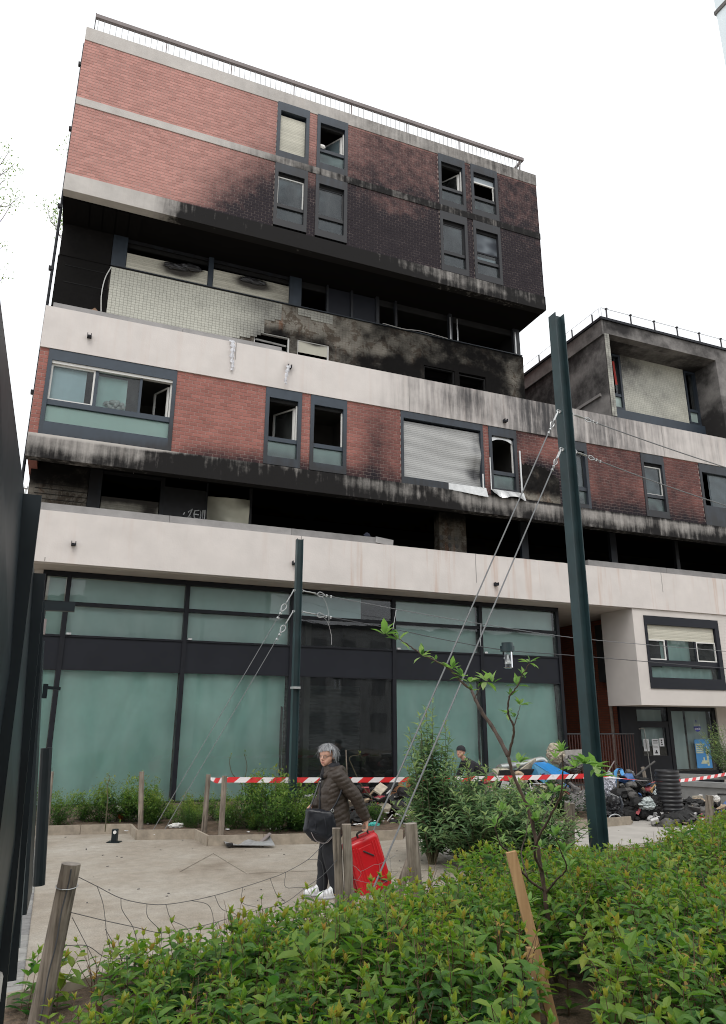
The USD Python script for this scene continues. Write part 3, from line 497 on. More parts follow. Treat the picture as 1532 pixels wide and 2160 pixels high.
# window line above the apron
for x0, x1 in ((0.04, .42), (2.66, 2.80), (5.08, 5.45), (6.26, 6.32), (7.05, 7.12), (7.9, 8.0), (8.55, 8.62), (10.48, 10.60), (12.95, 13.2)):
    spart('post', MB().box(x0, x1, YW - .04, YW + .08, 13.80, 14.76), FRAME, bld, 0.35 if x0 < 6 else 0.8)
for x in (10.50, 10.76, 13.0): part('bare_post', MB().box(x, x + .045, YW - .05, YW - .041, 13.82, 14.62), ALU, bld)
spart('sill', MB().box(0.04, XR - .05, YW - .06, YW + .1, 13.775, 13.80), FRAME, bld, 0.5)
part('hanging_strip', MB().tube(spline([(8.1, YW - .07, 13.83), (8.8, YW - .12, 13.76), (9.4, YW - .1, 13.83), (10.4, YW - .07, 13.80)], 6), .012), ALU, bld)
part('dark_pane', sheet_at(6.32, 7.05, 13.8, 14.7, YW + .02).sheet([[(7.12, YW + .02, 13.8), (7.9, YW + .02, 13.8)], [(7.12, YW + .02, 14.7), (7.9, YW + .02, 14.7)]]), SPAN, bld)
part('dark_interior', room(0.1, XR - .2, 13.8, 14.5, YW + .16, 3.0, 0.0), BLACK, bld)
part('lintel', MB().box(XL + .1, XR - .1, YW + .1, YW + .15, 14.55, 14.78), BLACK, bld)
burn = lambda cx, cz: (lambda v: np.clip(0.05 + .25 * (meshkit.fbm(v * 2, 3, 4) - .4) + blob(v[:, 0], v[:, 2], cx, cz, .5, .22, 1.3, 1.5) + 0.75 * sstep(cx - .1, cx + 2.0, v[:, 0]) * (cx > 3), 0, 1.2))
sh1 = spart('shutter', MB().box(.42, 2.66, YW + .03, YW + .05, 14.66, 14.76), FRAME, bld, 0.9, label='cream shutter with a burnt hole')
slats(sh1, .43, 2.65, 13.80, 14.30, YW - .01, 0.055, SHUT, lambda x, z: -.05 * np.exp(-((x - 1.7) / .4) ** 2 - ((z - 14.2) / .15) ** 2), sf=burn(1.85, 14.12))
sh2 = spart('shutter', MB().box(2.8, 5.08, YW + .03, YW + .05, 14.66, 14.76), FRAME, bld, 0.9, label='cream shutter darkened with soot')
slats(sh2, 2.81, 5.07, 13.80, 14.42, YW - .01, 0.055, SHUT, lambda x, z: -.05 * np.exp(-((x - 3.9) / .4) ** 2 - ((z - 14.2) / .2) ** 2), sf=burn(3.95, 14.22))
for cx, cz, sx in ((1.75, 14.17, .36), (2.15, 14.25, .35), (3.95, 14.27, .42)):
    V = crumple(int(cx * 10), 3, .35, 2.6, (sx, .06, .11)); part('melted_plastic', MB().add(np.array(V.vertices) + [cx, YW - .06, cz], V.faces), plain(f'plastic_melted_{int(cx*100)}', (.02, .019, .02), .25), bld, smooth=True)
# low windows just above the parapet
for i, (x0, x1, zt) in enumerate(lows):
    w = part('low_window', rect_frame(x0, x1, 11.3, zt, YW + .04, YW + .12, (.035, .045, .03, .03)), WHITEF if i < 2 else BLACK, bld)
    part('room_interior', room(x0, x1, 11.3, zt, YW + .16, 1.5, 0.1), BLACK, w)
    if i == 1: spart('shutter_remnant', sheet_at(x0 + .04, x1 - .05, 12.33, zt - .03, YW + .05, 9), SHUT, w, lambda v: blob(v[:, 0], v[:, 2], 5.95, 12.75, .35, .12, 1.4))
    if i == 0:
        for z in (12.25, 12.45): part('warped_sash', MB().tube(spline([(x0 + .05, YW + .05, z + .02), (4.6, YW - .0, z - .03), (x1 - .1, YW + .05, z - .02)], 5), .03, 5), ALU, w)
# two pieces of board and rag left on the terrace
solo('board', MB().bar((0.12, 17.75, 11.5), (-.32, 17.78, 11.95), .3, .03, (0, 1, 0)), plain('timber_scorched', (.22, .13, .08), .8, .3, 9), 'scorched wooden board leaning behind the upper parapet at its left end', 'board')
for k, (pts, lab) in enumerate((([(3.18, 16.93, 11.42), (3.22, 16.90, 11.2), (3.20, 16.91, 10.95), (3.24, 16.92, 10.7), (3.22, 16.92, 10.55)], 'torn white rag hanging over the edge of the upper white parapet'), ([(4.70, 16.80, 10.93), (4.66, 16.80, 10.72), (4.63, 16.82, 10.5), (4.66, 16.84, 10.38)], 'shred of white cloth caught on a spout above the bricks'))):
    p = spline(pts, 5); wd = (.06, .05)[k] * (1 - np.linspace(0, .5, len(p))) * (1 + .4 * np.sin(np.arange(len(p)) * 2.1))
    solo('rag', MB().sheet([[(q[0] - a, q[1] - .02 * math.sin(i), q[2]), (q[0], q[1] - .035, q[2] - .01), (q[0] + a, q[1], q[2])] for i, (q, a) in enumerate(zip(p, wd))]), plain(f'cloth_rag_{k}', (.6, .6, .63), .9, .3, 25), lab, 'rag', 'rags caught on the facade')

# ---------------------------------------------------------------- first-floor recess behind the lower parapet
YR = 18.55
spart('recess_wall', sl(XL + .06, 0.12, YR, YR + .1, 5.4, 8.0, step=.12), BURNT, bld, lambda v: np.clip(.42 + .55 * sstep(7.25, 7.6, v[:, 2]) + .3 * (meshkit.fbm(v * 3, 3, 6) - .5), 0, 1.2))
for k in range(5): part('board_joint', MB().box(XL + .2, .12, YR - .012, YR, 6.93 + .13 * k, 6.945 + .13 * k), BLACK, bld)
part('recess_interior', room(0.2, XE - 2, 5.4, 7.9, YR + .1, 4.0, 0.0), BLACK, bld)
for x0, x1, s in ((.14, .44, .9), (1.88, 1.98, .9), (3.06, 3.10, .9), (4.22, 4.30, .9), (12.9, 13.15, .6), (16.4, 16.65, .7), (19.2, 19.35, .8)): spart('post', MB().box(x0, x1, YR - .02, YR + .1, 5.4, 8.0), FRAME, bld, s)
sh = spart('shutter', MB().box(.45, 1.87, YR + .02, YR + .05, 7.9, 8.0), FRAME, bld, 1.0, label='burnt shutter behind the lower parapet')
slats(sh, .46, 1.86, 6.80, 7.30, YR, 0.050, SHUT, sf=lambda v: np.clip(.50 + .6 * sstep(7.08, 7.28, v[:, 2]) + blob(v[:, 0], v[:, 2], 1.65, 7.05, .12, .25, .9), 0, 1.2))
part('boarded_panel', sheet_at(1.98, 3.06, 5.4, 7.75, YR), plain('panel_scorched_dark', (.016, .016, .018), .5, .5, 3), bld)
gr = plain('paint_white_graffiti', (.70, .72, .72), .7)
m = MB(); L = lambda *p: m.tube([(x, YR - .012, z) for x, z in p], .016, 5)
L((2.62, 7.12), (2.72, 7.22), (2.66, 7.04), (2.60, 6.96), (2.7, 7.0)); L((2.78, 7.08), (2.90, 7.08)); L((2.90, 7.20), (2.79, 7.18), (2.77, 7.08), (2.79, 6.98), (2.90, 6.96))
L((2.94, 6.95), (2.94, 7.19), (3.00, 6.97), (3.00, 7.21)); L((3.05, 6.98), (3.05, 7.22)); L((2.50, 7.04), (2.53, 7.1))
part('graffiti', m, gr, bld, label='white painted graffiti letters')
part('bare_sheet', MB().sheet([[(x, YR - .03 + .05 * math.sin(3 * x + 4 * z), z) for x in np.linspace(3.1, 4.22, 9)] for z in np.linspace(6.3, 7.62, 9)]), plain('metal_scorched_sheet', (.52, .50, .40), .3, .2, 1.5, metallic=.6), bld, smooth=True, label='bare metal sheet with heat marks')
spart('pillar', sl(10.0, 10.92, YR - .02, YR + .3, 5.4, 8.0, step=.12), BURNT, bld, lambda v: np.clip(.40 + .5 * sstep(7.45, 7.9, v[:, 2]) + .4 * (meshkit.fbm(v * 3, 3, 1) - .5), 0, 1))
for x, z in ((10.06, 7.18), (10.34, 7.20), (10.56, 7.19), (10.34, 6.96), (10.58, 6.96), (10.05, 6.95)):
    c = trimesh.creation.cylinder(.06, .012, sections=14); c.apply_transform(trimesh.transformations.rotation_matrix(PI / 2, [1, 0, 0])); c.apply_scale([1, 1, 1.25]); c.apply_translation([x, YR - .032, z]); part('adhesive_dab', MB().add(c), ROOM, bld)
for k in range(8): q = rng.random(); part('hanging_debris', MB().tube([(1.0 + 1.1 * k, 17.5 + .1 * (k % 3), 7.95), (1.03 + 1.1 * k + .1 * q, 17.55, 7.8 - .12 * q), (.95 + 1.1 * k + .2 * q, 17.5, 7.72 - .1 * q)], .008, 4), LEAD if k % 3 == 0 else BLACK, bld)
part('rag_lump', MB().add(np.array(crumple(77, 2, .4, 2.4, (.10, .08, .09)).vertices) + [7.1, 17.15, 6.60], crumple(77, 2, .4, 2.4, (.10, .08, .09)).faces), plain('cloth_navy_rag', (.015, .018, .035), .9), bld, smooth=True)
# ---------------------------------------------------------------- glazed ground floor
PANED = glass('glass_pane_dark_bay', (0.80, 0.92, 0.92), 0.0, 1.62, 0.012, 0.0022)
YG = 17.9
MX = [-0.57, -0.05, 2.66, 5.33, 8.18, 10.88, 13.52]          # mullion lines
part('soffit', MB().box(XL + .05, XE, Y0 + .2, 24, 5.195, 5.215), plain('soffit_beige', (.50, .455, .415), .9, .1, 2), bld)
spart('end_wall', MB().box(XL + .05, -0.60, YG, YG + .3, 0, 5.195), WHITE, bld, 0.05)
for i, x in enumerate(MX): part('mullion', MB().box(x - (.05 if 0 < i < 6 else .045), x + (.05 if 0 < i < 6 else .045), YG - .07, YG + .1, 0.05, 5.16), DARKM, bld)
part('head_rail', MB().box(-.62, 13.57, YG - .06, YG + .1, 5.08, 5.194), DARKM, bld)
for i in range(6):
    a, b = MX[i] + .05, MX[i + 1] - .05
    part('transom', MB().box(a, b, YG - .05, YG + .08, 4.42, 4.50), DARKM, bld)
    part('spandrel', MB().box(a, b, YG - .03, YG + .08, 2.99, 3.72), SPAN, bld)
    part('spandrel_trim', MB().box(a, b, YG - .06, YG - .03, 3.70, 3.745).box(a, b, YG - .055, YG - .03, 2.965, 3.0), DARKM, bld)
    part('base_rail', MB().box(a, b, YG - .05, YG + .08, 0.0, 0.14), DARKM, bld)
    if i: part('bracket', MB().box(a + .02, a + .12, YG - .10, YG - .055, 3.745, 3.79), ALU, bld)
    for z0, z1 in ((0.14, 2.965), (3.745, 4.42), (4.50, 5.08)):
        part('pane', sheet_at(a, b, z0, z1, YG), PANET if i != 3 else PANED, bld)
        if i == 3 and z0 < 3: continue
        if i == 0:
            part('inner_blind', sheet_at(a + (.0 if z0 < 3 else .05), b - .02, z0, z1, YG + .13), FROST if z0 > 3 else CURT, bld); continue
        if i == 3:
            if z0 > 4.4: part('inner_blind', MB().sheet([[(x, YG + .12, z) for x in (a + .02, a + 1.9)] for z in (z0 + .02, z1)]), CURTG, bld)
            continue
        nx = 90; X = np.linspace(a, b, nx); ph = i * 1.7
        if z0 < 3:
            Z = np.linspace(z0 - .1, z1 + .12, 34)
            P = np.array([[(x, YG + .24 + .095 * math.sin(2.2 * x + ph + .9 * math.sin(1.1 * z + ph)) * (0.35 + .65 * (1 - abs(z - 1.4) / 1.6)) + .040 * math.sin(6.3 * x + .8 * z + ph) * (.5 + .5 * math.sin(1.3 * x + ph)) + .09 * math.exp(-((x - (a + b) / 2 - .35 * (z - 1.6)) / .16) ** 2) - .07 * math.exp(-((x - (a + b) / 2 + .55 + .3 * (z - 1.6)) / .14) ** 2) * sstep(3.0, .6, z), z) for x in X] for z in Z])
            part('curtain', MB().sheet(P), CURT, bld, smooth=True)
        else: part('inner_blind', sheet_at(a, b, z0, z1, YG + .16), CURTG, bld)
part('shop_floor', MB().box(-1, 13.5, YG + .1, 24, -.02, 0.02), ROOMB, bld)
part('shop_interior', MB().sheet([[(-1, 23.5, 0), (13.5, 23.5, 0)], [(-1, 23.5, 5.2), (13.5, 23.5, 5.2)]]), ROOMB, bld)
part('interior_partition', MB().box(5.2, 5.26, YG + .3, 22, 0, 5.1).box(8.3, 8.36, YG + .3, 22, 0, 5.1), ROOMB, bld)
part('interior_column', MB().box(6.25, 6.42, 19.6, 19.9, 0, 5.2), ROOM, bld)
part('interior_shutter', MB().sheet([[(x, 20.6 + .02 * math.sin(z * 60), z) for x in (5.3, 8.3)] for z in np.linspace(0, 2.9, 90)]), plain('interior_grille', (.06, .065, .065), .6), bld)
part('side_return', MB().box(13.50, 13.58, YG - .06, 24, 0.0, 5.19), DARKM, bld)

# ---------------------------------------------------------------- roof railing of the top block
rr = thing('roof_railing', 'long brown-topped railing along the roof edge of the tallest block', 'railing')
Yr = 17.28; BALU = plain('rail_pale_bars', (.30, .30, .30), .6)
part('top_rail', MB().box(-1.10, 13.05, Yr - .05, Yr + .05, 20.78, 20.90), RAILM, rr)
part('bottom_rail', MB().box(-1.15, 13.1, Yr - .02, Yr + .02, 20.10, 20.14), DARKRAIL, rr)
part('top_rail', MB().box(12.97, 13.05, Yr + .05, Yr + 2.4, 20.80, 20.88), RAILM, rr)
for k in range(88):
    x = -1.02 + k * (13.95 / 87); part('baluster', MB().box(x - .008, x + .008, Yr - .008, Yr + .008, 20.06, 20.78), BALU, rr)
for x in (-1.10, .85, 2.75, 4.7, 6.6, 8.55, 10.5, 12.9): part('post', MB().box(x - .013, x + .013, Yr + .02, Yr + .05, 20.0, 20.99), RAILM if x > 0 else DARKRAIL, rr)
for k in range(6): y = Yr + .3 + k * .35; part('baluster', MB().box(13.0, 13.02, y, y + .018, 20.0, 20.8), DARKRAIL, rr)

# downpipe on the left flank
part('downpipe', MB().tube([(-1.305, 17.5, 20), (-1.305, 17.5, 0.2)], .035, 8), DARKM, bld)
for z in (7.1, 9.3, 12.7, 14.55, 17.0, 19.2): part('pipe_bracket', MB().box(-1.39, -1.27, 17.45, 17.55, z, z + .10), DARKM, bld)
part('vent_stub', MB().tube([(-1.18, 17.3, 6.3), (-1.18, 17.3, 6.9)], .02, 6).lathe([(0, 0), (.06, 0), (.05, .05), (0, .06)], 10, (-1.18, 17.3, 6.9)), ALU, bld)

# ---------------------------------------------------------------- right-hand block set above the long parapet
RX = 15.62; RZ = 14.95; YS = 18.0
def soot_rb(v):
    x, z = v[:, 0], v[:, 2]
    return np.clip(.62 + blob(x, z, 16.3, 14.75, .5, .2, .5) + blob(x, z, 20.7, 12.0, .35, .5, .6) + .12 * sstep(15.9, 15.5, x) - .12 * sstep(20.3, 21.5, x) + .7 * (meshkit.fbm(v * 1.2, 4, 6) - .5), 0, 1)
spart('roof_beam', sl(RX, XE, Y0, YS, 14.46, RZ), CONCG, bld, soot_rb)
spart('jamb_wall', sl(RX, RX + .20, Y0, YS + .3, 10.45, 14.46), CONCG, bld, lambda v: np.clip(soot_rb(v) + .2, 0, 1))
spart('jamb_wall', sl(20.62, XE, Y0, YS + .3, 10.45, 14.46), CONCG, bld, lambda v: soot_rb(v))
spart('loggia_soffit', sl(RX + .2, 20.62, Y0 + .3, YS, 14.44, 14.46), CONCG, bld, lambda v: np.clip(.68 + .3 * sstep(17.5, 16, v[:, 0]) + .35 * sstep(19.3, 20.5, v[:, 0]) * sstep(17.2, 17.9, v[:, 1]) + .5 * (meshkit.fbm(v * 1.5, 3, 2) - .5), 0, 1))
spart('side_wall', MB().sheet([[(RX - .002, y, z) for y in np.linspace(26, Y0 + .02, 46)] for z in np.linspace(10.45, 14.40, 24)]), CONCG, bld, lambda v: np.clip(.80 - blob(v[:, 1], v[:, 2], 18.2, 13.6, 1.1, .45, .3) + .6 * (meshkit.fbm(v * .9, 4, 6) - .5) - .25 * (v[:, 2] < 12.2), 0, 1))
spart('roof_beam', MB().slab(RX - .06, RX, Y0, 26, 14.40, RZ, step=.2), CONCG, bld, lambda v: np.clip(.55 + .5 * (meshkit.fbm(v * .9, 3, 9) - .5), 0, 1))
part('roof_edge', MB().box(RX - .12, XE, Y0 - .06, Y0 + .05, RZ, RZ + .09).box(RX - .12, RX - .02, Y0 + .05, 26, RZ, RZ + .09).box(RX, XE, Y0 + .05, 26, RZ - .02, RZ + .03), DARKM, bld)
spart('ledge', MB().bar((RX - .03, Y0 + .4, 12.35), (RX - .03, 25, 12.2), .08, .10), CONCG, bld, .4)
tw = MB(); tn = []                                  # mosaic-faced wall inside the loggia
spart('tiled_wall', sl(RX + .2, 20.62, YS, YS + .15, 10.45, 12.0, step=.2), CONCG, bld, .55)
spart('tiled_wall', sl(17.12, 20.04, YS, YS + .15, 12.0, 14.45, step=.2), GROUT, bld, .3)
for i in range(39):
    for k in range(30):
        x, z = 17.14 + i * .0745, 12.28 + k * .0725; tw.box(x, x + .069, YS - .018 - .004 * rng.random(), YS - .001, z, z + .068); tn += [rng.random()] * 8
spart('tiling', tw, TILE, bld, lambda v: np.clip(.38 + .42 * sstep(18.6, 17.2, v[:, 0]) * sstep(13, 14.2, v[:, 2]) - .18 * sstep(18.8, 19.8, v[:, 0]) + .5 * sstep(12.3, 12.05, v[:, 2]) * sstep(19, 17.4, v[:, 0]) + .45 * (meshkit.fbm(v * [2.2, 0, 2.2], 4, 4) - .5), 0, 1), tone=tn, kind='stuff')
tl = MB(); tn = []
for k in range(38):
    for j in range(2): z = 11.45 + k * .079; tl.box(RX + .005 + j * .1, RX + .095 + j * .1, Y0 - .012 - .003 * rng.random(), Y0 - .001, z, z + .073); tn += [rng.random()] * 8
spart('tiling', tl, TILE, bld, lambda v: np.clip(.55 + .7 * (meshkit.fbm(v * [3, 0, 3], 3, 2) - .5), 0, 1), tone=tn, kind='stuff')
for x0, x1 in ((16.62, 17.1), (20.06, 20.60)):
    w = spart('window', rect_frame(x0, x1, 12.02, 14.4, YS - .05, YS + .1, (.06, .08, .35, .08)), FRAME, bld, .45); part('room_interior', room(x0, x1, 12.2, 14.3, YS + .12, 1.5, .1), ROOMB, w)
    spart('transom', MB().box(x0 + .06, x1 - .08, YS - .03, YS + .08, 12.78, 12.88), FRAME, w, .3); spart('lower_panel', sheet_at(x0 + .06, x1 - .08, 12.25, 12.78, YS + .03), FROST, w, .35)
    part('pane', sheet_at((x0 + x1) / 2, x1 - .08, 12.88, 14.3, YS + .04), PANE, w)
part('red_cloth', MB().sheet([[(16.72 + .05 * t, YS - .06, 14.1 - .9 * t), (16.80 + .05 * t, YS - .07, 14.1 - .9 * t)] for t in np.linspace(0, 1, 5)]), plain('cloth_red', (.35, .04, .03), .9), bld)
spart('sill_band', MB().box(RX + .2, 20.62, YS - .16, YS - .02, 11.80, 12.22), FRAME, bld, .25)
spart('sill_band', MB().box(17.12, 20.04, YS - .05, YS - .002, 12.22, 12.28), CONCG, bld, .5)
ra = thing('roof_railing', 'thin cable railing on the roof of the lower right-hand block', 'railing')
for x in (15.95, 17.0, 18.05, 19.1, 20.15, 21.2, 22.3): part('post', MB().box(x - .018, x + .018, Y0 + .12, Y0 + .16, RZ, RZ + .58).box(x - .035, x + .035, Y0 + .10, Y0 + .18, RZ + .56, RZ + .60), DARKRAIL, ra)
for y in (17.6, 18.7, 19.9, 20.7, 22.0, 23.4): part('post', MB().box(RX + .08, RX + .12, y - .018, y + .018, RZ, RZ + .56), DARKRAIL, ra)
part('cable', MB().tube([(15.72, Y0 + .14, RZ + .57), (24, Y0 + .14, RZ + .57)], .010, 4).tube([(15.72, Y0 + .14, RZ), (15.72, Y0 + .14, RZ + .57)], .008, 4).tube([(RX + .1, Y0 + .25, RZ), (RX + .1, Y0 + .25, RZ + .6), (RX + .1, 24, RZ + .56)], .008, 4), DARKRAIL, ra)

# ---------------------------------------------------------------- bay, shop door and alley at the right
BX = 15.62
CREAM = plain('bay_cream_render', (.60, .555, .52), .88, .06, 1.5)
part('bay_wall', MB().box(BX, 16.02, Y0, 18.4, 2.39, 5.195).box(16.02, 18.98, Y0, 18.4, 2.39, 2.86).box(18.98, XE, Y0, 18.4, 2.39, 5.195).box(16.02, 18.98, Y0, 18.4, 5.0, 5.195), CREAM, bld)
for k in range(26): part('bay_course', MB().box(19.0, XE, Y0 - .004, Y0 - .001, 2.9 + k * .088, 2.975 + k * .088), CREAM, bld)
w = part('window', rect_frame(16.02, 18.98, 2.86, 5.0, Y0 - .03, Y0 + .15, (.09, .16, .32, .26)), SPAN, bld, label='clean window with a cream roller shutter half down')
slats(w, 16.12, 18.80, 4.30, 4.74, Y0 + .05, .044, SHUT, sf=0.05)
part('room_interior', room(16.1, 18.8, 3.2, 4.7, Y0 + .19, 2, .1), ROOMB, w)
part('transom', MB().box(16.11, 18.82, Y0 + .02, Y0 + .12, 3.52, 3.70), SPAN, w)
part('sash', rect_frame(16.12, 16.78, 3.70, 4.30, Y0 + .03, Y0 + .09, .035), WHITEF, w); part('sash', rect_frame(18.02, 18.80, 3.70, 4.30, Y0 + .03, Y0 + .09, .035), WHITEF, w)
part('mullion', MB().box(16.80, 16.87, Y0 + .03, Y0 + .1, 3.70, 4.30), SPAN, w); part('mullion', MB().box(17.95, 18.02, Y0 + .03, Y0 + .1, 3.7, 4.3), SPAN, w)
part('pane', sheet_at(16.12, 18.80, 3.7, 4.3, Y0 + .06), PANE, w); part('pane', sheet_at(16.12, 18.80, 3.18, 3.52, Y0 + .06), PANE, w)
cur = lambda x0, x1, z0, z1, y: MB().sheet([[(x, y + .03 * math.sin(x * 16 + .3 * z), z) for x in np.linspace(x0, x1, 50)] for z in (z0, z1)])
part('curtain', cur(16.85, 18.0, 3.2, 4.7, Y0 + .3), CURT, w, smooth=True); part('curtain', cur(16.12, 18.8, 3.18, 3.5, Y0 + .28), CURT, w, smooth=True)
YD = 18.5
part('shop_front', MB().box(16.10, 16.72, YD - .05, YD + .1, 0, 2.39).box(16.72, 17.98, YD - .03, YD + .1, 1.86, 1.95).box(17.98, 18.12, YD - .04, YD + .1, 0, 2.39).box(18.12, 19.9, YD - .04, YD + .1, .0, .46).box(18.12, 19.9, YD - .04, YD + .1, 2.27, 2.39).box(19.84, 20.0, YD - .04, YD + .1, 0, 2.39), DARKM, bld)
part('shop_interior', MB().sheet([[(16, YD + 1.4, 0), (22, YD + 1.4, 0)], [(16, YD + 1.4, 2.5), (22, YD + 1.4, 2.5)]]), ROOMB, bld)
dr = part('door', rect_frame(16.74, 17.96, .12, 1.86, YD - .03, YD + .03, (.10, .12, .80, .10)), DARKM, bld, label='dark glazed shop door with notices')
part('pane', sheet_at(16.84, 17.84, .92, 1.76, YD), PANE, dr)
HANDLE = plain('metal_handle_steel', (.5, .5, .5), .3, metallic=.9)
part('handle', MB().tube(spline([(16.72, YD - .08, 1.72), (16.84, YD - .14, 1.72), (16.88, YD - .14, 1.55), (16.98, YD - .14, .15)], 5), .014, 6), HANDLE, dr)
part('pane', sheet_at(16.74, 17.96, 1.96, 2.38, YD), PANE, bld); part('pane', sheet_at(18.12, 19.84, .46, 2.27, YD), PANE, bld)
part('curtain', cur(16.84, 17.9, 1.2, 2.3, YD + .2), CURTG, bld, smooth=True); part('curtain', cur(18.14, 18.85, .5, 2.27, YD + .2), CURTG, bld, smooth=True); part('curtain', cur(18.98, 19.84, .5, 2.27, YD + .24), CURTG, bld, smooth=True)
part('side_panel', MB().box(20.0, XE, YD - .1, YD + .1, 0, 2.39), CREAM, bld)
part('alley_wall', MB().box(16.40, 16.60, YD + .1, 26, 0, 5.19), BRICKD, bld)
part('alley_back', MB().box(13.5, 16.6, 25, 25.2, 0, 5.19), BRICKD, bld)
part('alley_wall', MB().box(16.02, 16.12, 18.4, 18.46, 0, 5.19), DARKM, bld)
part('drainpipe', MB().tube([(16.34, 19.15, 4.75), (16.34, 19.15, 0.1)], .05, 8), plain('pipe_rusty_cream', (.42, .35, .30), .7, .25, 8), bld)
ag = thing('alley_railing', 'dark iron railing closing off the alley beside the glazed shopfront', 'railing')
yr = 18.25
part('rail', MB().box(13.6, 16.35, yr - .02, yr + .02, 1.56, 1.60).box(13.6, 16.35, yr - .02, yr + .02, .15, .19), DARKRAIL, ag)
for k in range(28): x = 13.66 + k * .098; part('baluster', MB().box(x - .011, x + .011, yr - .011, yr + .011, .02, 1.56), plain('rail_rusty_iron', (.07, .032, .028), .7) if k == 0 else '/World/Looks/rail_rusty_iron', ag)
# lettering and pictures on the shop window
PAPER = plain('paper_white', (.72, .73, .75), .8, .04, 8); INK = plain('ink_black', (.03, .03, .035), .8); BLUE = plain('poster_blue', (.06, .28, .62), .5, .03); CRE = plain('poster_cream', (.55, .60, .42), .6); NAVY = plain('sticker_navy', (.03, .035, .35), .5)
def sheet_thing(name, label, x0, x1, z0, z1, y, mat, cat, group=None):
    t = thing(name, label, cat, group=group); part('sheet', MB().box(x0, x1, y - .004, y, z0, z1), mat, t); return t
def txt(s, x, z, h, y, mat, parent, name='lettering', bold=True):
    m = meshkit.text_mesh(s, h, .003, bold); v = np.array(m.vertices); part(name, MB().add(np.stack([x + v[:, 0], y - v[:, 2], z + v[:, 1]], 1), m.faces), mat, parent)
yd = YD - .035
n1 = sheet_thing('door_notice', 'white paper notice at the left of the shop door glass', 16.90, 17.12, 1.06, 1.42, yd + .02, PAPER, 'notice')
n2 = sheet_thing('door_notice', 'white notice with a bold heading in the middle of the shop door', 17.24, 17.50, 1.24, 1.42, yd + .02, PAPER, 'notice')
n3 = sheet_thing('door_notice', 'white notice with a small black emblem, lowest of those on the shop door', 17.25, 17.51, .94, 1.235, yd + .02, PAPER, 'notice')
n4 = sheet_thing('door_notice', 'narrow white notice with three black marks at the right of the shop door', 17.54, 17.72, 1.20, 1.44, yd + .02, PAPER, 'notice')
for n, x0, x1, z, k in ((n1, 16.93, 17.09, 1.37, 9), (n2, 17.27, 17.47, 1.33, 3), (n3, 17.28, 17.48, 1.20, 2)):
    for i in range(k): part('text_line', MB().box(x0, x1 - .03 * rng.random(), yd + .012, yd + .015, z - i * .03, z - i * .03 + .008), INK if n is not n1 else DARKRAIL, n)
part('heading', MB().box(17.28, 17.47, yd + .012, yd + .015, 1.365, 1.385), INK, n2)
part('emblem', MB().box(17.33, 17.43, yd + .012, yd + .015, .99, 1.04).box(17.36, 17.40, yd + .012, yd + .015, 1.04, 1.09), INK, n3)
part('mark', MB().box(17.60, 17.65, yd + .012, yd + .015, 1.36, 1.40).box(17.60, 17.645, yd + .012, yd + .015, 1.30, 1.34).box(17.60, 17.66, yd + .012, yd + .015, 1.235, 1.275), INK, n4)
po = sheet_thing('poster', 'bright blue poster with pale writing behind the shop window', 18.98, 19.62, .53, 1.40, YD - .012, BLUE, 'poster'); y = YD - .017
part('panel', MB().box(19.01, 19.30, y - .003, y, .98, 1.27), CRE, po)
for i in range(4): part('text_line', MB().box(19.03, 19.28 - .02 * (i % 2), y - .006, y - .004, 1.03 + i * .06, 1.05 + i * .06), BLUE, po)
part('picture', MB().box(19.42, 19.50, y - .003, y, .6, 1.12).box(19.40, 19.52, y - .003, y, .95, 1.05).box(19.445, 19.475, y - .003, y, 1.12, 1.2).box(19.16, 19.46, y - .003, y, .66, .70).box(19.20, 19.42, y - .003, y, .70, .76).box(19.27, 19.33, y - .003, y, .76, .86), CRE, po)
c = trimesh.creation.cylinder(.145, .006, sections=24); c = c.slice_plane([0, 0, 0], [0, -1, 0], cap=False); v = np.array(c.vertices)
st = thing('window_sticker', 'round blue sticker on the shop window above the blue poster', 'sticker')
part('disc', MB().add(np.stack([19.17 + v[:, 0], YD - .015 - v[:, 2], 1.78 + v[:, 1]], 1), c.faces).box(19.03, 19.31, YD - .018, YD - .012, 1.765, 1.80), NAVY, st); txt('pocb', 19.05, 1.70, .07, YD - .02, PAPER, st)
for k in range(4): part('figure', MB().box(19.05 + k * .07, 19.085 + k * .07, YD - .018, YD - .012, 1.82, 1.86), CRE, st)
part('drop', MB().box(19.13, 19.16, YD - .018, YD - .012, 1.92, 2.0), NAVY, st)
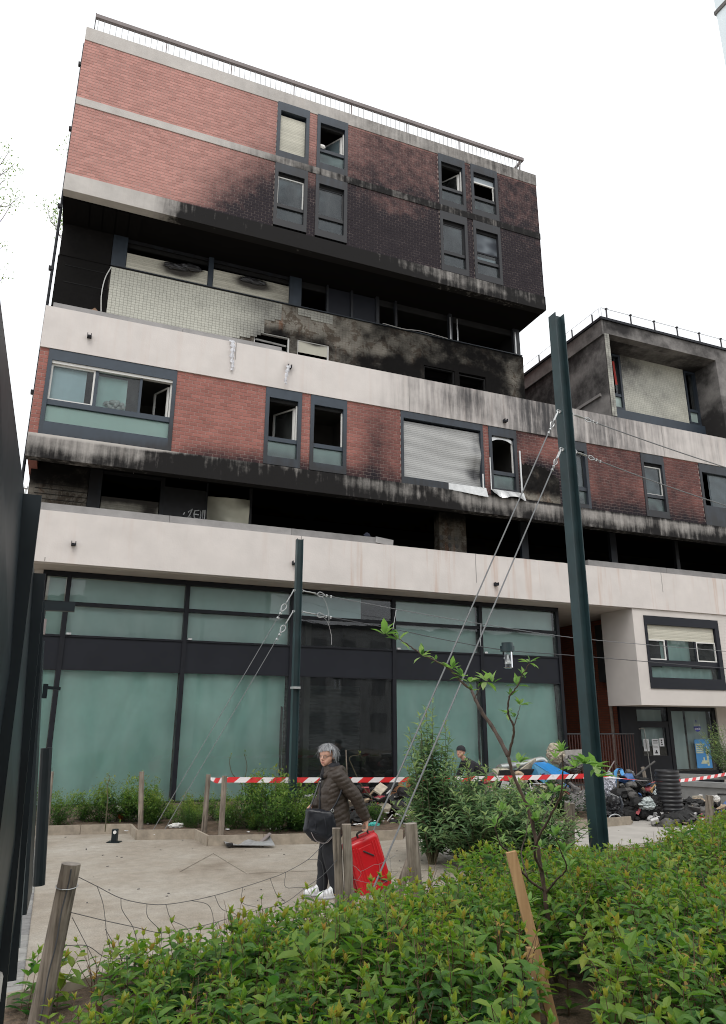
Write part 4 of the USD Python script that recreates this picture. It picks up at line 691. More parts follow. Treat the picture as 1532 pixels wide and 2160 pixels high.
# ================================================================ ground
GRAVEL = look('ground_sandy_gravel', {'g': ('geometry', {}), 'n': ('noise_texture', {'scale': 0.62, 'detail': 9.0, 'roughness': 0.68}), 'n2': ('noise_texture', {'scale': 60.0, 'detail': 3.0, 'roughness': 0.7}), 'v': ('voronoi_texture', {'scale': 38.0}),
    'r': ('rgb_ramp', {'ramp': [(0.28, (.19, .155, .118)), (0.46, (.305, .268, .22)), (0.56, (.335, .302, .255)), (0.74, (.41, .38, .335))]}), 'n4': ('noise_texture', {'scale': 7.0, 'detail': 6.0, 'roughness': .7}), 'r4': ('map_range', {'from_min': .3, 'from_max': .7, 'to_min': .84, 'to_max': 1.13}), 'm4': ('math', {'math_type': 'multiply'}), 'r2': ('map_range', {'from_min': .3, 'from_max': .7, 'to_min': .76, 'to_max': 1.2}),
    'sp': ('map_range', {'from_min': 0.0, 'from_max': .12, 'to_min': .72, 'to_max': 1.0, 'clamp': True}), 'h': ('hsv', {}), 'mm': ('math', {'math_type': 'multiply'}),
    'p': ('principled_bsdf', {'roughness': .92, 'specular_ior_level': .25}), 'b': ('bump', {'strength': .7, 'distance': .006})},
    [('g.position', 'n.vector'), ('g.position', 'n2.vector'), ('g.position', 'v.vector'), ('n.fac', 'r.fac'), ('n2.fac', 'r2.value'), ('v.distance', 'sp.value'), ('r2.result', 'mm.value1'), ('sp.result', 'mm.value2'), ('g.position', 'n4.vector'), ('n4.fac', 'r4.value'), ('r4.result', 'm4.value1'), ('mm.value', 'm4.value2'), ('m4.value', 'h.value'), ('r.color', 'h.color'), ('h.color', 'p.base_color'), ('n2.fac', 'b.height'), ('b.normal', 'p.normal')])
SOIL = plain('soil_mulch', (.11, .075, .05), .95, .45, 14, bump=.03, bscale=30)
solo('ground', MB().sheet([[(x, y, 0) for x in (-150, -20, 0, 8, 16, 40, 200)] for y in (-150, -10, 0, 6, 12, 20, 60, 250)]), GRAVEL, None, None, kind='structure')
JOINT = plain('ground_joint', (.285, .25, .205), .95, .3, 10)
pth = solo('path', MB().sheet([[(5.2, 9.4, .004), (14.5, 10.9, .004)], [(5.9, 12.35, .004), (14.5, 15.0, .004)]]), plain('path_pale_concrete', (.40, .375, .34), .9, .12, 2.5, bump=.003), None, None, kind='structure')
for a, b in (((450, 1800), (520, 1842)), ((525, 1842), (680, 1836)), ((820, 1838), (900, 1836)), ((380, 1838), (450, 1800))):
    p, q = at_z(*a, .006), at_z(*b, .006); part('path_joint', MB().bar(p, q, .010, .004), JOINT, stage.GetPrimAtPath('/World/ground'))
# grey paver strip beside the gate
PAV = [plain(f'paver_grey_{k}', c, .9, .2, 12, bump=.004) for k, c in enumerate(((.21, .205, .195), (.25, .245, .23), (.18, .175, .17)))]
pv_ = tag(UsdGeom.Xform.Define(stage, '/World/paver_strip'), kind='structure')
for r in range(46):
    for c in range(3):
        x, y = -.60 + c * .2, 3.6 + r * .2 + (.1 if c % 2 else 0)
        m = rbox(.19, .19, .06, .012, 6); m.apply_translation([x + .1, y + .1, -.018 + .004 * rng.random()]); part('paver', MB().add(m), PAV[rng.randrange(3)], pv_)
# planting beds with board edging
BOARDM = plain('edging_weathered_board', (.30, .255, .20), .85, .25, 7, bump=.004)
def bed(name, poly, z):
    import shapely
    from shapely.geometry import Polygon
    m = trimesh.creation.extrude_polygon(Polygon(poly), z, engine='earcut'); m = m.subdivide_to_size(.3); v = np.array(m.vertices)
    v[:, 2] += np.where(v[:, 2] > z - .01, .05 * (meshkit.fbm(v * [2, 2, 0], 3, 4) - .3), 0); solo(name, MB().add(v, m.faces), SOIL, None, None, kind='structure')
def edging(pts, h, label, w=.035):
    e = thing('bed_edging', label, 'edging', (0, 0, 0))
    for a, b in zip(pts[:-1], pts[1:]):
        a, b = np.array([*a, h / 2]), np.array([*b, h / 2]); n = max(1, round(np.linalg.norm(b - a) / 1.05))
        for k in range(n):
            p, q = a + (b - a) * k / n, a + (b - a) * (k + 1) / n; d = (q - p) / np.linalg.norm(q - p) * .004
            part('board', MB().bar(p + d, q - d + [0, 0, .003 * rng.random()], w, h), BOARDM, e)
E1 = [tuple(at_z(*p)[:2]) for p in ((60, 1763), (275, 1758), (287, 1772), (411, 1770), (438, 1785), (670, 1780), (850, 1771))]
edging(E1, .15, 'weathered board edging of the planting bed in front of the teal windows')
bed('planting_bed', E1 + [(7.2, 14.5), (7.5, 17.8), (-1.2, 17.8), (-1.2, 15)], .10)
E2 = [tuple(at_z(*p)[:2]) for p in ((1115, 1757), (1190, 1752), (1250, 1747), (1332, 1740))]
edging(E2, .15, 'short board edging of the bed behind the big steel post')
bed('planting_bed', E2 + [(10.4, 13.2), (9.6, 15.2), (7.6, 14.6)], .10)
E3 = [(-.10, 5.72), (.88, 6.05), (2.6, 6.66), (3.55, 7.05), (6.9, 9.05), (9.6, 9.5), (15, 9.9)]
edging(E3[:4], .16, 'dark timber edging at the front of the leafy foreground bed', .05)
bed('planting_bed', E3 + [(15, 6), (6, 0.6), (1.0, .8), (-.2, 2.5)], .08)

# ================================================================ steel posts, cables, lamp
STEEL = plain('steel_dark_green', (.015, .034, .038), .42, .35, 2.2, spec=.5, bump=.0006, bscale=8)
GALV = plain('steel_galvanised', (.48, .49, .49), .38, .15, 20, metallic=.7)
CABLE = plain('cable_grey_steel', (.17, .175, .18), .6, .15, 30, metallic=.1); WIRE = plain('wire_dark', (.06, .06, .065), .6)
def hbeam(name, label, x, y, z1, s, attach):
    t = thing(name, label, 'steel post', (x, y, 0)); f, wb = s * .075, s * .05; h = s / 2
    part('flange', MB().box(-h, -h + f, -h, h, 0, z1), STEEL, t); part('flange', MB().box(h - f, h, -h, h, 0, z1), STEEL, t); part('web', MB().box(-h + f, h - f, -wb / 2, wb / 2, 0, z1 - .002), STEEL, t)
    part('base_plate', MB().box(-s, s, -s, s, 0, .02), STEEL, t)
    for z in attach:
        for sx in (-1, 1):
            e = trimesh.creation.torus(s * .16, s * .05, major_sections=14, minor_sections=7); e.apply_transform(trimesh.transformations.rotation_matrix(PI / 2, [1, 0, 0])); e.apply_translation([sx * (h + s * .2), -h * .3, z])
            part('eye_bolt', MB().add(e).tube([(sx * h * .9, -h * .3, z), (sx * (h + s * .08), -h * .3, z)], s * .13, 8), GALV, t)
    return t
NP = np.array([7.08, 8.78]); FP = np.array([3.93, 12.85])
hbeam('steel_post', 'tall dark green steel post rising from the leafy bed above the rooftops', *NP, 8.44, .186, (6.65, 6.0))
hbeam('steel_post', 'shorter dark green steel post standing in the bed before the glazed shopfront', *FP, 5.19, .12, (4.20, 3.81))
part('clamp', MB().box(-.075, .075, -.075, .075, 2.42, 2.46), GALV, stage.GetPrimAtPath('/World/steel_post_001'))
def tensioner(parent, a, d, s):                # turnbuckle, thimble and clamps along a cable
    d = np.asarray(d, float) / np.linalg.norm(d); u, w, _ = frame_of(d)
    part('turnbuckle', MB().tube([a, a + d * .25 * s], .012 * s, 6).tube([a + d * .06 * s + u * .02 * s, a + d * .24 * s + u * .02 * s], .008 * s, 5).tube([a + d * .06 * s - u * .02 * s, a + d * .24 * s - u * .02 * s], .008 * s, 5), GALV, parent)
    q = a + d * .36 * s; ang = np.linspace(0, 2 * PI, 13); part('thimble', MB().tube([q + d * .07 * s * math.cos(t) + w * .04 * s * math.sin(t) * (1 - .4 * math.cos(t)) for t in ang], .009 * s, 5), GALV, parent)
    for k in (.47, .56): part('cable_clamp', MB().tube([a + d * k * s - w * .02 * s, a + d * k * s + w * .028 * s], .016 * s, 6).tube([a + d * (k - .015) * s, a + d * (k + .015) * s], .022 * s, 6), GALV, parent)
def cable(label, pts, r, s=1.0, mat=None):
    t = thing('steel_cable', label, 'cable'); part('strand', MB().tube(pts, r, 6), mat or CABLE, t); tensioner(t, np.asarray(pts[0], float), np.asarray(pts[1], float) - np.asarray(pts[0], float), s); return t
zoff = .186 / 2 + .05
for z, px, lab in ((6.65, (735, 1873), 'upper grey guy cable running down from the big post past the suitcase'), (6.0, (778, 1897), 'lower grey guy cable running down from the big post past the suitcase')):
    a = np.array([NP[0] - zoff, NP[1] - .03, z]); b = at_z(*px, .05); cable(lab, [a, a + (b - a) * .1, b], .010, .85)
    g = thing('ground_anchor', f'steel anchor holding the {"upper" if z > 6.2 else "lower"} guy cable of the big post in the shrubs', 'anchor', (b[0], b[1], 0)); part('rod', MB().tube([(0, 0, -.1), (0, 0, .07)], .02, 6), GALV, g); part('plate', MB().box(-.06, .06, -.06, .06, 0, .012), GALV, g)
for z, px, lab in ((6.65, (1532, 987), 'upper cable stretching from the big post out to the right'), (6.0, (1532, 1063), 'lower cable stretching from the big post out to the right')):
    a = np.array([NP[0] + zoff, NP[1] - .03, z]); b = at_y(*px, 8.7); e = b + (b - a) * .8 + [0, 0, .12]; cable(lab, catenary(a, e, .06 if z > 6.2 else .1, 16), .009, .85)
zo = .12 / 2 + .03
for z, px, lab in ((4.20, (322, 1753), 'upper thin guy wire from the shorter post down to the left bed'), (3.81, (346, 1753), 'lower thin guy wire from the shorter post down to the left bed')):
    a = np.array([FP[0] - zo, FP[1] - .02, z]); b = at_z(*px, .12); cable(lab, [a, a + (b - a) * .1, b], .007, 1.05)
UP = [np.array([FP[0] + zo, FP[1] - .02, 4.2])] + [at_y(*p, 12.85) for p in ((836, 1285), (1015, 1316), (1225, 1347), (1532, 1374))]; UP.append(UP[-1] * 2 - UP[-2])
LO = [np.array([FP[0] + zo, FP[1] - .02, 3.81])] + [at_y(*p, 12.85) for p in ((830, 1327), (940, 1350), (1070, 1372), (1225, 1384), (1532, 1410))]; LO.append(LO[-1] * 2 - LO[-2])
cable('upper suspension cable from the shorter post across the teal windows', spline(UP, 6), .007, 1.0); t = cable('lower suspension cable carrying the hanging lamp', spline(LO, 6), .008, 1.0, WIRE)
for a, b in (((836, 1287), (829, 1328)), ((1015, 1317), (1014, 1362))): part('hanger', MB().tube([at_y(*a, 12.85), at_y(*b, 12.85)], .006, 5), GALV, t)
for px in ((655, 1250), (660, 1295)):
    p0 = at_y(*px, 12.83); part('loose_end', MB().tube(spline([p0, p0 + [.25, 0, -.08], p0 + [.36, 0, -.32], p0 + [.38, 0, -.55]], 6), .004, 4), GALV, t)
lp = at_y(1070, 1360, 12.85); lm = thing('hanging_lamp', 'small dark green lamp with a clear glass cylinder hanging on the cable', 'lamp', lp)
part('cap', MB().lathe([(0, .04), (.115, .04), (.115, -.03), (.145, -.03), (.145, -.14), (.10, -.15), (0, -.15)], 22), STEEL, lm)
part('glass_cylinder', MB().lathe([(.098, -.15), (.098, -.46), (.07, -.475), (0, -.475)], 24), glass('glass_clear_lamp', (.93, .95, .95)), lm)
part('bulb', MB().lathe([(0, -.18), (.02, -.2), (.03, -.3), (.075, -.36), (.075, -.39), (0, -.40)], 16), ALU, lm)

# ================================================================ dark metal gate at the left edge
GATE = plain('gate_dark_metal', (.008, .013, .016), .40, .4, 2.5, spec=.3, bump=.004, bscale=5); GEDGE = plain('gate_bare_edge', (.20, .24, .25), .4, .2, 8)  # paler second tone paints highlights along the gate edges and louvres
gt = thing('metal_gate', 'tall dark metal gate leaf seen edge-on at the left border', 'gate')
def quad_slab(p, q, r, s, th):                 # slab from four corner points, thickened towards -x
    c = np.array([p, q, r, s], float); d = np.array([-th, 0, 0]); return MB().add(np.vstack([c, c + d]), BF)
A0, A1, A2, A3 = at_y(-14, 590, .75), at_y(84, 1300, 3.05), at_y(38, 2000, 3.05), np.array([-.118, .75, 1.12])
A0 = np.array([-.1045, .75, 2.235]); part('leaf_sheet', quad_slab(A0, A1, A2, A3, .03), GATE, gt)
def on(u, v, off=0.0): b = A3 + (A2 - A3) * u; tp = A0 + (A1 - A0) * u; return b + (tp - b) * v + [off, 0, 0]
for u, w, o in ((.30, .05, .008), (.62, .05, .006), (.83, .04, .005)): part('stiffener', MB().bar(on(u, .0, o), on(u, .99, o), .016, w, (1, 0, 0)), GATE, gt); part('edge_strip', MB().bar(on(u + .012, .0, o + .008), on(u + .012, .99, o + .008), .003, .004, (1, 0, 0)), GEDGE, gt)
part('edge_strip', MB().bar(A2 + [.001, 0, 0], A1 + [.001, 0, 0], .005, .012), GEDGE, gt); part('cap_rail', MB().bar(A0 + [-.012, 0, .004], A1 + [-.012, 0, .004], .022, .008), GATE, gt)
part('bolt', MB().add(trimesh.creation.icosphere(2, .012, ).apply_translation(on(.42, .93, .006))), GALV, gt)
for k in range(11): v = .46 - .028 * k; part('louvre', MB().bar(on(.36, v, .006), on(.40, v - .012, .012), .012, .006), GEDGE, gt)
gp = thing('gate_post', 'dark round gate stop post with a short arm beside the gate leaf', 'post')
B0, B1 = at_y(82, 1868, 5.4), at_y(98, 1578, 5.4); part('tube', MB().tube([B0, B1], .036, 12), GATE, gp)
part('back_plate', quad_slab(at_y(92, 1352, 4.6), at_y(94, 1352, 5.2), at_y(68, 1880, 5.2), at_y(56, 1930, 4.6), .02), GATE, gp)
p, q = at_y(66, 1277, 5.3), at_y(158, 1281, 5.3); part('arm', MB().bar(p, q, .05, .062), GATE, gp); part('hinge', MB().obox(at_y(90, 1322, 5.2), (.04, .04, .10)), RAILM, gp)
p, q = at_y(96, 1450, 5.3), at_y(128, 1453, 5.3); part('latch', MB().bar(p, q, .02, .02).obox(at_y(95, 1458, 5.25), (.03, .03, .09)), GATE, gp)
solo('stone_pier', MB().add(rbox(.40, .85, 1.25, .012, 6).apply_translation([-.248, 1.985, .605])), plain('stone_pale', (.46, .44, .40), .9, .15, 6, bump=.004), 'pale stone pier head at the bottom left corner beside the gate', 'stone pier')

# ================================================================ wooden stakes
WOODG = look('timber_grey_stake', {'g': ('geometry', {}), 'mp': ('mapping', {'scale': (26, 26, 2.0)}), 'n': ('noise_texture', {'scale': 1.0, 'detail': 6.0, 'roughness': .65}), 'n2': ('noise_texture', {'scale': 5.0, 'detail': 3.0}),
    'r': ('rgb_ramp', {'ramp': [(.32, (.07, .055, .042)), (.5, (.20, .165, .13)), (.72, (.30, .26, .215))]}), 'h': ('hsv', {}), 'mr': ('map_range', {'from_min': .3, 'from_max': .7, 'to_min': .65, 'to_max': 1.25}), 'p': ('principled_bsdf', {'roughness': .9}), 'b': ('bump', {'strength': .9, 'distance': .006})},
    [('g.position', 'mp.vector'), ('mp.vector', 'n.vector'), ('n.fac', 'r.fac'), ('g.position', 'n2.vector'), ('n2.fac', 'mr.value'), ('mr.result', 'h.value'), ('r.color', 'h.color'), ('h.color', 'p.base_color'), ('n.fac', 'b.height'), ('b.normal', 'p.normal')])
ENDG = plain('timber_end_grain', (.26, .23, .20), .9, .3, 30)
def stake(label, base, top, w, seed, z0=0.0, group=None, n=14):
    b = at_z(*base, z0); f = b @ FH; t = at_d(*top, f); b = b - (t - b) * .06; r = w / 2
    L = np.linspace(0, 1, 12); P = b + (t - b) * L[:, None]; u, v, d = frame_of(t - b); ang = np.arange(n) * 2 * PI / n; V = []
    for i, p in enumerate(P):
        rr = r * (1.05 - .1 * L[i]) * (1 + .16 * (meshkit.noise(np.stack([np.cos(ang) * 1.5 + seed, np.sin(ang) * 1.5, np.full(n, L[i] * 3.0)], 1), seed) - .5)) * (1 - .10 * (np.abs(ang - 4.0) < .25))
        V.append(p + (np.cos(ang) * rr)[:, None] * u + (np.sin(ang) * rr)[:, None] * v)
    s = thing('wooden_stake', label, 'stake', group=group); part('pole', MB().sheet([np.vstack([q, q[:1]]) for q in V]), WOODG, s, smooth=50)
    part('cut_end', MB().add(np.vstack([V[-1], P[-1] + d * r * .06]), np.array([[i, (i + 1) % n, n] for i in range(n)])), ENDG, s)
    return s, b, t
stake('grey round stake at the far left end of the planting bed', (98, 1748), (109, 1628), .075, 1, .1)
stake('grey round stake at the inner corner of the left planting bed', (296, 1756), (299, 1628), .085, 2, .1)
stake('leaning grey stake where the striped tape is tied', (430, 1758), (440, 1634), .085, 3, .1)
stake('knotty stake just right of the one where the tape is tied', (466, 1767), (474, 1637), .09, 4, .1)
s, nb, nt = stake('thick leaning round stake in the left foreground holding the wire fence', (66, 2230), (151, 1822), .118, 5, 0.0)
part('crack', MB().tube([nt + (nb - nt) * k + [.004 * math.sin(k * 20), -.059, 0] for k in np.linspace(.02, .9, 14)], .004, 4), WIRE, s)
part('tie_wire', MB().tube([nt + (nb - nt) * .115 + .062 * (np.cos(a) * np.array([1, 0, 0]) + np.sin(a) * np.array([0, 1, .15])) for a in np.linspace(0, 2 * PI, 20)], .003, 5), GALV, s)
stake('grey round stake at the right of the suitcase beside the tall shrub', (884, 1960), (867, 1737), .125, 6, .05)
stake('short leaning stake between the suitcase and the tall shrub', (832, 1905), (876, 1790), .10, 7, .0)
stake('pale round stake behind the sapling, left of the big steel post', (1200, 1815), (1203, 1694), .16, 8, .0)
stake('pale round stake at the far right beside the black corrugated drum', (1497, 1775), (1497, 1678), .13, 9, .0)
stake('thin bamboo-like stake behind the walking woman', (735, 1700), (730, 1582), .032, 12, .1, n=8)
stake('bent burnt post leaning in the black debris heap', (1372, 1692), (1356, 1618), .09, 13, .1)
# split square stake
b = at_z(730, 2000, 0); f = b @ FH; t = at_d(721, 1742, f); s = thing('wooden_stake', 'weathered split square stake in front of the red suitcase', 'stake')
for k, (dx, w, dz) in enumerate(((-.042, .074, -.02), (.037, .078, .012))):
    o = CR * dx; P = [b - [0, 0, .1], b + (t - b) * .5 + CR * .004, t + [0, 0, dz]]; m = MB()
    rows_ = []
    for i, p in enumerate(spline(P, 7)):
        ww, hh = w * (1 + .05 * math.sin(i * 1.3 + k)), .10; q = p + o * (1 + .1 * i / 14)
        rows_.append([q + CR * (ww / 2 * sx) - FH * (hh / 2 * sy) for sx, sy in ((-1, -.85), (-1, .8), (-.8, 1), (.85, 1), (1, .8), (1, -.85), (-1, -.85))])
    m.sheet(rows_); n0 = len(rows_) - 1; m.add(np.array(rows_[-1][:6]), np.array([[0, 1, 2], [0, 2, 3], [0, 3, 4], [0, 4, 5]])); part('half', m, WOODG, s, smooth=30)
sb, stp = b, t
NEWW = look('timber_new_batten', {'g': ('geometry', {}), 'mp': ('mapping', {'scale': (40, 40, 3)}), 'n': ('noise_texture', {'scale': 1.0, 'detail': 5.0}), 'r': ('rgb_ramp', {'ramp': [(.3, (.30, .17, .075)), (.7, (.44, .275, .135))]}), 'p': ('principled_bsdf', {'roughness': .75})}, [('g.position', 'mp.vector'), ('mp.vector', 'n.vector'), ('n.fac', 'r.fac'), ('r.color', 'p.base_color')])
def batten(name, label, base, top, dist, w, th, mat, cat):
    a, c = at_d(*base, dist), at_d(*top, dist); a = a + (a - c) * .25; t_ = thing(name, label, cat); part('batten', MB().bar(a, c, th, w, CR), mat, t_); return t_, c
tb, c = batten('tree_prop', 'long new wooden batten propped against the young tree', (1165, 2150), (1078, 1797), 4.9, .062, .04, NEWW, 'wooden batten')
tb, c = batten('tree_prop', 'short upright batten with a screw beside the young tree', (1128, 2160), (1121, 1999), 4.75, .06, .04, NEWW, 'wooden batten')
part('screw', MB().add(trimesh.creation.icosphere(1, .006).apply_translation(at_d(1124, 2064, 4.72))), GALV, tb)
batten('board', 'dark grey board standing low in the shrubs behind the battens', (1110, 2175), (1110, 2060), 4.95, .16, .03, plain('timber_dark_board', (.075, .06, .055), .85, .3, 9), 'board')

# ================================================================ wire mesh fence sagging between the stakes
wf = thing('wire_fence', 'sagging wire mesh fence between the thick leaning stake and the split stake', 'wire fence')
def wpt(px, py):
    u = np.clip((px - 140) / 570, -.05, 1.4); g = nt[:2] + (stp[:2] - nt[:2]) * u; dist = g @ FH[:2]; return at_d(px, py, dist - .06)
for pts in ([(165, 1850), (205, 1870), (255, 1895), (310, 1907), (350, 1908), (404, 1900), (453, 1889), (512, 1872), (570, 1853), (603, 1840), (649, 1814), (680, 1784), (705, 1760)],
            [(150, 1925), (220, 1942), (280, 1955), (340, 1968), (395, 1960), (451, 1947), (500, 1932), (550, 1919), (602, 1904), (642, 1875), (683, 1845), (711, 1814)],
            [(138, 1995), (185, 1996), (228, 2022), (290, 2020), (340, 2025), (402, 2004), (445, 1998), (491, 1976), (536, 1958), (591, 1941), (637, 1924), (674, 1915), (705, 1905)]):
    part('line_wire', MB().tube(spline([wpt(*p) for p in pts], 5), .0022, 5), WIRE, wf)
for pts in ([(205, 1870), (217, 1905), (222, 1940), (226, 1975), (236, 2010)], [(255, 1895), (258, 1920), (280, 1955), (290, 1990)], [(310, 1907), (312, 1935), (340, 1968), (337, 2010)], [(350, 1908), (362, 1940), (396, 1960), (403, 2003)],
            [(404, 1900), (440, 1910), (451, 1947), (447, 1996)], [(453, 1889), (468, 1918), (500, 1932), (491, 1976)], [(512, 1872), (512, 1905), (550, 1919), (536, 1958), (570, 1992)], [(570, 1853), (583, 1886), (602, 1904), (580, 1915), (591, 1941)],
            [(603, 1840), (603, 1872), (642, 1875), (637, 1924), (655, 1945)], [(649, 1814), (675, 1815), (683, 1845), (683, 1895)], [(152, 1935), (183, 1995), (210, 2050)], [(222, 1960), (250, 2010), (262, 2040)]):
    part('stay_wire', MB().tube(spline([wpt(*p) for p in pts], 5), .0019, 5), WIRE, wf)
for pts in ([(738, 1822), (752, 1830), (762, 1838), (790, 1824), (803, 1822), (835, 1804)], [(745, 1855), (775, 1862), (805, 1864), (840, 1840)], [(752, 1830), (762, 1842), (755, 1856)], [(800, 1822), (801, 1840)], [(822, 1802), (826, 1838), (832, 1842)]):
    part('loose_wire', MB().tube(spline([at_d(*p, 7.6) for p in pts], 5), .0017, 5), CABLE, wf)
# garden lights
for base, top, w, lab in (((241, 1777), (241, 1749), .085, 'small dark square bollard light on the sandy ground by the bed'), ((455, 2062), (455, 2004), .12, 'dark square bollard light half hidden by the foreground shrubs')):
    b = at_z(*base); h = (at_d(*top, b @ FH))[2]; t = thing('bollard_light', lab, 'bollard light', b, -YAW)
    part('body', MB().add(rbox(w, w, h, .006, 6).apply_translation([0, 0, h / 2])), GATE, t); part('foot', MB().box(-w * 1.2, w * 1.2, -w * .9, w * .9, 0, .012), GATE, t)
    part('lens', MB().add(trimesh.creation.cylinder(.026, .012, sections=18).apply_transform(trimesh.transformations.rotation_matrix(PI / 2, [1, 0, 0])).apply_translation([w * .1, -w / 2 - .004, h * .78])), WHITEF, t)
# striped barrier tape
TAPE = look('tape_red_white', {'u': ('texture_coordinate', {}), 's': ('separate_xyz', {}), 'm': ('math', {'math_type': 'multiply_add', 'value2': 1.0}), 'f': ('math', {'math_type': 'fraction'}), 'g': ('math', {'math_type': 'greater_than', 'value2': .5}), 'mx': ('mix_color', {'a': (.74, .70, .70), 'b': (.62, .022, .025)}), 'k': ('math', {'math_type': 'multiply', 'value2': -.28}), 'p': ('principled_bsdf', {'roughness': .4})},
    [('u.UV', 's.vector'), ('s.y', 'k.value1'), ('s.x', 'm.value1'), ('k.value', 'm.value3'), ('m.value', 'f.value1'), ('f.value', 'g.value1'), ('g.value', 'mx.fac'), ('mx.result', 'p.base_color')])
def tape(label, pts, w, period, twist=lambda t: 0.0, sag=.03):
    P = np.vstack([catenary(a, b, sag, 40)[(0 if i == 0 else 1):] for i, (a, b) in enumerate(zip(pts[:-1], pts[1:]))]); L = np.r_[0, np.cumsum(np.linalg.norm(np.diff(P, axis=0), axis=1))]; m = MB(); rows_, uv = [], []
    for p, l in zip(P, L):
        a = twist(l / L[-1]); d = np.array([0, math.sin(a), math.cos(a)]); rows_.append([p - d * w / 2, p + d * w / 2]); uv += [(l / period, 0), (l / period, 1)]
    solo('barrier_tape', m.sheet(rows_), TAPE, label, 'barrier tape', uv=np.array(uv))
ta = at_y(440, 1640, 13.66); tb_ = at_y(472, 1645, 13.05); tc = at_y(1240, 1637, 12.35); td = at_y(1397, 1650, 11.66); te = at_y(1560, 1627, 12.2)
tape('red and white striped barrier tape stretched low behind the walking woman', [ta, tb_, tc], .088, .40, lambda t: .9 * math.exp(-((t - .015) / .02) ** 2) + .15 * math.sin(t * 9))
tape('red and white tape running from the big post to the black drum', [at_y(1272, 1638, 11.9), td + [0, 0, .01]], .05, .62, lambda t: 1.1 + .6 * t, .01); tape('striped tape rising from the black drum to the right edge', [at_y(1434, 1647, 11.62), te], .06, .28, lambda t: .4 - .3 * t, .02)
# ================================================================ people
SKIN = plain('skin', (.52, .29, .21), .5, .08, 14); SKINR = plain('skin_lips', (.38, .13, .11), .5, .1, 20); HAIRG = look('hair_silver', {'g': ('geometry', {}), 'mp': ('mapping', {'scale': (90, 90, 14)}), 'n': ('noise_texture', {'scale': 1.0, 'detail': 5.0, 'roughness': .6}), 'r': ('rgb_ramp', {'ramp': [(.25, (.20, .205, .215)), (.5, (.33, .34, .35)), (.75, (.48, .48, .49))]}), 'p': ('principled_bsdf', {'roughness': .5}), 'b': ('bump', {'strength': .5, 'distance': .003})},
    [('g.position', 'mp.vector'), ('mp.vector', 'n.vector'), ('n.fac', 'r.fac'), ('r.color', 'p.base_color'), ('n.fac', 'b.height'), ('b.normal', 'p.normal')])
COATM = plain('coat_brown_quilted', (.042, .031, .024), .5, .15, 20, bump=.003, bscale=40, spec=.35); TROUS = plain('trousers_black', (.012, .013, .017), .85, .25, 25); SHOE = plain('shoe_white_leather', (.68, .68, .69), .5, .06, 10); SOLE = plain('shoe_sole_grey', (.42, .42, .43), .7); KNIT = plain('collar_dark_knit', (.018, .018, .022), .9, .2, 40); LEATH = plain('bag_black_leather', (.009, .010, .014), .36, .25, 14, bump=.004, bscale=9, spec=.4); GLASSF = plain('spectacle_frame', (.2, .19, .18), .3, metallic=.6); EYE_ = plain('eye_dark', (.03, .022, .02), .2)
def S(p, r): return (np.asarray(p, float), r)
def rz(v, a, c=(0, 0, 0)): v = np.asarray(v, float) - c; return np.stack([v[..., 0] * math.cos(a) - v[..., 1] * math.sin(a), v[..., 0] * math.sin(a) + v[..., 1] * math.cos(a), v[..., 2]], -1) + c
def head_bones(c, yaw, k=1.0):                 # skull, jaw, cheeks, brow, nose, ears; faces +x before the turn
    q = lambda x, y, z, r: S(rz(np.array([x, y, z]) * k, yaw) + c, r * k)
    return [[q(-.030, 0, .030, .082), q(.020, 0, .030, .076)], [q(.02, 0, .02, .070), q(.045, 0, -.075, .032)], [q(.02, .035, -.02, .045), q(.055, .012, -.068, .030)], [q(.02, -.035, -.02, .045), q(.055, -.012, -.068, .030)],
            [q(.066, .03, .022, .017), q(.066, -.03, .022, .017)], [q(.083, 0, .012, .009), q(.108, 0, -.026, .011)], [q(.100, 0, -.028, .010), q(.084, .010, -.032, .010), q(.084, -.010, -.032, .010)], [q(.080, .014, -.055, .010), q(.080, -.014, -.055, .010)], [q(.076, .010, -.072, .010), q(.076, -.010, -.072, .010)], [q(.066, 0, -.092, .017), q(.05, 0, -.085, .02)],
            [q(-.005, .078, .01, .012), q(-.012, .086, -.02, .013)], [q(-.005, -.078, .01, .012), q(-.012, -.086, -.02, .013)]]
def hand_bones(w, d, palm_n, curl, k=1.0):     # wrist w, direction d of the palm, normal of the palm; four fingers and a thumb
    d = d / np.linalg.norm(d); n = palm_n - d * (palm_n @ d); n /= np.linalg.norm(n); s = np.cross(d, n); B = [[S(w, .024), S(w + d * .03 + s * .018, .017), S(w + d * .03 - s * .018, .017)], [S(w + d * .03 + s * .018, .017), S(w + d * .03 - s * .018, .017), S(w + d * .085 + s * .030, .012), S(w + d * .085 - s * .030, .012)]]
    for i, (o, ln) in enumerate(((.031, .066), (.011, .074), (-.010, .069), (-.030, .055))):
        p = w + d * .085 + s * o; a = 0.0
        for j, fr in enumerate((.45, .30, .25)):
            a += curl[j]; e = p + (d * math.cos(a) + n * math.sin(a)) * ln * fr; B.append([S(p, .0095 - .001 * j), S(e, .0088 - .001 * j)]); p = e
    p = w + d * .03 + s * .026; e = p + (d * .5 + s * .6 + n * .5) * .038; g = e + (d * .75 + n * .6 - s * .1) * .032; B += [[S(p, .015), S(e, .0115)], [S(e, .0115), S(g, .009)]]
    return B
def bend(m, seed, amp, f): v = np.array(m.vertices); return v + np.array(m.vertex_normals) * (amp * (meshkit.fbm(v * f, 4, seed) - .5))[:, None]
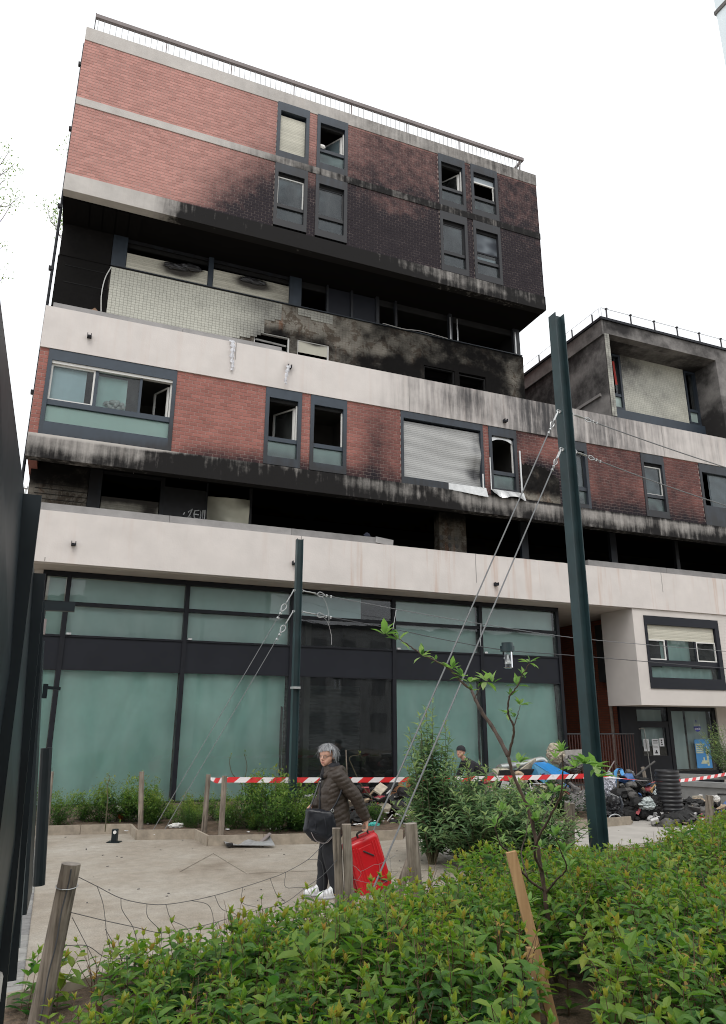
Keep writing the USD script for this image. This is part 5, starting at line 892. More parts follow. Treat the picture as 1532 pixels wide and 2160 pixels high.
# --- woman walking to the left, pulling a suitcase; local axes: +x forward, +y her left (towards the camera)
WP = np.array([3.02, 8.28, 0.0]); WR = math.radians(179)
wo = thing('person', 'woman with short silver hair in a brown quilted coat pulling a red suitcase', 'person', WP, WR)
HC = np.array([.085, .0, 1.455]); HY = math.radians(38)
hip, neck = np.array([-.02, 0, .82]), np.array([.045, 0, 1.30])
shL, shR = np.array([.005, .155, 1.255]), np.array([.01, -.155, 1.25]); elL, wrL = np.array([-.20, .205, 1.02]), np.array([-.335, .165, .785])
elR, wrR = np.array([.04, -.21, 1.0]), np.array([.20, -.13, .93])
hdL = np.array([-.12, -.05, -1.0])
body = head_bones(HC, HY, 0.97) + [[S(HC + [-.01, 0, -.06], .052), S(neck + [0, 0, -.03], .056)], [S(neck + [-.01, 0, -.05], .08), S(hip + [0, 0, .25], .10), S(shL, .05), S(shR, .05)], [S(hip + [0, 0, .25], .10), S(hip, .11)],
    [S(shL, .05), S(elL, .036)], [S(elL, .036), S(wrL, .027)], [S(shR, .05), S(elR, .036)], [S(elR, .036), S(wrR, .027)]]
LEG = {}
for sgn, kn, an, toe in ((1, (.075, .075, .46), (.0, .085, .085), (.16, .095, .035)), (-1, (.06, -.08, .46), (.10, -.085, .085), (.265, -.09, .035))):
    h = hip + [0, .08 * sgn, -.05]; LEG[sgn] = (h, np.array(kn), np.array(an), np.array(toe)); body += [[S(hip, .10), S(h, .085)], [S(h, .085), S(kn, .055)], [S(kn, .055), S(an, .036)], [S(an, .034), S((an[0] + .02, an[1], .05), .032)], [S((an[0] + .02, an[1], .05), .03), S(toe, .022)]]
body += hand_bones(wrL, hdL, np.array([1.0, -.3, 0]), (.55, .9, .7)) + hand_bones(wrR, np.array([.6, .2, -.5]), np.array([0, .6, -.6]), (.4, .6, .5))
part('body', MB().add(hulls(body, .0085, 4)), SKIN, wo, smooth=True)
coat = [[S((.055, 0, 1.30), .085), S((.02, .10, 1.24), .085), S((.02, -.10, 1.24), .085)], [S((.02, .10, 1.24), .085), S((.02, -.10, 1.24), .085), S((.055, .075, 1.08), .115), S((.05, -.075, 1.08), .115), S((-.035, .06, 1.10), .105), S((-.035, -.06, 1.10), .105)],
        [S((.055, .075, 1.08), .115), S((.05, -.075, 1.08), .115), S((-.035, .06, 1.10), .105), S((-.035, -.06, 1.10), .105), S((.03, .085, .80), .125), S((.03, -.085, .80), .125), S((-.05, .08, .80), .115), S((-.05, -.08, .80), .115)],
        [S((.03, .085, .80), .125), S((-.05, .08, .80), .115), S((.03, -.085, .80), .125), S((.02, .10, .73), .11), S((.07, -.09, .70), .10), S((-.05, .09, .73), .10), S((-.05, -.09, .72), .10)], [S((.09, -.03, .72), .05), S((.13, -.06, .60), .045), S((.06, -.10, .58), .05)],
        [S(shL + [0, -.01, 0], .088), S(elL, .072)], [S(elL, .072), S(wrL + [.02, .004, .04], .055)], [S(shR, .085), S(elR, .07)], [S(elR, .07), S(wrR - [.03, 0, 0], .052)]]
cm = hulls(coat, .011, 5); v = np.array(cm.vertices); nn = np.array(cm.vertex_normals); arm = (v[:, 1] > .17) | (v[:, 0] < -.16)
ph = np.where(arm, (v[:, 2] + .35 * v[:, 0]) / .052, v[:, 2] / .088); ph = ph + .55 * (meshkit.fbm(v * [4, 4, 4], 2, 9) - .5); q = np.abs(np.sin(PI * ph)) ** .45
v = v + nn * (.009 * (q - .6) + .024 * (meshkit.fbm(v * [9, 9, 14], 4, 3) - .5))[:, None]; part('coat', MB().add(v, cm.faces), COATM, wo, smooth=True)
hood = hulls([[S((-.05, .10, 1.315), .04), S((-.10, 0, 1.30), .05)], [S((-.05, -.10, 1.315), .04), S((-.10, 0, 1.30), .05)], [S((.06, .10, 1.31), .03), S((-.05, .10, 1.325), .04)], [S((.06, -.10, 1.31), .03), S((-.05, -.10, 1.325), .04)], [S((.12, .06, 1.25), .03), S((.06, .10, 1.31), .03)]], .012)
part('hood', MB().add(bend(hood, 4, .02, 12), hood.faces), COATM, wo, smooth=True)
col = hulls([[S((.045, .05, 1.34), .045), S((.10, 0, 1.325), .04), S((.045, -.05, 1.34), .045), S((-.02, 0, 1.35), .055)], [S((.10, 0, 1.325), .04), S((.12, .0, 1.24), .045)]], .012); part('collar', MB().add(bend(col, 2, .012, 20), col.faces), KNIT, wo, smooth=True)
part('zip_flap', MB().bar((.165, .03, 1.27), (.178, .035, .78), .03, .012, (1, 0, 0)), KNIT, wo); part('press_stud', MB().add(trimesh.creation.icosphere(1, .009).apply_translation([.172, .045, 1.22])).add(trimesh.creation.icosphere(1, .009).apply_translation([.176, .045, 1.185])), GALV, wo)
tr = []
for sgn in (1, -1): h, kn, an, toe = LEG[sgn]; tr += [[S(h, .105), S(kn, .078)], [S(kn, .078), S(an + [-.01, 0, .04], .062)], [S(an + [-.01, 0, .04], .062), S(an + [-.005, 0, -.015], .058)], [S(hip, .12), S(h, .105)]]
tm = hulls(tr, .013); part('trousers', MB().add(bend(tm, 6, .022, 9), tm.faces), TROUS, wo, smooth=True)
for sgn in (1, -1):
    h, kn, an, toe = LEG[sgn]; a = np.array([an[0], an[1], 0]); sh = part('shoe', MB().add(hulls([[S(a + [-.03, 0, .055], .042), S(a + [.06, 0, .05], .043), S(a + [.02, 0, .095], .038)], [S(a + [.06, 0, .05], .043), S(a + [.165, .003 * sgn, .038], .034)], [S(a + [-.03, 0, .04], .04), S(a + [.16, 0, .032], .034)]], .009)), SHOE, wo, smooth=True)
    part('sole', MB().add(hulls([[S(a + [-.04, 0, .013], .013), S(a + [-.02, .03, .013], .013), S(a + [-.02, -.03, .013], .013), S(a + [.13, .036, .013], .013), S(a + [.13, -.036, .013], .013), S(a + [.185, 0, .013], .013)]], .02, 1)), SOLE, sh)
    for k in range(3): part('strap', MB().tube([a + [.055 + .035 * k, .044 * math.cos(t), .05 + (.048 - .009 * k) * math.sin(t)] for t in np.linspace(0.1, PI - .1, 9)], .007, 5), SOLE, sh)
hs = trimesh.creation.icosphere(4, 1.0); v = np.array(hs.vertices); base = v * [.122, .108, .110] + [-.022, 0, .034]; base[:, 0] -= .02 * np.maximum(0, -v[:, 0]) * (1 - v[:, 2] ** 2)
front, low = v[:, 0], v[:, 2]; keep = ~((front > .42) & (low < .20 + .16 * v[:, 1] + .05 * np.sin(v[:, 1] * 19))) & ~((front > .16) & (low < -.34 + .10 * np.sin(front * 15))) & ~((front > -.15) & (low < -.62)) & (low > -.92 + .05 * np.sin(np.arctan2(v[:, 1], v[:, 0]) * 15))
az = np.arctan2(v[:, 1], v[:, 0]); base *= (1 + .09 * (meshkit.fbm(np.stack([az * 5, low * 1.2, low * 0], 1) + 3, 4, 7) - .5) + .10 * np.maximum(0, -low - .05) * (front < .3) * (low > -.7))[:, None]; fk = keep[hs.faces].all(1)
hv = rz(base, HY) + HC; inner = rz(base * .93, HY) + HC; hr_ = part('hair', MB().add(rz(base * .97, HY) + HC, hs.faces[fk]).add(inner, hs.faces[fk][:, ::-1]), HAIRG, wo, smooth=True)
sm_ = MB(); tn_ = []; roots = np.nonzero(keep)[0]; cen = np.array([-.022, 0, .034]); crown = np.array([-.03, 0, .15])
for _ in range(900):                           # combed strands give the bob its ragged outline
    p = base[roots[nrg.integers(len(roots))]] * (1.0 + .03 * nrg.random()); pts_ = [p]; n_ = (p - cen) / np.linalg.norm(p - cen); down = p - crown; down = down - n_ * (down @ n_); down = down / (np.linalg.norm(down) + 1e-6) + nrg.normal(0, .26, 3)
    ln_ = nrg.uniform(.03, .075)
    for k in range(4):
        q_ = pts_[-1] + down * ln_ / 4; dd = q_ - cen; q_ = cen + dd * (1.0 - .012 * k * (dd[2] < -.03)) + [0, 0, -.0015 * k]; pts_.append(q_)
    if pts_[-1][0] > .062 and pts_[-1][2] < .045: continue
    if pts_[-1][0] > .0 and pts_[-1][2] < -.03: continue
    W_s = np.cross(down, n_); W_s = W_s / (np.linalg.norm(W_s) + 1e-9) * .0032; P_s = np.array(pts_); wv = np.array([.7, 1, 1, .8, .25])[:, None]
    sm_.sheet(np.stack([rz(P_s - W_s * wv, HY) + HC, rz(P_s + W_s * wv, HY) + HC], 1)); tn_ += [nrg.random()] * 10
part('strand', sm_, leafmat('hair_strands_silver', [(.13, .135, .14), (.27, .275, .285), (.42, .42, .43), (.60, .60, .60)], .1, .45), hr_, pv={'tone': tn_}, kind='stuff')
hd = lambda x, y, z: rz(np.array([x, y, z]) * .97, HY) + HC
for sy in (1, -1):
    part('eye', MB().add(trimesh.creation.icosphere(2, .0105).apply_translation(hd(.070, .031 * sy, .004))), EYE_, wo); part('eyebrow', MB().tube([hd(.082, .016 * sy, .024), hd(.078, .032 * sy, .029), hd(.066, .046 * sy, .022)], .0035, 5), HAIRG, wo)
part('lips', MB().tube([hd(.086, .019, -.064), hd(.094, .006, -.062), hd(.094, -.006, -.062), hd(.086, -.019, -.064)], .0055, 6), SKINR, wo)
sp = part('spectacles', MB().tube([hd(.098, -.008, .008), hd(.100, 0, .011), hd(.098, .008, .008)], .002, 5), GLASSF, wo)
for sy in (1, -1):
    ang = np.linspace(0, 2 * PI, 17); part('rim', MB().tube([hd(.094 - .010 * abs(math.cos(t) > 0) * 0 - .012 * (.03 + .022 * math.cos(t)) / .05, sy * (.031 + .022 * math.cos(t)), .002 + .016 * math.sin(t)) for t in ang], .0022, 5), GLASSF, sp)
    part('temple', MB().tube([hd(.080, .053 * sy, .006), hd(.02, .082 * sy, .012), hd(-.01, .086 * sy, .0)], .002, 5), GLASSF, sp)
# --- handbag worn across the body
bg = thing('handbag', 'black leather shoulder bag slung at the front of the walking woman', 'handbag', WP, WR)
bm = hulls([[S((.30, .10, .88), .03), S((.09, .20, .86), .03), S((.30, .02, .88), .03), S((.12, .12, .88), .03), S((.33, .09, .71), .045), S((.06, .19, .68), .045), S((.30, .03, .70), .045), S((.14, .16, .63), .05), S((.24, .10, .62), .05)]], .010, 8)
v = bend(bm, 9, .030, 9); part('bag_body', MB().add(v, bm.faces), LEATH, bg, smooth=True)
for a, b in (((.27, .128, .87), (.25, .165, .66)), ((.17, .178, .87), (.15, .215, .66))): part('seam', MB().tube(spline([a, (np.array(a) + b) / 2 + [0, .018, 0], b], 5), .007, 6), LEATH, bg)
part('strap', MB().tube(spline([(.11, .205, .88), (.03, .225, 1.0), (-.04, .18, 1.16), (-.03, .05, 1.355), (.02, -.10, 1.33), (.12, -.12, 1.2), (.20, -.06, 1.05), (.29, .03, .9)], 7), .010, 6), LEATH, bg)
part('buckle', MB().add(trimesh.creation.torus(.016, .004, 12, 6).apply_transform(trimesh.transformations.rotation_matrix(PI / 2, [1, 0, 0])).apply_translation([.09, .235, .90])), GALV, bg); part('piping', MB().tube(spline([(.32, .13, .72), (.26, .19, .60), (.16, .225, .575), (.09, .235, .63)], 6), .004, 5), RAILM, bg)
# --- red suitcase
RED = plain('suitcase_red_shell', (.50, .011, .017), .26, .08, 5, spec=.5, coat=.2); REDD = plain('suitcase_red_trim', (.33, .012, .016), .35); BLK = plain('suitcase_black_trim', (.015, .015, .016), .4)
sc = thing('suitcase', 'glossy red hard-shell suitcase tilted on its wheels behind the woman', 'suitcase', WP + [.515, .02, 0], WR)
th = math.radians(19); Rm = np.array([[math.cos(th), 0, math.sin(th)], [0, 1, 0], [-math.sin(th), 0, math.cos(th)]]); piv = np.array([-.17, 0, .035])
def sc_(mesh): v = np.array(mesh.vertices if hasattr(mesh, 'vertices') else mesh[0]); f = mesh.faces if hasattr(mesh, 'faces') else mesh[1]; return MB().add((v - piv) @ Rm.T + piv, f)
W_, D_, H_ = .40, .24, .60
for sy in (1, -1): part('shell', sc_(rbox(W_, D_ / 2 - .008, H_, .05, 16).apply_translation([0, sy * (D_ / 4 + .004), .07 + H_ / 2])), RED, sc, smooth=35)
part('seam', sc_(rbox(W_ + .006, .02, H_ + .006, .01, 8).apply_translation([0, 0, .07 + H_ / 2])), REDD, sc)
for sy in (1, -1):
    for x in (-.135, -.10, .10, .135): part('rib', sc_(rbox(.014, .012, H_ - .13, .005, 6).apply_translation([x, sy * (D_ / 2), .07 + H_ / 2])), RED, sc, smooth=True)
    part('panel', sc_(rbox(.16, .010, H_ - .17, .005, 6).apply_translation([0, sy * (D_ / 2 + .001), .07 + H_ / 2])), RED, sc, smooth=True)
for x, z, a in ((.0, .50, .5), (-.06, .19, .5)): part('stud_bar', sc_(trimesh.creation.capsule(.13, .008, count=[8, 8]).apply_transform(trimesh.transformations.euler_matrix(0, a + .35, 0)).apply_translation([x - .02, D_ / 2 + .012, z])), BLK, sc)
part('side_handle', sc_(MB().tube(spline([(-.12, 0, .66), (-.11, 0, .71), (.0, 0, .71), (.01, 0, .66)], 5), .012, 8).get()), BLK, sc)
for sx in (-1, 1):
    for sy in (-1, 1): part('wheel', sc_(trimesh.creation.cylinder(.032, .022, sections=16).apply_transform(trimesh.transformations.rotation_matrix(PI / 2, [1, 0, 0])).apply_translation([sx * .165, sy * .085, .035])), BLK, sc); part('wheel_fork', sc_(rbox(.05, .04, .04, .008, 6).apply_translation([sx * .16, sy * .085, .07])), REDD, sc)
# --- second person, bending behind the tall shrub
p2 = at_y(975, 1585, 14.2); P2 = np.array([p2[0] + .25, 14.2, .0]); z2 = p2[2]
pb = thing('person', 'person in a black knitted hat bending down behind the tall shrub', 'person', P2, math.radians(185))
hc = np.array([.30, 0, z2 - .02]); bb = head_bones(hc, .35, .98) + [[S(hc + [-.03, 0, -.08], .05), S((.16, 0, z2 - .22), .06)], [S((.16, 0, z2 - .22), .09), S((.14, .15, z2 - .24), .05), S((.14, -.15, z2 - .24), .05), S((-.12, 0, .86), .12)]]
cl = [[S((.17, 0, z2 - .22), .10), S((.13, .15, z2 - .25), .075), S((.13, -.15, z2 - .25), .075), S((-.12, .07, .86), .14), S((-.12, -.07, .86), .14)]]; tt = []
for sy in (1, -1):
    s_, e_, w_ = np.array([.13, .16 * sy, z2 - .25]), np.array([.26, .2 * sy, .72]), np.array([.42, .14 * sy, .52]); bb += [[S(s_, .045), S(e_, .035)], [S(e_, .035), S(w_, .026)]] + hand_bones(w_, np.array([.4, 0, -1.0]), np.array([.3, -sy, 0]), (.3, .5, .4)); cl += [[S(s_, .07), S(e_, .06)], [S(e_, .06), S(w_, .045)]]
    h_, k_, a_ = np.array([-.12, .09 * sy, .82]), np.array([.0, .11 * sy, .45]), np.array([-.02, .12 * sy, .08]); bb += [[S((-.12, 0, .86), .11), S(h_, .09)], [S(h_, .085), S(k_, .055)], [S(k_, .055), S(a_, .04)], [S(a_, .035), S(a_ + [.16, 0, -.045], .03)]]; tt += [[S((-.12, 0, .86), .12), S(h_, .10)], [S(h_, .10), S(k_, .075)], [S(k_, .075), S(a_ + [0, 0, .02], .06)]]
part('body', MB().add(hulls(bb, .012, 3)), SKIN, pb, smooth=True); part('jacket', MB().add(hulls(cl, .02, 4)), KNIT, pb, smooth=True); part('trousers', MB().add(hulls(tt, .02, 4)), TROUS, pb, smooth=True)
for sy in (1, -1): part('shoe', MB().add(hulls([[S((-.05, .12 * sy, .045), .045), S((.16, .12 * sy, .04), .038)]], .02)), BLK, pb, smooth=True)
hat = trimesh.creation.icosphere(3, 1.0); v = np.array(hat.vertices); kp = (v[:, 2] > -.15 - .25 * (v[:, 0] < 0))[hat.faces].all(1); part('knitted_hat', MB().add(rz(v * [.108, .098, .10] + [-.015, 0, .045], .35) + hc, hat.faces[kp]), KNIT, pb, smooth=True)
# ================================================================ plants
LT = np.array([[0, 0, 0], [.28, .40, .06], [.28, 0, -.01], [.28, -.40, .06], [.62, .38, .03], [.62, 0, -.05], [.62, -.38, .03], [1, 0, -.16]]); LF = np.array([[0, 2, 1], [0, 3, 2], [1, 2, 5], [1, 5, 4], [2, 3, 6], [2, 6, 5], [4, 5, 7], [5, 6, 7]])
def leaves(P, D, U, L, Wd):                    # vectorised folded, drooping leaves: base, direction, up, length, width
    P, D, U = (np.asarray(a, float) for a in (P, D, U)); L, Wd = np.asarray(L, float)[:, None, None], np.asarray(Wd, float)[:, None, None]
    D = D / np.linalg.norm(D, axis=1, keepdims=True); S_ = np.cross(U, D); S_ /= np.linalg.norm(S_, axis=1, keepdims=True) + 1e-9; N = np.cross(D, S_)
    V = P[:, None] + LT[None, :, :1] * L * D[:, None] + LT[None, :, 1:2] * Wd * S_[:, None] + LT[None, :, 2:] * L * N[:, None]
    F = (np.arange(len(P))[:, None, None] * 8 + LF[None]).reshape(-1, 3); return V.reshape(-1, 3), F
HYP = leafmat('leaf_shrub_green', [(.018, .060, .016), (.044, .125, .026), (.098, .202, .032), (.172, .255, .038), (.260, .280, .048), (.32, .21, .055)], .38, .42)
STEM = plain('stem_red_brown', (.10, .055, .03), .7); STEMG = plain('stem_green_brown', (.085, .075, .04), .8)
def shoot(seed, h, n, L0, tip=True, aspect=.52):
    r = np.random.default_rng(seed); sway = r.normal(0, .05, 2); P, D, U, L, Wd, T_ = [], [], [], [], [], []
    ax = lambda t: np.array([sway[0] * t * t * h * 3, sway[1] * t * t * h * 3, h * t])
    ph0 = r.uniform(0, PI)
    for k in range(n):
        t = .22 + .76 * k / (n - 1); ph = ph0 + k * PI / 2 + r.normal(0, .25); ln = L0 * (0.72 + .5 * math.sin(PI * min(1, .25 + t * .62))) * (1 - .45 * max(0, (t - .8) / .2))
        for s in (0, PI):
            el = .15 + .75 * max(0, t - .45) + r.normal(0, .2); d = np.array([math.cos(ph + s) * math.cos(el), math.sin(ph + s) * math.cos(el), math.sin(el)])
            P.append(ax(t)); D.append(d); U.append([-d[0] * .5, -d[1] * .5, 1 + r.normal(0, .15)]); L.append(ln * r.uniform(.8, 1.15)); Wd.append(L[-1] * aspect * r.uniform(.85, 1.1)); T_.append(np.clip(.10 + .42 * t + r.normal(0, .06), 0, 1))
    if tip:
        for k in range(3):
            ph = ph0 + k * PI / 1.5 + .6; d = np.array([math.cos(ph) * .22, math.sin(ph) * .22, 1.0]); P.append(ax(.97)); D.append(d); U.append([-d[0], -d[1], .2]); L.append(L0 * r.uniform(.45, .72)); Wd.append(L[-1] * .5); T_.append(r.uniform(.58, .95) if seed % 3 else r.uniform(.5, .75))
    V, F = leaves(P, D, U, L, Wd); tone = np.repeat(T_, 8); st = MB().tube([ax(t) for t in np.linspace(0, 1, 5)], np.linspace(.0035, .0015, 5), 4, False).get()
    return (V, F, tone), st
protos = UsdGeom.Scope.Define(stage, '/World/Looks/plant_parts')      # a material-side scope; its shoots are drawn only through the instancer
def inst(path, mats, ids, srcs, label, cat, kind='stuff', group=None):
    pi = UsdGeom.PointInstancer.Define(stage, free('/World', path)); rel = pi.CreatePrototypesRel(); k = 0
    for (V, F, tone), st in srcs:
        x = UsdGeom.Xform.Define(stage, f'{pi.GetPath()}/shoot_{k:03d}' if k else f'{pi.GetPath()}/shoot'); part('leaf_cluster', (V, F), HYP, x.GetPrim(), pv={'tone': tone}); part('stem', st, STEM, x.GetPrim()); rel.AddTarget(x.GetPath()); k += 1
    M = np.array(mats); pos = M[:, :3]; yaw, tx, ty, sc = M[:, 3], M[:, 4], M[:, 5], M[:, 6]; q = []
    for a, b, c in zip(yaw, tx, ty):
        r = (Gf.Rotation(Gf.Vec3d(0, 0, 1), math.degrees(a)) * Gf.Rotation(Gf.Vec3d(1, 0, 0), math.degrees(b)) * Gf.Rotation(Gf.Vec3d(0, 1, 0), math.degrees(c))).GetQuat(); i = r.GetImaginary(); q.append(Gf.Quath(r.GetReal(), *i))
    pi.CreatePositionsAttr(Vt.Vec3fArray.FromNumpy(pos.astype(np.float32))); pi.CreateOrientationsAttr(Vt.QuathArray(q)); pi.CreateScalesAttr(Vt.Vec3fArray.FromNumpy(np.repeat(sc[:, None], 3, 1).astype(np.float32))); pi.CreateProtoIndicesAttr(Vt.IntArray([int(i) for i in ids]))
    tag(pi, label, cat, group, kind); return pi
from shapely.geometry import Polygon, Point
bedp = Polygon(E3 + [(14, 8.2), (7.5, 2.2), (2.2, 1.55), (.62, 2.6), (.12, 3.9), (.02, 5.2)])
LIMX, LIMY = [-60, 130, 200, 300, 450, 600, 640, 740, 830, 890, 930, 1000, 1100, 1200, 1290, 1350, 1450, 1532, 1900], [2120, 2050, 2000, 1985, 1972, 1945, 1925, 1896, 1880, 1828, 1800, 1795, 1798, 1795, 1792, 1755, 1722, 1718, 1700]
def skyline(x, y):                           # how high the clipped top of the bed runs, lower towards the path
    d = x * FH[0] + y * FH[1]; px = 766 + FOC * .959 * (x * CR[0] + y * CR[1]) / max(.3, d); yl = np.interp(px, LIMX, LIMY)
    if 3.0 < d < 5.1 and 1058 < px < 1192: return 0.0
    r_ = _ray(px, yl); return 1.8 + r_[2] * d / (r_ @ FH)
def canopy(x, y):                              # height of the foreground planting
    h = .46 + .16 * sstep(.3, 1.6, x) + .10 * sstep(1.5, 3.0, x) - .16 * sstep(6.5, 9.5, y) + .42 * (meshkit.fbm(np.array([[x * 1.05, y * 1.05, 1.0]]), 3, 2)[0] - .5)
    return max(.16, h - .30 * math.exp(-((x - 2.85) / 1.25) ** 2 - ((y - 6.35) / 1.0) ** 2) - .10 * float(sstep(4.6, 6.0, y)) * float(sstep(2.2, .6, x)))
mats, ids = [], []; srcs = [shoot(20 + k, .40, 7, .084 + .010 * (k % 3)) for k in range(7)] + [shoot(31, .40, 5, .125, False, .58), shoot(32, .40, 6, .112, False, .60), shoot(33, .46, 4, .060, True, .5)]
_dead = MB(); [_dead.tube([(0, 0, 0), (.02 * math.cos(a), .02 * math.sin(a), .22), (.09 * math.cos(a), .09 * math.sin(a), .40 + .05 * math.sin(3 * a))], [.004, .003, .0015], 4, False) for a in (0.3, 1.9, 3.4, 5.0)]
_dv, _df = leaves(nrg.normal(0, .04, (7, 3)) + [0, 0, .28], nrg.normal(0, 1, (7, 3)), [[0, 0, 1.0]] * 7, [.05] * 7, [.02] * 7); srcs.append(((_dv, _df, np.full(len(_dv), 1.2)), _dead.get()))
tries = 0
while len(mats) < 5000 and tries < 60000:
    tries += 1; x, y = rng.uniform(-.2, 14), rng.uniform(1.5, 11)
    if not bedp.contains(Point(x, y)) or skyline(x, y) < .05 or rng.random() > (1.0 if y < 5 else .62 if y < 7.5 else .45): continue
    if bedp.exterior.distance(Point(x, y)) < .12 and rng.random() < .6: continue
    if meshkit.noise(np.array([[x * 1.6, y * 1.6, 9.0]]), 4)[0] < .16 and rng.random() < .6: continue
    lx, ly = at_z(1180, 2000, .4)[:2]
    if abs(x - nb[0]) < .35 and abs(y - nb[1]) < .3: continue
    hh = min(canopy(x, y), skyline(x, y) + .07 * (meshkit.noise(np.array([[x * 2.3, y * 2.3, 3.0]]), 8)[0] - .35)); s = rng.choice((rng.uniform(.55, .8), rng.uniform(.8, 1.1), rng.uniform(.9, 1.3)))
    if hh < .06: continue
    s = min(s, .35 + 1.6 * hh); z = max(min(.02, hh - .40 * s), hh - .40 * s - (0 if rng.random() < .70 else rng.uniform(.08, .30)) + (rng.uniform(-.07, .05) if rng.random() < .85 else rng.uniform(.02, .12)))
    mats.append((x, y, z, rng.uniform(0, 2 * PI), rng.gauss(0, .22), rng.gauss(0, .22), s)); q_ = rng.random(); ids.append(rng.randrange(7) if q_ < .74 else rng.randrange(7, 10) if q_ < .95 else 10)
inst('foreground_shrubs', mats, ids, srcs, 'dense leafy shrubs with yellow-green tips filling the foreground bed', 'shrubs')

SHR = leafmat('leaf_far_shrub', [(.03, .075, .02), (.075, .155, .032), (.135, .215, .04), (.20, .25, .052), (.25, .18, .055)], .34, .5, 5.0)
def small_shrub(seed, n=1300, L0=.062, aspect=.42, dark=0.0):
    r = np.random.default_rng(seed); P, D, U, L, T_ = [], [], [], [], []; st = MB()
    tips = []
    for k in range(16):
        a = r.uniform(0, 2 * PI); sp_ = r.uniform(.1, .9); tip = np.array([math.cos(a) * sp_ * .70, math.sin(a) * sp_ * .62, .36 + .34 * (1 - sp_) + r.normal(0, .08)]); tips.append(tip); st.tube([np.zeros(3), tip * [.45, .45, .5], tip], [.006, .004, .002], 4, False)
    for _ in range(n):
        tip = tips[r.integers(16)]; t = r.uniform(.12, 1.03); p = tip * [t ** .55, t ** .55, t] + r.normal(0, .055, 3); p[2] = abs(p[2]); d = r.normal(0, 1, 3); d[2] = abs(d[2]) * .7 + .1; P.append(p); D.append(d); U.append([0, 0, 1.0 + r.normal(0, .2)]); L.append(L0 * r.uniform(.7, 1.25)); T_.append(np.clip(.06 + .62 * t * p[2] / .75 + r.normal(0, .1) - dark, 0, 1))
    V, F = leaves(P, D, U, L, np.array(L) * aspect); return (V, F), np.repeat(T_, 8), st
protos_ = []
for k in range(3):
    (V, F), tn, st = small_shrub(40 + k, 1900); protos_.append(((V, F), tn, st))
spots = [(-.35, 15.3, 'bushy green shrub at the left end of the far bed beside the gate'), (.45, 15.15, 'round green shrub right of the leftmost stake'), (.95, 14.9, 'green shrub between the leftmost stake and the bare sapling'), (1.45, 15.3, 'taller green shrub below the bare sapling in the left bed'), (1.75, 14.55, 'green shrub touching the second stake of the left bed'),
         (2.15, 14.9, 'yellowish shrub behind the thin guy wires'), (2.55, 14.3, 'yellowish shrub between the guy wires and the tape stake'), (2.35, 13.55, 'low green clump beside white litter at the corner of the bed'), (3.05, 13.75, 'yellowish shrub right behind the knotty stake'), (3.4, 13.2, 'green shrub between the knotty stake and the shorter steel post'), (3.05, 14.6, 'green shrub behind the taped stakes close to the glazing'),
         (3.75, 13.7, 'shrub just left of the shorter steel post'), (4.35, 13.1, 'green shrub between the shorter steel post and the walking woman'), (4.15, 14.2, 'shrub behind the shorter steel post close to the dark pane'), (4.0, 12.5, 'low green tuft at the foot of the shorter steel post'), (5.55, 12.9, 'weedy green tuft growing through the litter right of the woman'), (6.0, 12.75, 'bright yellow-green weed at the board edging right of the woman'), (.25, 14.62, 'low shrub against the board edging by the leftmost stake')]
for (px, py), lab in (((172, 1737), 'low green shrub between the leftmost stake and the bare sapling'), ((208, 1740), 'green shrub right at the foot of the bare sapling in the left bed'), ((262, 1738), 'green shrub left of the second stake behind the bollard light'), ((330, 1745), 'green shrub right of the second stake under the guy wires'), ((398, 1748), 'yellow-green shrub left of the stake with the tape'), ((505, 1755), 'yellow-green shrub right of the knotty stake above the bent metal sheet'), ((545, 1757), 'yellow-green shrub in the middle of the bed above the bent metal sheet'), ((588, 1760), 'shrub behind the white bundle left of the shorter steel post'), ((648, 1760), 'green shrub hugging the edging right of the shorter steel post')):
    g_ = at_z(px, py, .1); spots.append((g_[0], g_[1] + .35, lab))
first = [None] * 3
for i, (x, y, lab) in enumerate(spots):
    k = i % 3; sc = .95 + .25 * math.sin(i * 2.3); sc = sc * (.62 if 'low' in lab or 'tuft' in lab or 'weed' in lab else 1.0)
    sc *= .75 if x > 5 else .98
    if first[k] is None:
        g, tn, st = protos_[k]; t = thing('bed_shrub', lab, 'shrub', (x, y, .1), i * 1.3, 'shrubs in the bed before the teal windows'); part('foliage', g, SHR, t, pv={'tone': tn}); part('stem', st, STEMG, t); first[k] = t
    else: copy_of(first[k], (x, y, .1), i * 1.3, lab, scale=(sc, sc, sc * (1.1 if i % 2 else .95)))
DKS = leafmat('leaf_dark_shrub', [(.010, .032, .012), (.022, .065, .018), (.05, .11, .028), (.12, .16, .04)], .25, .5, 5.0)
for i, (x, y, h, lab) in enumerate(((8.65, 12.75, .72, 'dark green shrub behind the pale stake left of the big steel post'), (9.45, 12.9, .78, 'dark green shrub directly left of the big steel post by the debris'), (8.0, 13.2, .62, 'dark green shrub with grey twigs behind the sapling'))):
    (V, F), tn, st = small_shrub(60 + i, 2200, .05, .4, .0); t = thing('dark_shrub', lab, 'shrub', (x, y, .08), 0, None); part('foliage', (V * [1.55, 1.3, h * 1.25], F), DKS, t, pv={'tone': tn}); v, f = st.get(); part('stem', (v * [1.55, 1.3, h * 1.25], f), STEMG, t)
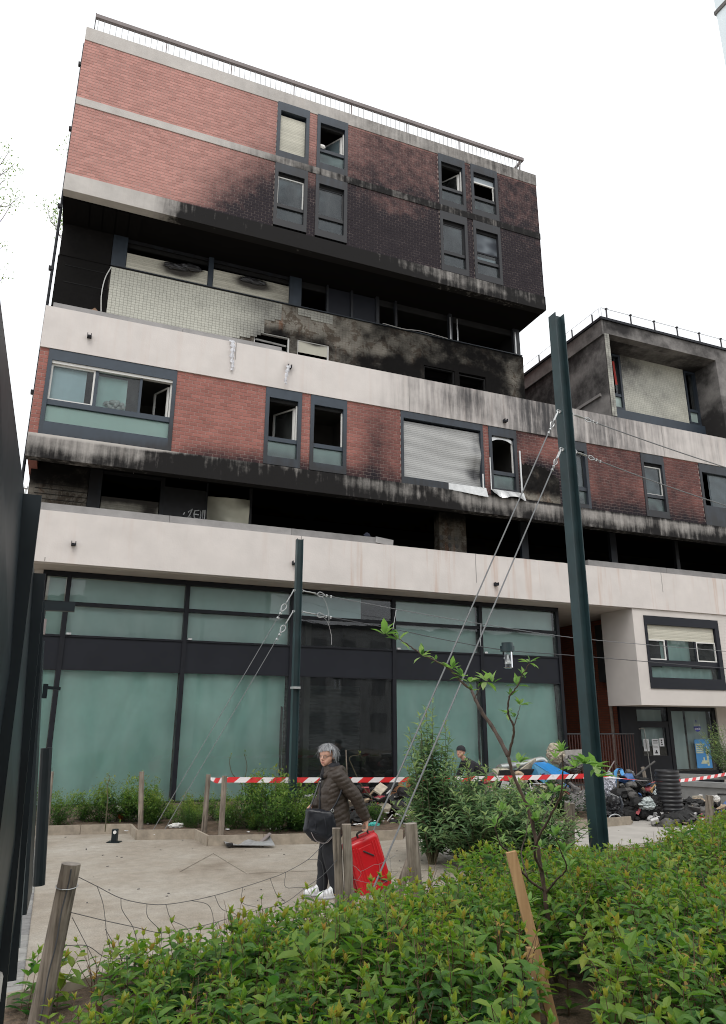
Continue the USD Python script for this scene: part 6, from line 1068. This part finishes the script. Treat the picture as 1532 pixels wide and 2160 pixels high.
# tall shrub with narrow grey-green leaves
BUD = leafmat('leaf_grey_green', [(.06, .12, .058), (.115, .20, .09), (.18, .27, .125), (.25, .335, .14), (.30, .39, .125)], .42, .5, 4.0)
def tall_shrub(name, label, loc, H, R, nst, seed, L0=.10, dens=.045):
    r = np.random.default_rng(seed); P, D, U, L, T_ = [], [], [], [], []; t = thing(name, label, 'shrub', loc); stem = MB()
    for k in range(nst):
        a = r.uniform(0, 2 * PI); rad = R * math.sqrt(r.uniform(0, 1)); hh = H * (1 - .45 * (rad / R) ** 1.5) * r.uniform(.62, 1.0); end = np.array([math.cos(a) * rad, math.sin(a) * rad, hh]); mid = end * [.55, .55, .55] + r.normal(0, .05, 3); pts = spline([np.array([end[0] * .12, end[1] * .12, 0]), mid, end], 8); stem.tube(pts, np.linspace(.009, .003, len(pts)), 4, False)
        ln = np.linalg.norm(np.diff(pts, axis=0), axis=1).sum(); n = int(ln * .86 / dens); ph0 = r.uniform(0, PI)
        for i in range(n):
            u = .14 + .86 * i / max(1, n - 1); p = np.array([np.interp(u * (len(pts) - 1), np.arange(len(pts)), pts[:, c]) for c in range(3)]); ph = ph0 + i * PI / 2 + r.normal(0, .3)
            for s in (0, PI):
                if r.uniform() < .12: continue
                el = r.normal(.12, .3) + .55 * (u > .9); d = np.array([math.cos(ph + s) * math.cos(el), math.sin(ph + s) * math.cos(el), math.sin(el)]); P.append(p + r.normal(0, .006, 3)); D.append(d); U.append([0, 0, 1 + r.normal(0, .1)]); L.append(L0 * r.uniform(.65, 1.2) * (1 - .4 * (u > .93))); T_.append(np.clip(.12 + .40 * u * p[2] / H + .30 * (u > .9) + .22 * (rad / R) + r.normal(0, .12), 0, 1))
    V, F = leaves(P, D, U, L, np.array(L) * .30); part('foliage', (V, F), BUD, t, pv={'tone': np.repeat(T_, 8)}); part('stem', stem, STEMG, t); return t
bx = at_y(1003, 1650, 9.5)
tall_shrub('tall_shrub', 'tall grey-green shrub with narrow leaves standing right of the suitcase', (bx[0] + .02, 9.5, 0), 1.42, 1.25, 165, 5, .14, .044)
tall_shrub('tall_shrub', 'slender upright part of greenery rising left behind the tall shrub', (bx[0] - .66, 9.6, 0), 2.36, .40, 56, 6, .15, .05)
tall_shrub('tall_shrub', 'lower leafy shrub at the foot of the tall one right beside the sapling', (bx[0] + .45, 8.9, 0), 1.05, .80, 80, 9, .12, .042)
px_ = at_y(1545, 1600, 15.6); tall_shrub('planter_shrub', 'green shrub growing in the concrete planter at the right edge', (px_[0], 15.6, .45), 1.75, .95, 90, 7, .10, .05)
# ---- the young apple tree: trunk, branches and every leaf
BARK = look('bark_sapling', {'g': ('geometry', {}), 'mp': ('mapping', {'scale': (30, 30, 14)}), 'n': ('noise_texture', {'scale': 1.0, 'detail': 5.0}), 'r': ('rgb_ramp', {'ramp': [(.3, (.03, .018, .013)), (.7, (.09, .055, .038))]}), 'p': ('principled_bsdf', {'roughness': .65}), 'b': ('bump', {'strength': .7, 'distance': .004})}, [('g.position', 'mp.vector'), ('mp.vector', 'n.vector'), ('n.fac', 'r.fac'), ('r.color', 'p.base_color'), ('n.fac', 'b.height'), ('b.normal', 'p.normal')])
APL = leafmat('leaf_apple', [(.07, .15, .045), (.13, .25, .06), (.20, .34, .085), (.29, .38, .16)], .42, .45, 6.0)
ap = thing('apple_sapling', 'young bare-branched fruit tree with fresh leaves in the leafy foreground bed', 'tree'); AD = 5.55
def br(pts, r0, r1, dz=0.0, name='branch', jag=.0018):
    W = np.array([at_d(x, y, AD + dz * i / (len(pts) - 1) + (0 if len(p_) < 3 else p_[2])) for i, p_ in enumerate(pts) for x, y in [p_[:2]]]); W = spline(W, 6); W[1:-1] += nrg.normal(0, jag, (len(W) - 2, 3)); r = np.linspace(r0, r1, len(W)) * (1 + .12 * np.sin(np.arange(len(W)) * 1.9)); part(name, MB().tube(W, r, 8), BARK, ap, smooth=True); return W
tk = br([(1186, 2240), (1180, 2120), (1165, 2010), (1150, 1890), (1133, 1780), (1112, 1700), (1085, 1640), (1072, 1595)], .018, .0115, 0, 'trunk')
BRS = [br([(1072, 1595), (1046, 1545), (1010, 1490), (995, 1455)], .016, .011, .3), br([(995, 1455), (975, 1440), (945, 1408), (905, 1388), (872, 1368), (845, 1350), (818, 1340)], .009, .003, .1), br([(1072, 1597), (1082, 1560), (1084, 1535), (1072, 1500), (1075, 1470), (1090, 1450), (1105, 1420), (1118, 1398)], .010, .003, -.4), br([(1000, 1475), (1008, 1460), (1020, 1443), (1030, 1437)], .005, .002),
       br([(1145, 1840), (1128, 1800), (1140, 1760), (1165, 1715), (1182, 1680), (1187, 1640), (1186, 1590)], .011, .004, -.6), br([(1180, 1690), (1200, 1648), (1225, 1622)], .005, .003, -.3), br([(1140, 1745), (1160, 1700), (1172, 1672)], .005, .002, .3), br([(1150, 1880), (1110, 1850), (1075, 1800), (1055, 1780), (1046, 1745), (1060, 1712)], .009, .003, -.5), br([(1112, 1850), (1100, 1800), (1110, 1760), (1116, 1710)], .006, .002, .3),
       br([(1152, 1885), (1175, 1855), (1195, 1835), (1185, 1800), (1172, 1770)], .008, .003, -.5), br([(1158, 1950), (1130, 1930), (1112, 1900), (1098, 1880)], .006, .002, -.4), br([(1168, 2020), (1185, 1995), (1205, 1975), (1222, 1910)], .007, .002, -.5), br([(1160, 1975), (1185, 1940), (1220, 1918)], .005, .002, -.4), br([(1083, 1535), (1092, 1510), (1098, 1488)], .005, .002)]
def sprig(px, py, n, L0, dz=0.0, seed=0, up=.5):
    r = np.random.default_rng(seed); c = at_d(px, py, AD + dz)
    for k in range(int(n * (1.4 if py < 1560 else 2.1))):
        a = r.uniform(0, 2 * PI); el = r.normal(up, .5); d = np.array([math.cos(a) * math.cos(el), math.sin(a) * math.cos(el) * .7, math.sin(el)]); ln = 1.3 * L0 * r.uniform(.65, 1.2)
        V, F = leaves([c + d * .012], [d], [[-d[0] * .4, -d[1] * .4, 1.0]], [ln], [ln * .5]); part('leaf', (V, F), APL, ap, pv={'tone': np.full(8, np.clip(r.normal(.55, .22), 0, 1))})
for i, (x, y, n, L0) in enumerate(((812, 1340, 7, .085), (842, 1352, 5, .07), (890, 1385, 6, .065), (920, 1395, 3, .04), (955, 1412, 6, .065), (975, 1428, 6, .07), (990, 1440, 6, .075), (1025, 1437, 6, .085), (1040, 1442, 3, .075), (998, 1458, 3, .045), (1118, 1398, 6, .06), (1105, 1428, 4, .05), (1090, 1447, 6, .06), (1078, 1470, 5, .05), (1098, 1488, 6, .06), (1070, 1505, 6, .055), (1085, 1515, 3, .04),
        (1095, 1610, 5, .07), (1186, 1588, 6, .055), (1172, 1600, 3, .05), (1215, 1620, 6, .085), (1235, 1612, 5, .09), (1255, 1620, 4, .08), (1262, 1640, 2, .10), (1165, 1672, 4, .08), (1150, 1690, 4, .06), (1060, 1712, 5, .05), (1046, 1745, 4, .055), (1058, 1780, 4, .05), (1112, 1760, 5, .06), (1120, 1700, 5, .06), (1130, 1735, 5, .065), (1172, 1765, 6, .06), (1190, 1800, 5, .07), (1200, 1830, 4, .06), (1098, 1878, 4, .05), (1118, 1905, 3, .05), (1150, 1840, 4, .05), (1108, 1690, 5, .06), (1140, 1790, 4, .055), (1222, 1912, 3, .05), (1160, 1925, 3, .05))):
    sprig(x, y, n, L0, (-.3, 0, .2)[i % 3] if y > 1560 else 0, 100 + i)
# bare saplings in the far bed
for k, (pts, lab) in enumerate((([(497, 1700), (512, 1660), (490, 1632), (484, 1605), (487, 1598)], 'thin curving bare sapling left of the woman'), ([(520, 1700), (517, 1650), (521, 1615), (515, 1590)], 'thin upright bare sapling behind the striped tape'), ([(228, 1690), (226, 1660), (232, 1640), (226, 1632)], 'tiny bare sapling in the left bed'), ([(790, 1690), (762, 1655), (745, 1620), (738, 1598), (760, 1592)], 'thin curved twig tied to the bamboo stake behind the woman'))):
    w = spline([at_y(*p, 13.6) for p in pts], 5); w[0, 2] = .1; t = thing('bare_sapling', lab, 'sapling'); part('stem', MB().tube(w, np.linspace(.010, .004, len(w)), 6), STEMG, t); c = w[-1]
    V, F = leaves(c + nrg.normal(0, .02, (5, 3)), nrg.normal(0, 1, (5, 3)) + [0, 0, .6], [[0, 0, 1]] * 5, [.05] * 5, [.022] * 5); part('leaf_cluster', (V, F), SHR, t, pv={'tone': np.full(len(V), .7)})
# background tree whose thin crown shows beside the building
bt = thing('background_tree', 'sparse spring tree behind the left end of the building', 'tree', (-6.2, 27, 0)); m = MB(); r = np.random.default_rng(3); o = np.array([-6.2, 27, 0]); tips = []
part('trunk', MB().tube(spline([(0, 0, 0), (.1, 0, 7), (-.1, .1, 14), (.2, 0, 19)], 6), np.linspace(.28, .08, 19), 10), BARK, bt)
for px, n in (((4, 330), 3), ((16, 352), 4), ((10, 380), 4), ((30, 345), 2), ((8, 425), 3), ((24, 430), 4), ((40, 415), 2), ((112, 448), 4), ((124, 455), 5), ((118, 470), 4), ((128, 432), 3), ((133, 462), 4), ((126, 485), 2), ((147, 300), 2), ((5, 520), 2), ((9, 580), 1), ((140, 312), 2), ((100, 436), 2), ((20, 318), 2)):
    e = at_y(*px, 27 + r.normal(0, .5)) - o; s = np.array([e[0] - .9 if e[0] < 2.9 else e[0] + .5, .1, e[2] - .7]); w = spline([s, s * .4 + e * .6 + [0, 0, -.3], e], 6); m.tube(w, np.linspace(.022, .008, len(w)), 4, False); tips += [(e + r.normal(0, .14, 3), n) for _ in range(n + 1)]
part('limb', m, BARK, bt, kind='stuff'); P = np.vstack([t + r.normal(0, .15, (5 + n, 3)) for t, n in tips]); P = np.vstack([P, r.normal(0, 1, (500, 3)) * [1.6, 1.6, 2.2] + [-2.5, .5, 17]])
V, F = leaves(P, r.normal(0, 1, (len(P), 3)), r.normal(0, 1, (len(P), 3)), r.uniform(.06, .14, len(P)), r.uniform(.03, .06, len(P))); part('crown', (V, F), SHR, bt, pv={'tone': np.full(len(V), .45)})
# ================================================================ burnt debris before the building
CHAR = plain('char_black', (.010, .0095, .0095), .7, .5, 18, bump=.01); CHARG = plain('char_grey_ash', (.10, .095, .09), .9, .4, 10, bump=.01); PLASB = plain('plastic_black', (.018, .018, .020), .38, .2, 6); BLUEP = plain('panel_bright_blue', (.02, .22, .55), .4, .15, 4); BLUEC = plain('cloth_light_blue', (.10, .34, .66), .8, .2, 14); NAVYC = plain('cloth_navy', (.012, .020, .055), .85, .3, 10); REDC = plain('cloth_dark_red', (.28, .035, .05), .7, .45, 16); CREAMC = plain('rubble_cream', (.42, .37, .29), .9, .3, 9, bump=.01); WOODO = plain('timber_orange_brown', (.30, .13, .05), .6, .25, 6); PLY = plain('plywood_pale', (.48, .29, .13), .7, .25, 5); TURQ = plain('plastic_turquoise', (.05, .38, .33), .4); GLS = plain('glass_crushed', (.50, .55, .54), .25, .35, 40, bump=.02, bscale=50); GREYP = plain('panel_dark_grey', (.055, .06, .07), .55, .15, 3); METL = plain('metal_bent_sheet', (.42, .43, .44), .35, .35, 4, metallic=.6); RUBM = plain('rubble_grey', (.16, .15, .145), .95, .45, 6, bump=.02, bscale=20)
def lump(name, label, cat, px, Y, size, mat, seed, amp=.35, z=None, sub=4, group=None):
    c = at_y(*px, Y); m = crumple(seed, sub, amp, 2.0, np.array(size) / 2); v = np.array(m.vertices); t = thing(name, label, cat, (c[0], c[1], max(0, c[2])), 0, group); part('mass', MB().add(v, m.faces), mat, t, smooth=28); return t
def board(name, label, cat, p, q, Y0_, Y1_, w, th, mat, up=(0, 1, .3)):
    t = thing(name, label, cat); part('panel', MB().bar(at_y(*p, Y0_), at_y(*q, Y1_), w, th, up), mat, t); return t
# low heaps of rubble (uncountable) that carry the single pieces
HEAPX = [plain('scrap_white', (.55, .54, .53), .8, .2, 20), plain('scrap_beige', (.40, .30, .20), .8, .3, 12), plain('scrap_pink_red', (.40, .08, .09), .7, .3, 14), plain('scrap_blue', (.05, .12, .30), .6, .3, 14)]
def heap(label, poly_px, Ys, hmax, seed, mat, mixm):
    r = np.random.default_rng(seed); m = MB(); m2 = MB(); mx = [MB() for _ in HEAPX]; (x0, y0), (x1, y1) = poly_px
    for _ in range(420):
        u, v_ = r.uniform(), r.uniform(); px = x0 + (x1 - x0) * u; Y = Ys[0] + (Ys[1] - Ys[0]) * v_; g = at_y(px, 1600, Y); h = hmax * math.sin(PI * min(1, max(0, u * .9 + .05))) * (0.35 + .65 * math.sin(PI * v_)); z = r.uniform(.03, max(.06, h)); s = r.uniform(.03, .19)
        w_ = r.uniform(); mm = m if w_ < .58 else m2 if w_ < .74 else mx[int(r.choice(4, p=(.45, .3, .12, .13)))]
        if r.uniform() < .74: mm.obox((g[0], Y, z), (s * r.uniform(.6, 3.6), s * r.uniform(.35, 1.3), s * r.uniform(.05, .3)), *r.uniform(-.9, .9, 3))
        else: c = crumple(int(r.integers(9999)), 1, .4, 2, (s * r.uniform(.7, 1.5), s, s * .7)); mm.add(np.array(c.vertices) + [g[0], Y, z], c.faces)
    solo('debris_heap', m, mat, label, 'debris', kind='stuff'); solo('debris_heap', m2, mixm, label + ', paler fragments in it', 'debris', kind='stuff')
    for q_, mt_, w_ in zip(mx, HEAPX, ('white paper', 'brown wood', 'reddish cloth', 'blue plastic')):
        if q_.n: solo('debris_heap', q_, mt_, label + ', ' + w_ + ' bits in it', 'debris', kind='stuff')
heap('low heap of charred rubble and litter before the dark glass pane', ((640, 0), (1000, 0)), (12.8, 15.8), .66, 1, CHAR, CREAMC); heap('big heap of burnt furniture fragments before the right-hand curtains', ((960, 0), (1240, 0)), (13.2, 16.6), .95, 2, RUBM, CREAMC); heap('black heap of burnt rubbish between the big post and the corrugated drum', ((1255, 0), (1400, 0)), (12.3, 14.8), .85, 3, CHAR, CHARG); heap('thin spread of charred scraps around the corrugated drum', ((1360, 0), (1520, 0)), (11.4, 13.4), .25, 4, CHAR, CHARG)
r = np.random.default_rng(11); m = MB()
for _ in range(240):                           # paper and plastic scraps lying about
    px = r.choice([r.uniform(240, 700), r.uniform(740, 960), r.uniform(1280, 1532), r.uniform(740, 960)]); Y = r.uniform(12.6, 16); g = at_y(px, 1700, Y)
    if px < 700 and r.uniform() < .6: continue
    s = r.uniform(.015, .05); c = crumple(int(r.integers(9999)), 1, .5, 2, (s * r.uniform(.7, 1.8), s, s * .3)); m.add(np.array(c.vertices) + [g[0], Y, .12 + r.uniform(0, .2) * (px > 700)], c.faces)
solo('paper_litter', m, plain('paper_litter_white', (.58, .57, .56), .8, .3, 30), 'scattered white paper and plastic scraps among the beds and rubble', 'litter', kind='stuff')
m = MB()
for _ in range(170):
    g = [r.uniform(-.3, 12), r.uniform(8, 14.3)]; s = r.uniform(.006, .016); m.obox((g[0], g[1], s * .3), (s * 2, s, s * .5), 0, 0, r.uniform(0, 3))
solo('ground_litter', m, CHARG, 'tiny dark chips scattered on the sandy ground', 'litter', kind='stuff')
# left and middle
bs = thing('bent_sheet', 'bent scorched metal sheet lying on the ground against the board edging', 'metal sheet'); A = at_z(478, 1786, .02); B = at_z(580, 1787, .02); X = np.linspace(0, 1, 14)
part('sheet', MB().sheet([[A + (B - A) * u + np.array([.0, .30 * t, 0]) + [0, 0, .02 + .05 * math.sin(u * 9 + t * 3) * t + .17 * max(0, u - .72) * 3 * t] for u in X] for t in np.linspace(0, 1, 7)]), METL, bs, smooth=True); part('burnt_corner', MB().bar(A + [0, .02, .02], A + (B - A) * .14 + [0, .05, .03], .12, .03), CHAR, bs); part('folded_flap', MB().bar(A + (B - A) * .78 + [0, .2, .05], B + [0, .28, .16], .10, .012), RAILM, bs)
lump('black_bag', 'black crumpled bag standing in the shrubs left of the shorter post', 'bag', (595, 1680), 14.6, (.42, .3, .50), PLASB, 21, .4)
lump('cloth_bundle', 'bundle of pale lilac rags left of the woman at waist height', 'cloth bundle', (655, 1692), 14.4, (.55, .4, .28), plain('cloth_lilac_white', (.50, .46, .54), .85, .4, 20), 22, .45)
lump('cloth_bundle', 'dark red and black bag lying in the litter right of the woman', 'cloth bundle', (800, 1702), 14.6, (.62, .5, .42), REDC, 23, .4); lump('cloth_bundle', 'grey-white sack beside the dark red bag', 'cloth bundle', (835, 1708), 14.4, (.55, .4, .40), CREAMC, 24, .4); lump('cloth_bundle', 'navy cushion leaning under the brown cabinet panel', 'cloth bundle', (853, 1688), 14.7, (.42, .35, .42), NAVYC, 25, .3); lump('black_bag', 'black bin bag behind the woman among the weeds', 'bag', (775, 1712), 14.2, (.6, .5, .34), PLASB, 26, .45)
lump('slipper', 'left turquoise slipper on the litter at the board edging', 'slipper', (788, 1740), 12.75, (.24, .11, .10), TURQ, 27, .35); lump('slipper', 'right turquoise slipper on the litter near the tall shrub', 'slipper', (825, 1747), 12.75, (.24, .11, .09), TURQ, 28, .35); lump('paper_bundle', 'white crumpled bundle in the shrubs right of the knotty stake', 'paper', (585, 1749), 12.9, (.24, .18, .12), WHITEF, 29, .5); lump('paper_bundle', 'white bundle lying at the corner between the guy wires', 'paper', (372, 1742), 13.6, (.26, .15, .1), WHITEF, 30, .5)
lump('paper_bundle', 'white crumpled paper in the left bed behind the bollard light', 'paper', (247, 1713), 15.0, (.2, .15, .2), WHITEF, 31, .5); lump('red_scrap', 'small orange-red scrap in the left bed', 'scrap', (256, 1722), 14.9, (.12, .1, .12), plain('plastic_orange_red', (.5, .08, .03), .5), 32, .4)
cb = thing('cabinet_panel', 'brown wooden cabinet carcass tipped up behind the litter', 'cabinet'); q0, q1, q2 = at_y(830, 1700, 14.9), at_y(857, 1663, 15.0), at_y(884, 1665, 15.5); part('side_panel', MB().bar(q0, q1, .42, .025, (0, 1, 0)), WOODO, cb); part('top_panel', MB().bar(q1, q2, .42, .025, (0, 1, 0)), WOODO, cb); part('rail', MB().bar(at_y(859, 1664, 14.8), at_y(880, 1677, 14.9), .03, .03), PLY, cb)
# heap before the right-hand curtains
pp = thing('duct_pipe', 'long silver duct pipe lying aslant on the debris heap', 'pipe'); w = spline([at_y(1055, 1618, 14.6), at_y(1100, 1612, 14.8), at_y(1140, 1602, 15.0), at_y(1152, 1608, 15.0)], 6); part('tube', MB().tube(w, .062, 12), plain('pipe_silver', (.50, .52, .50), .35, .2, 6, metallic=.7), pp, smooth=40); part('joint', MB().tube([w[3], w[4]], .07, 12), METL, pp)
bp = thing('box_lid', 'bright blue box lid lying tilted on the debris heap', 'panel'); c = [at_y(1127, 1612, 14.6), at_y(1150, 1606, 14.8), at_y(1200, 1634, 14.4), at_y(1150, 1637, 14.2), at_y(1122, 1622, 14.5)]
part('top', quad_slab(at_y(1128, 1609, 14.7), at_y(1152, 1607, 15.0), at_y(1204, 1634, 14.7), at_y(1172, 1637, 14.3), .03), BLUEP, bp); part('side', quad_slab(at_y(1127, 1611, 14.69), at_y(1170, 1638, 14.29), at_y(1150, 1652, 14.28), at_y(1121, 1632, 14.66), .03), plain('panel_blue_side', (.03, .16, .28), .5, .2, 6), bp)
lump('stone_block', 'scorched pale masonry block on top of the debris heap', 'masonry block', (1172, 1590), 16.4, (.50, .4, .55), CREAMC, 41, .25); board('board', 'long grey board lying across the alley mouth', 'board', (1190, 1594), (1262, 1590), 16.6, 17.0, .26, .10, plain('board_pale_grey', (.34, .32, .30), .8, .2, 5), (0, 1, 0)); board('board', 'charred flat board under the silver pipe', 'board', (1050, 1645), (1140, 1640), 14.2, 14.8, .4, .03, CHAR); board('board', 'pale scorched board with an end facing the tape', 'board', (1095, 1632), (1130, 1606), 14.6, 14.9, .14, .03, CREAMC)
tvf = board('television', 'broken dark screen with pale glass at the foot of the heap', 'television', (1045, 1655), (1075, 1660), 13.6, 13.8, .30, .03, PLASB); part('screen', MB().bar(at_y(1058, 1655, 13.55), at_y(1072, 1658, 13.65), .16, .012, (0, 1, .3)), WHITEF, tvf)
lump('plaster_lump', 'cream lump of plaster beside the broken screen', 'rubble', (1088, 1655), 13.9, (.35, .3, .32), CREAMC, 42, .3); lump('plaster_lump', 'pale rubble lump behind the striped tape right of the blue lid', 'rubble', (1215, 1610), 15.4, (.6, .5, .4), RUBM, 43, .4); tr_ = thing('metal_trestle', 'thin white metal frame leg standing in the dark shrubs', 'metal frame'); part('bar', MB().tube([at_y(1118, 1653, 13.6), at_y(1150, 1653, 13.8)], .012, 6).tube([at_y(1118, 1653, 13.6), at_y(1125, 1680, 13.4)], .014, 6), GALV, tr_)
# black heap by the big post
board('grey_panel', 'flat dark grey panel leaning in the black heap', 'panel', (1303, 1695), (1310, 1715), 12.4, 12.1, .34, .02, GREYP, (1, .2, 0)); board('orange_board', 'broken orange plywood board behind the corrugated drum', 'board', (1376, 1680), (1398, 1655), 13.3, 13.4, .30, .02, PLY, (0, 1, .2)); board('orange_board', 'dark panel joined to the orange board', 'board', (1368, 1662), (1395, 1655), 13.6, 13.7, .16, .02, GREYP, (0, 1, 0))
for k, (a, b, ya, yb, rr_, lab) in enumerate((((1332, 1645), (1382, 1606), 13.4, 13.2, .02, 'long charred pole leaning across the shop door'), ((1276, 1640), (1296, 1606), 13.8, 14.2, .014, 'thin rusty rod standing before the alley railing'), ((1284, 1672), (1312, 1686), 12.8, 12.4, .016, 'pale metal rod lying on the black heap'), ((1300, 1612), (1312, 1622), 14, 14.2, .012, 'short burnt rod above the blue cloth'), ((1340, 1660), (1375, 1655), 13.2, 13.0, .014, 'burnt bar sticking level out of the heap'), ((1295, 1660), (1320, 1690), 12.9, 12.6, .014, 'grey bar in the middle of the black heap'))):
    t = thing('burnt_bar', lab, 'bar'); part('rod', MB().tube([at_y(*a, ya), at_y(*b, yb)], rr_, 6), (CHARG, RAILM, GALV, CHAR, CHAR, CHARG)[k], t)
bc = thing('blue_cloth', 'light blue cloth draped over a post in the black heap', 'cloth'); w = spline([at_y(1297, 1665, 13.3), at_y(1299, 1632, 13.3), at_y(1304, 1622, 13.3), at_y(1311, 1624, 13.3), at_y(1316, 1640, 13.2)], 6); part('cloth', MB().sheet([[p + [-.05 - .01 * math.sin(i), 0, 0], p + [0, -.05, .01], p + [.05, .01, 0]] for i, p in enumerate(w)]), BLUEC, bc, smooth=True); part('post', MB().tube([at_y(1303, 1680, 13.35), at_y(1305, 1626, 13.35)], .035, 8), WOODG, bc)
lump('black_bag', 'black bin bag at the right foot of the big steel post', 'bag', (1290, 1708), 12.3, (.55, .45, .5), PLASB, 51, .4); lump('glass_heap', 'pile of crushed pale glass left of the drum', 'glass heap', (1368, 1697), 12.3, (.62, .45, .28), GLS, 52, .35); lump('glass_heap', 'upright clear plastic bag of shards behind the drum', 'glass heap', (1394, 1678), 12.8, (.3, .3, .42), GLS, 53, .35); lump('black_bag', 'charred bag of clothes directly left of the drum base', 'bag', (1388, 1700), 12.2, (.4, .35, .42), CHAR, 54, .4); lump('black_bag', 'dark charred clothes lying right of the drum', 'bag', (1455, 1702), 12.5, (.9, .5, .34), CHAR, 55, .5); lump('cloth_bundle', 'bundle of white and black printed cloth by the big post', 'cloth bundle', (1285, 1655), 13.2, (.3, .3, .5), plain('cloth_print_white', (.45, .45, .5), .8, .8, 22), 56, .4); lump('chair_remains', 'burnt chair remains in the middle of the black heap', 'chair', (1330, 1668), 13.4, (.7, .5, .7), CHAR, 57, .55); lump('paper_bundle', 'white carton on the paving right of the far stake', 'carton', (1512, 1685), 13.3, (.18, .14, .16), WHITEF, 58, .25); board('board', 'small scorched plank on the paving before the planter', 'board', (1461, 1687), (1481, 1686), 13.6, 13.7, .16, .03, CREAMC)
for k, px in enumerate(((1440, 1722), (1465, 1720), (1490, 1730), (1515, 1727), (1475, 1735))): lump('paper_bundle', ('sheet of paper on the ground just right of the drum', 'crumpled newspaper behind the far right stake', 'white paper at the foot of the far right stake', 'white sheets lying at the right edge of the picture', 'torn paper on the ground before the far right stake')[k], 'paper', px, 11.7 + .15 * k, (.34, .2, .05), WHITEF, 60 + k, .5)
hp = thing('hoop', 'thin grey hoop lying on the board edging right of the big post', 'hoop'); part('arc', MB().tube([at_y(1298 + 14 * math.cos(a), 1730 - 12 * math.sin(a), 11.9) for a in np.linspace(0, PI, 12)], .012, 6), GALV, hp)
board('edging_piece', 'loose piece of board edging right of the big steel post', 'board', (1296, 1732), (1330, 1731), 12.0, 12.0, .04, .15, BOARDM)
# corrugated drum
dp = at_z(1418, 1731, 0); dr_ = thing('corrugated_drum', 'black corrugated plastic drum standing upright in the debris at the right', 'drum', dp); prof = [(0, 0), (.24, 0)]
for k in range(11): z = .03 + k * .078; prof += [(.228, z), (.243, z + .014), (.245, z + .030), (.243, z + .046), (.228, z + .060)]
prof += [(.225, .90), (.235, .92), (.225, .94), (.20, .93), (.19, .90), (.0, .88)]; part('ribbed_wall', MB().lathe(prof, 36), PLASB, dr_, smooth=40); part('base', MB().lathe([(0, -.12), (.25, -.12), (.25, 0), (0, 0)], 24), CHARG, dr_); part('lid_ring', MB().add(trimesh.creation.torus(.222, .012, 36, 8).apply_translation([0, 0, .935])), PLASB, dr_)
# concrete planter and ramp wall
pl = thing('concrete_planter', 'long low grey concrete planter wall before the shop window', 'planter'); CP = plain('concrete_planter', (.235, .235, .23), .9, .15, 3, bump=.003); a, b = at_z(1420, 1690, 0), at_z(1560, 1700, 0)
part('wall', MB().bar(a + [0, 0, .19], b + [0, 0, .19], .16, .38), CP, pl); part('cap', MB().bar(a + [0, -.02, .44], b + [0, -.02, .44], .24, .115), CP, pl); part('back_ledge', MB().bar(at_y(1418, 1637, 16.0), at_y(1560, 1640, 15.8), .25, .12), CP, pl); part('soil', MB().bar(a + [.3, .65, .40], b + [.3, .65, .40], 1.0, .06), SOIL, pl); part('vent', MB().bar(at_y(1517, 1676, b[1] + .0), at_y(1530, 1676, b[1] - .05), .14, .035), CHAR, pl)
# ================================================================ surroundings: tower at the right, buildings across the way (seen in the glass)
TW = plain('tower_pale_blue', (.60, .66, .68), .5, .04, .5); tw_ = thing('tower', 'pale blue-grey tower block cut off by the top right corner', 'building', (56.1, 22, 0)); part('wall', MB().box(0, 22, 0, 18, 0, 95), TW, tw_); q = at_y(1506, 25, 40)[2]
part('ledge', MB().box(-.15, 22, -.15, 18.15, q - .2, q + .25), CHARG, tw_)
for k in range(16): part('window', MB().box(2.0, 20, -.05, 0.0, 3 + k * 3.1, 4.4 + k * 3.1), SPAN, tw_)
OPP = plain('opposite_render', (.36, .37, .37), .9, .08, .4)
for i, (x0, x1, y1, h, lab) in enumerate(((-44, 1, -21, 10.5, 'pale apartment house across the court, left one seen in the glass'), (1.05, 15, -22, 17, 'taller apartment house across the court, seen in the dark pane'), (15.05, 62, -21, 9.5, 'long apartment house across the court at the right'))):
    ob = thing('opposite_building', lab, 'building', (x0, y1, 0)); part('wall', MB().box(0, x1 - x0, -10, 0, 0, h), OPP, ob); wm = MB()
    for z in np.arange(1.2, h - 1.5, 2.9):
        for x in np.arange(1, x1 - x0 - 2, 2.6): wm.box(x, x + 1.3, 0.0, .05, z, z + 1.5)
    part('window', wm, plain('opposite_glass', (.16, .17, .18), .4) if i == 0 else '/World/Looks/opposite_glass', ob, kind='stuff'); part('roof_edge', MB().box(-.2, x1 - x0 + .2, -.1, .2, h, h + .3), DARKM, ob)
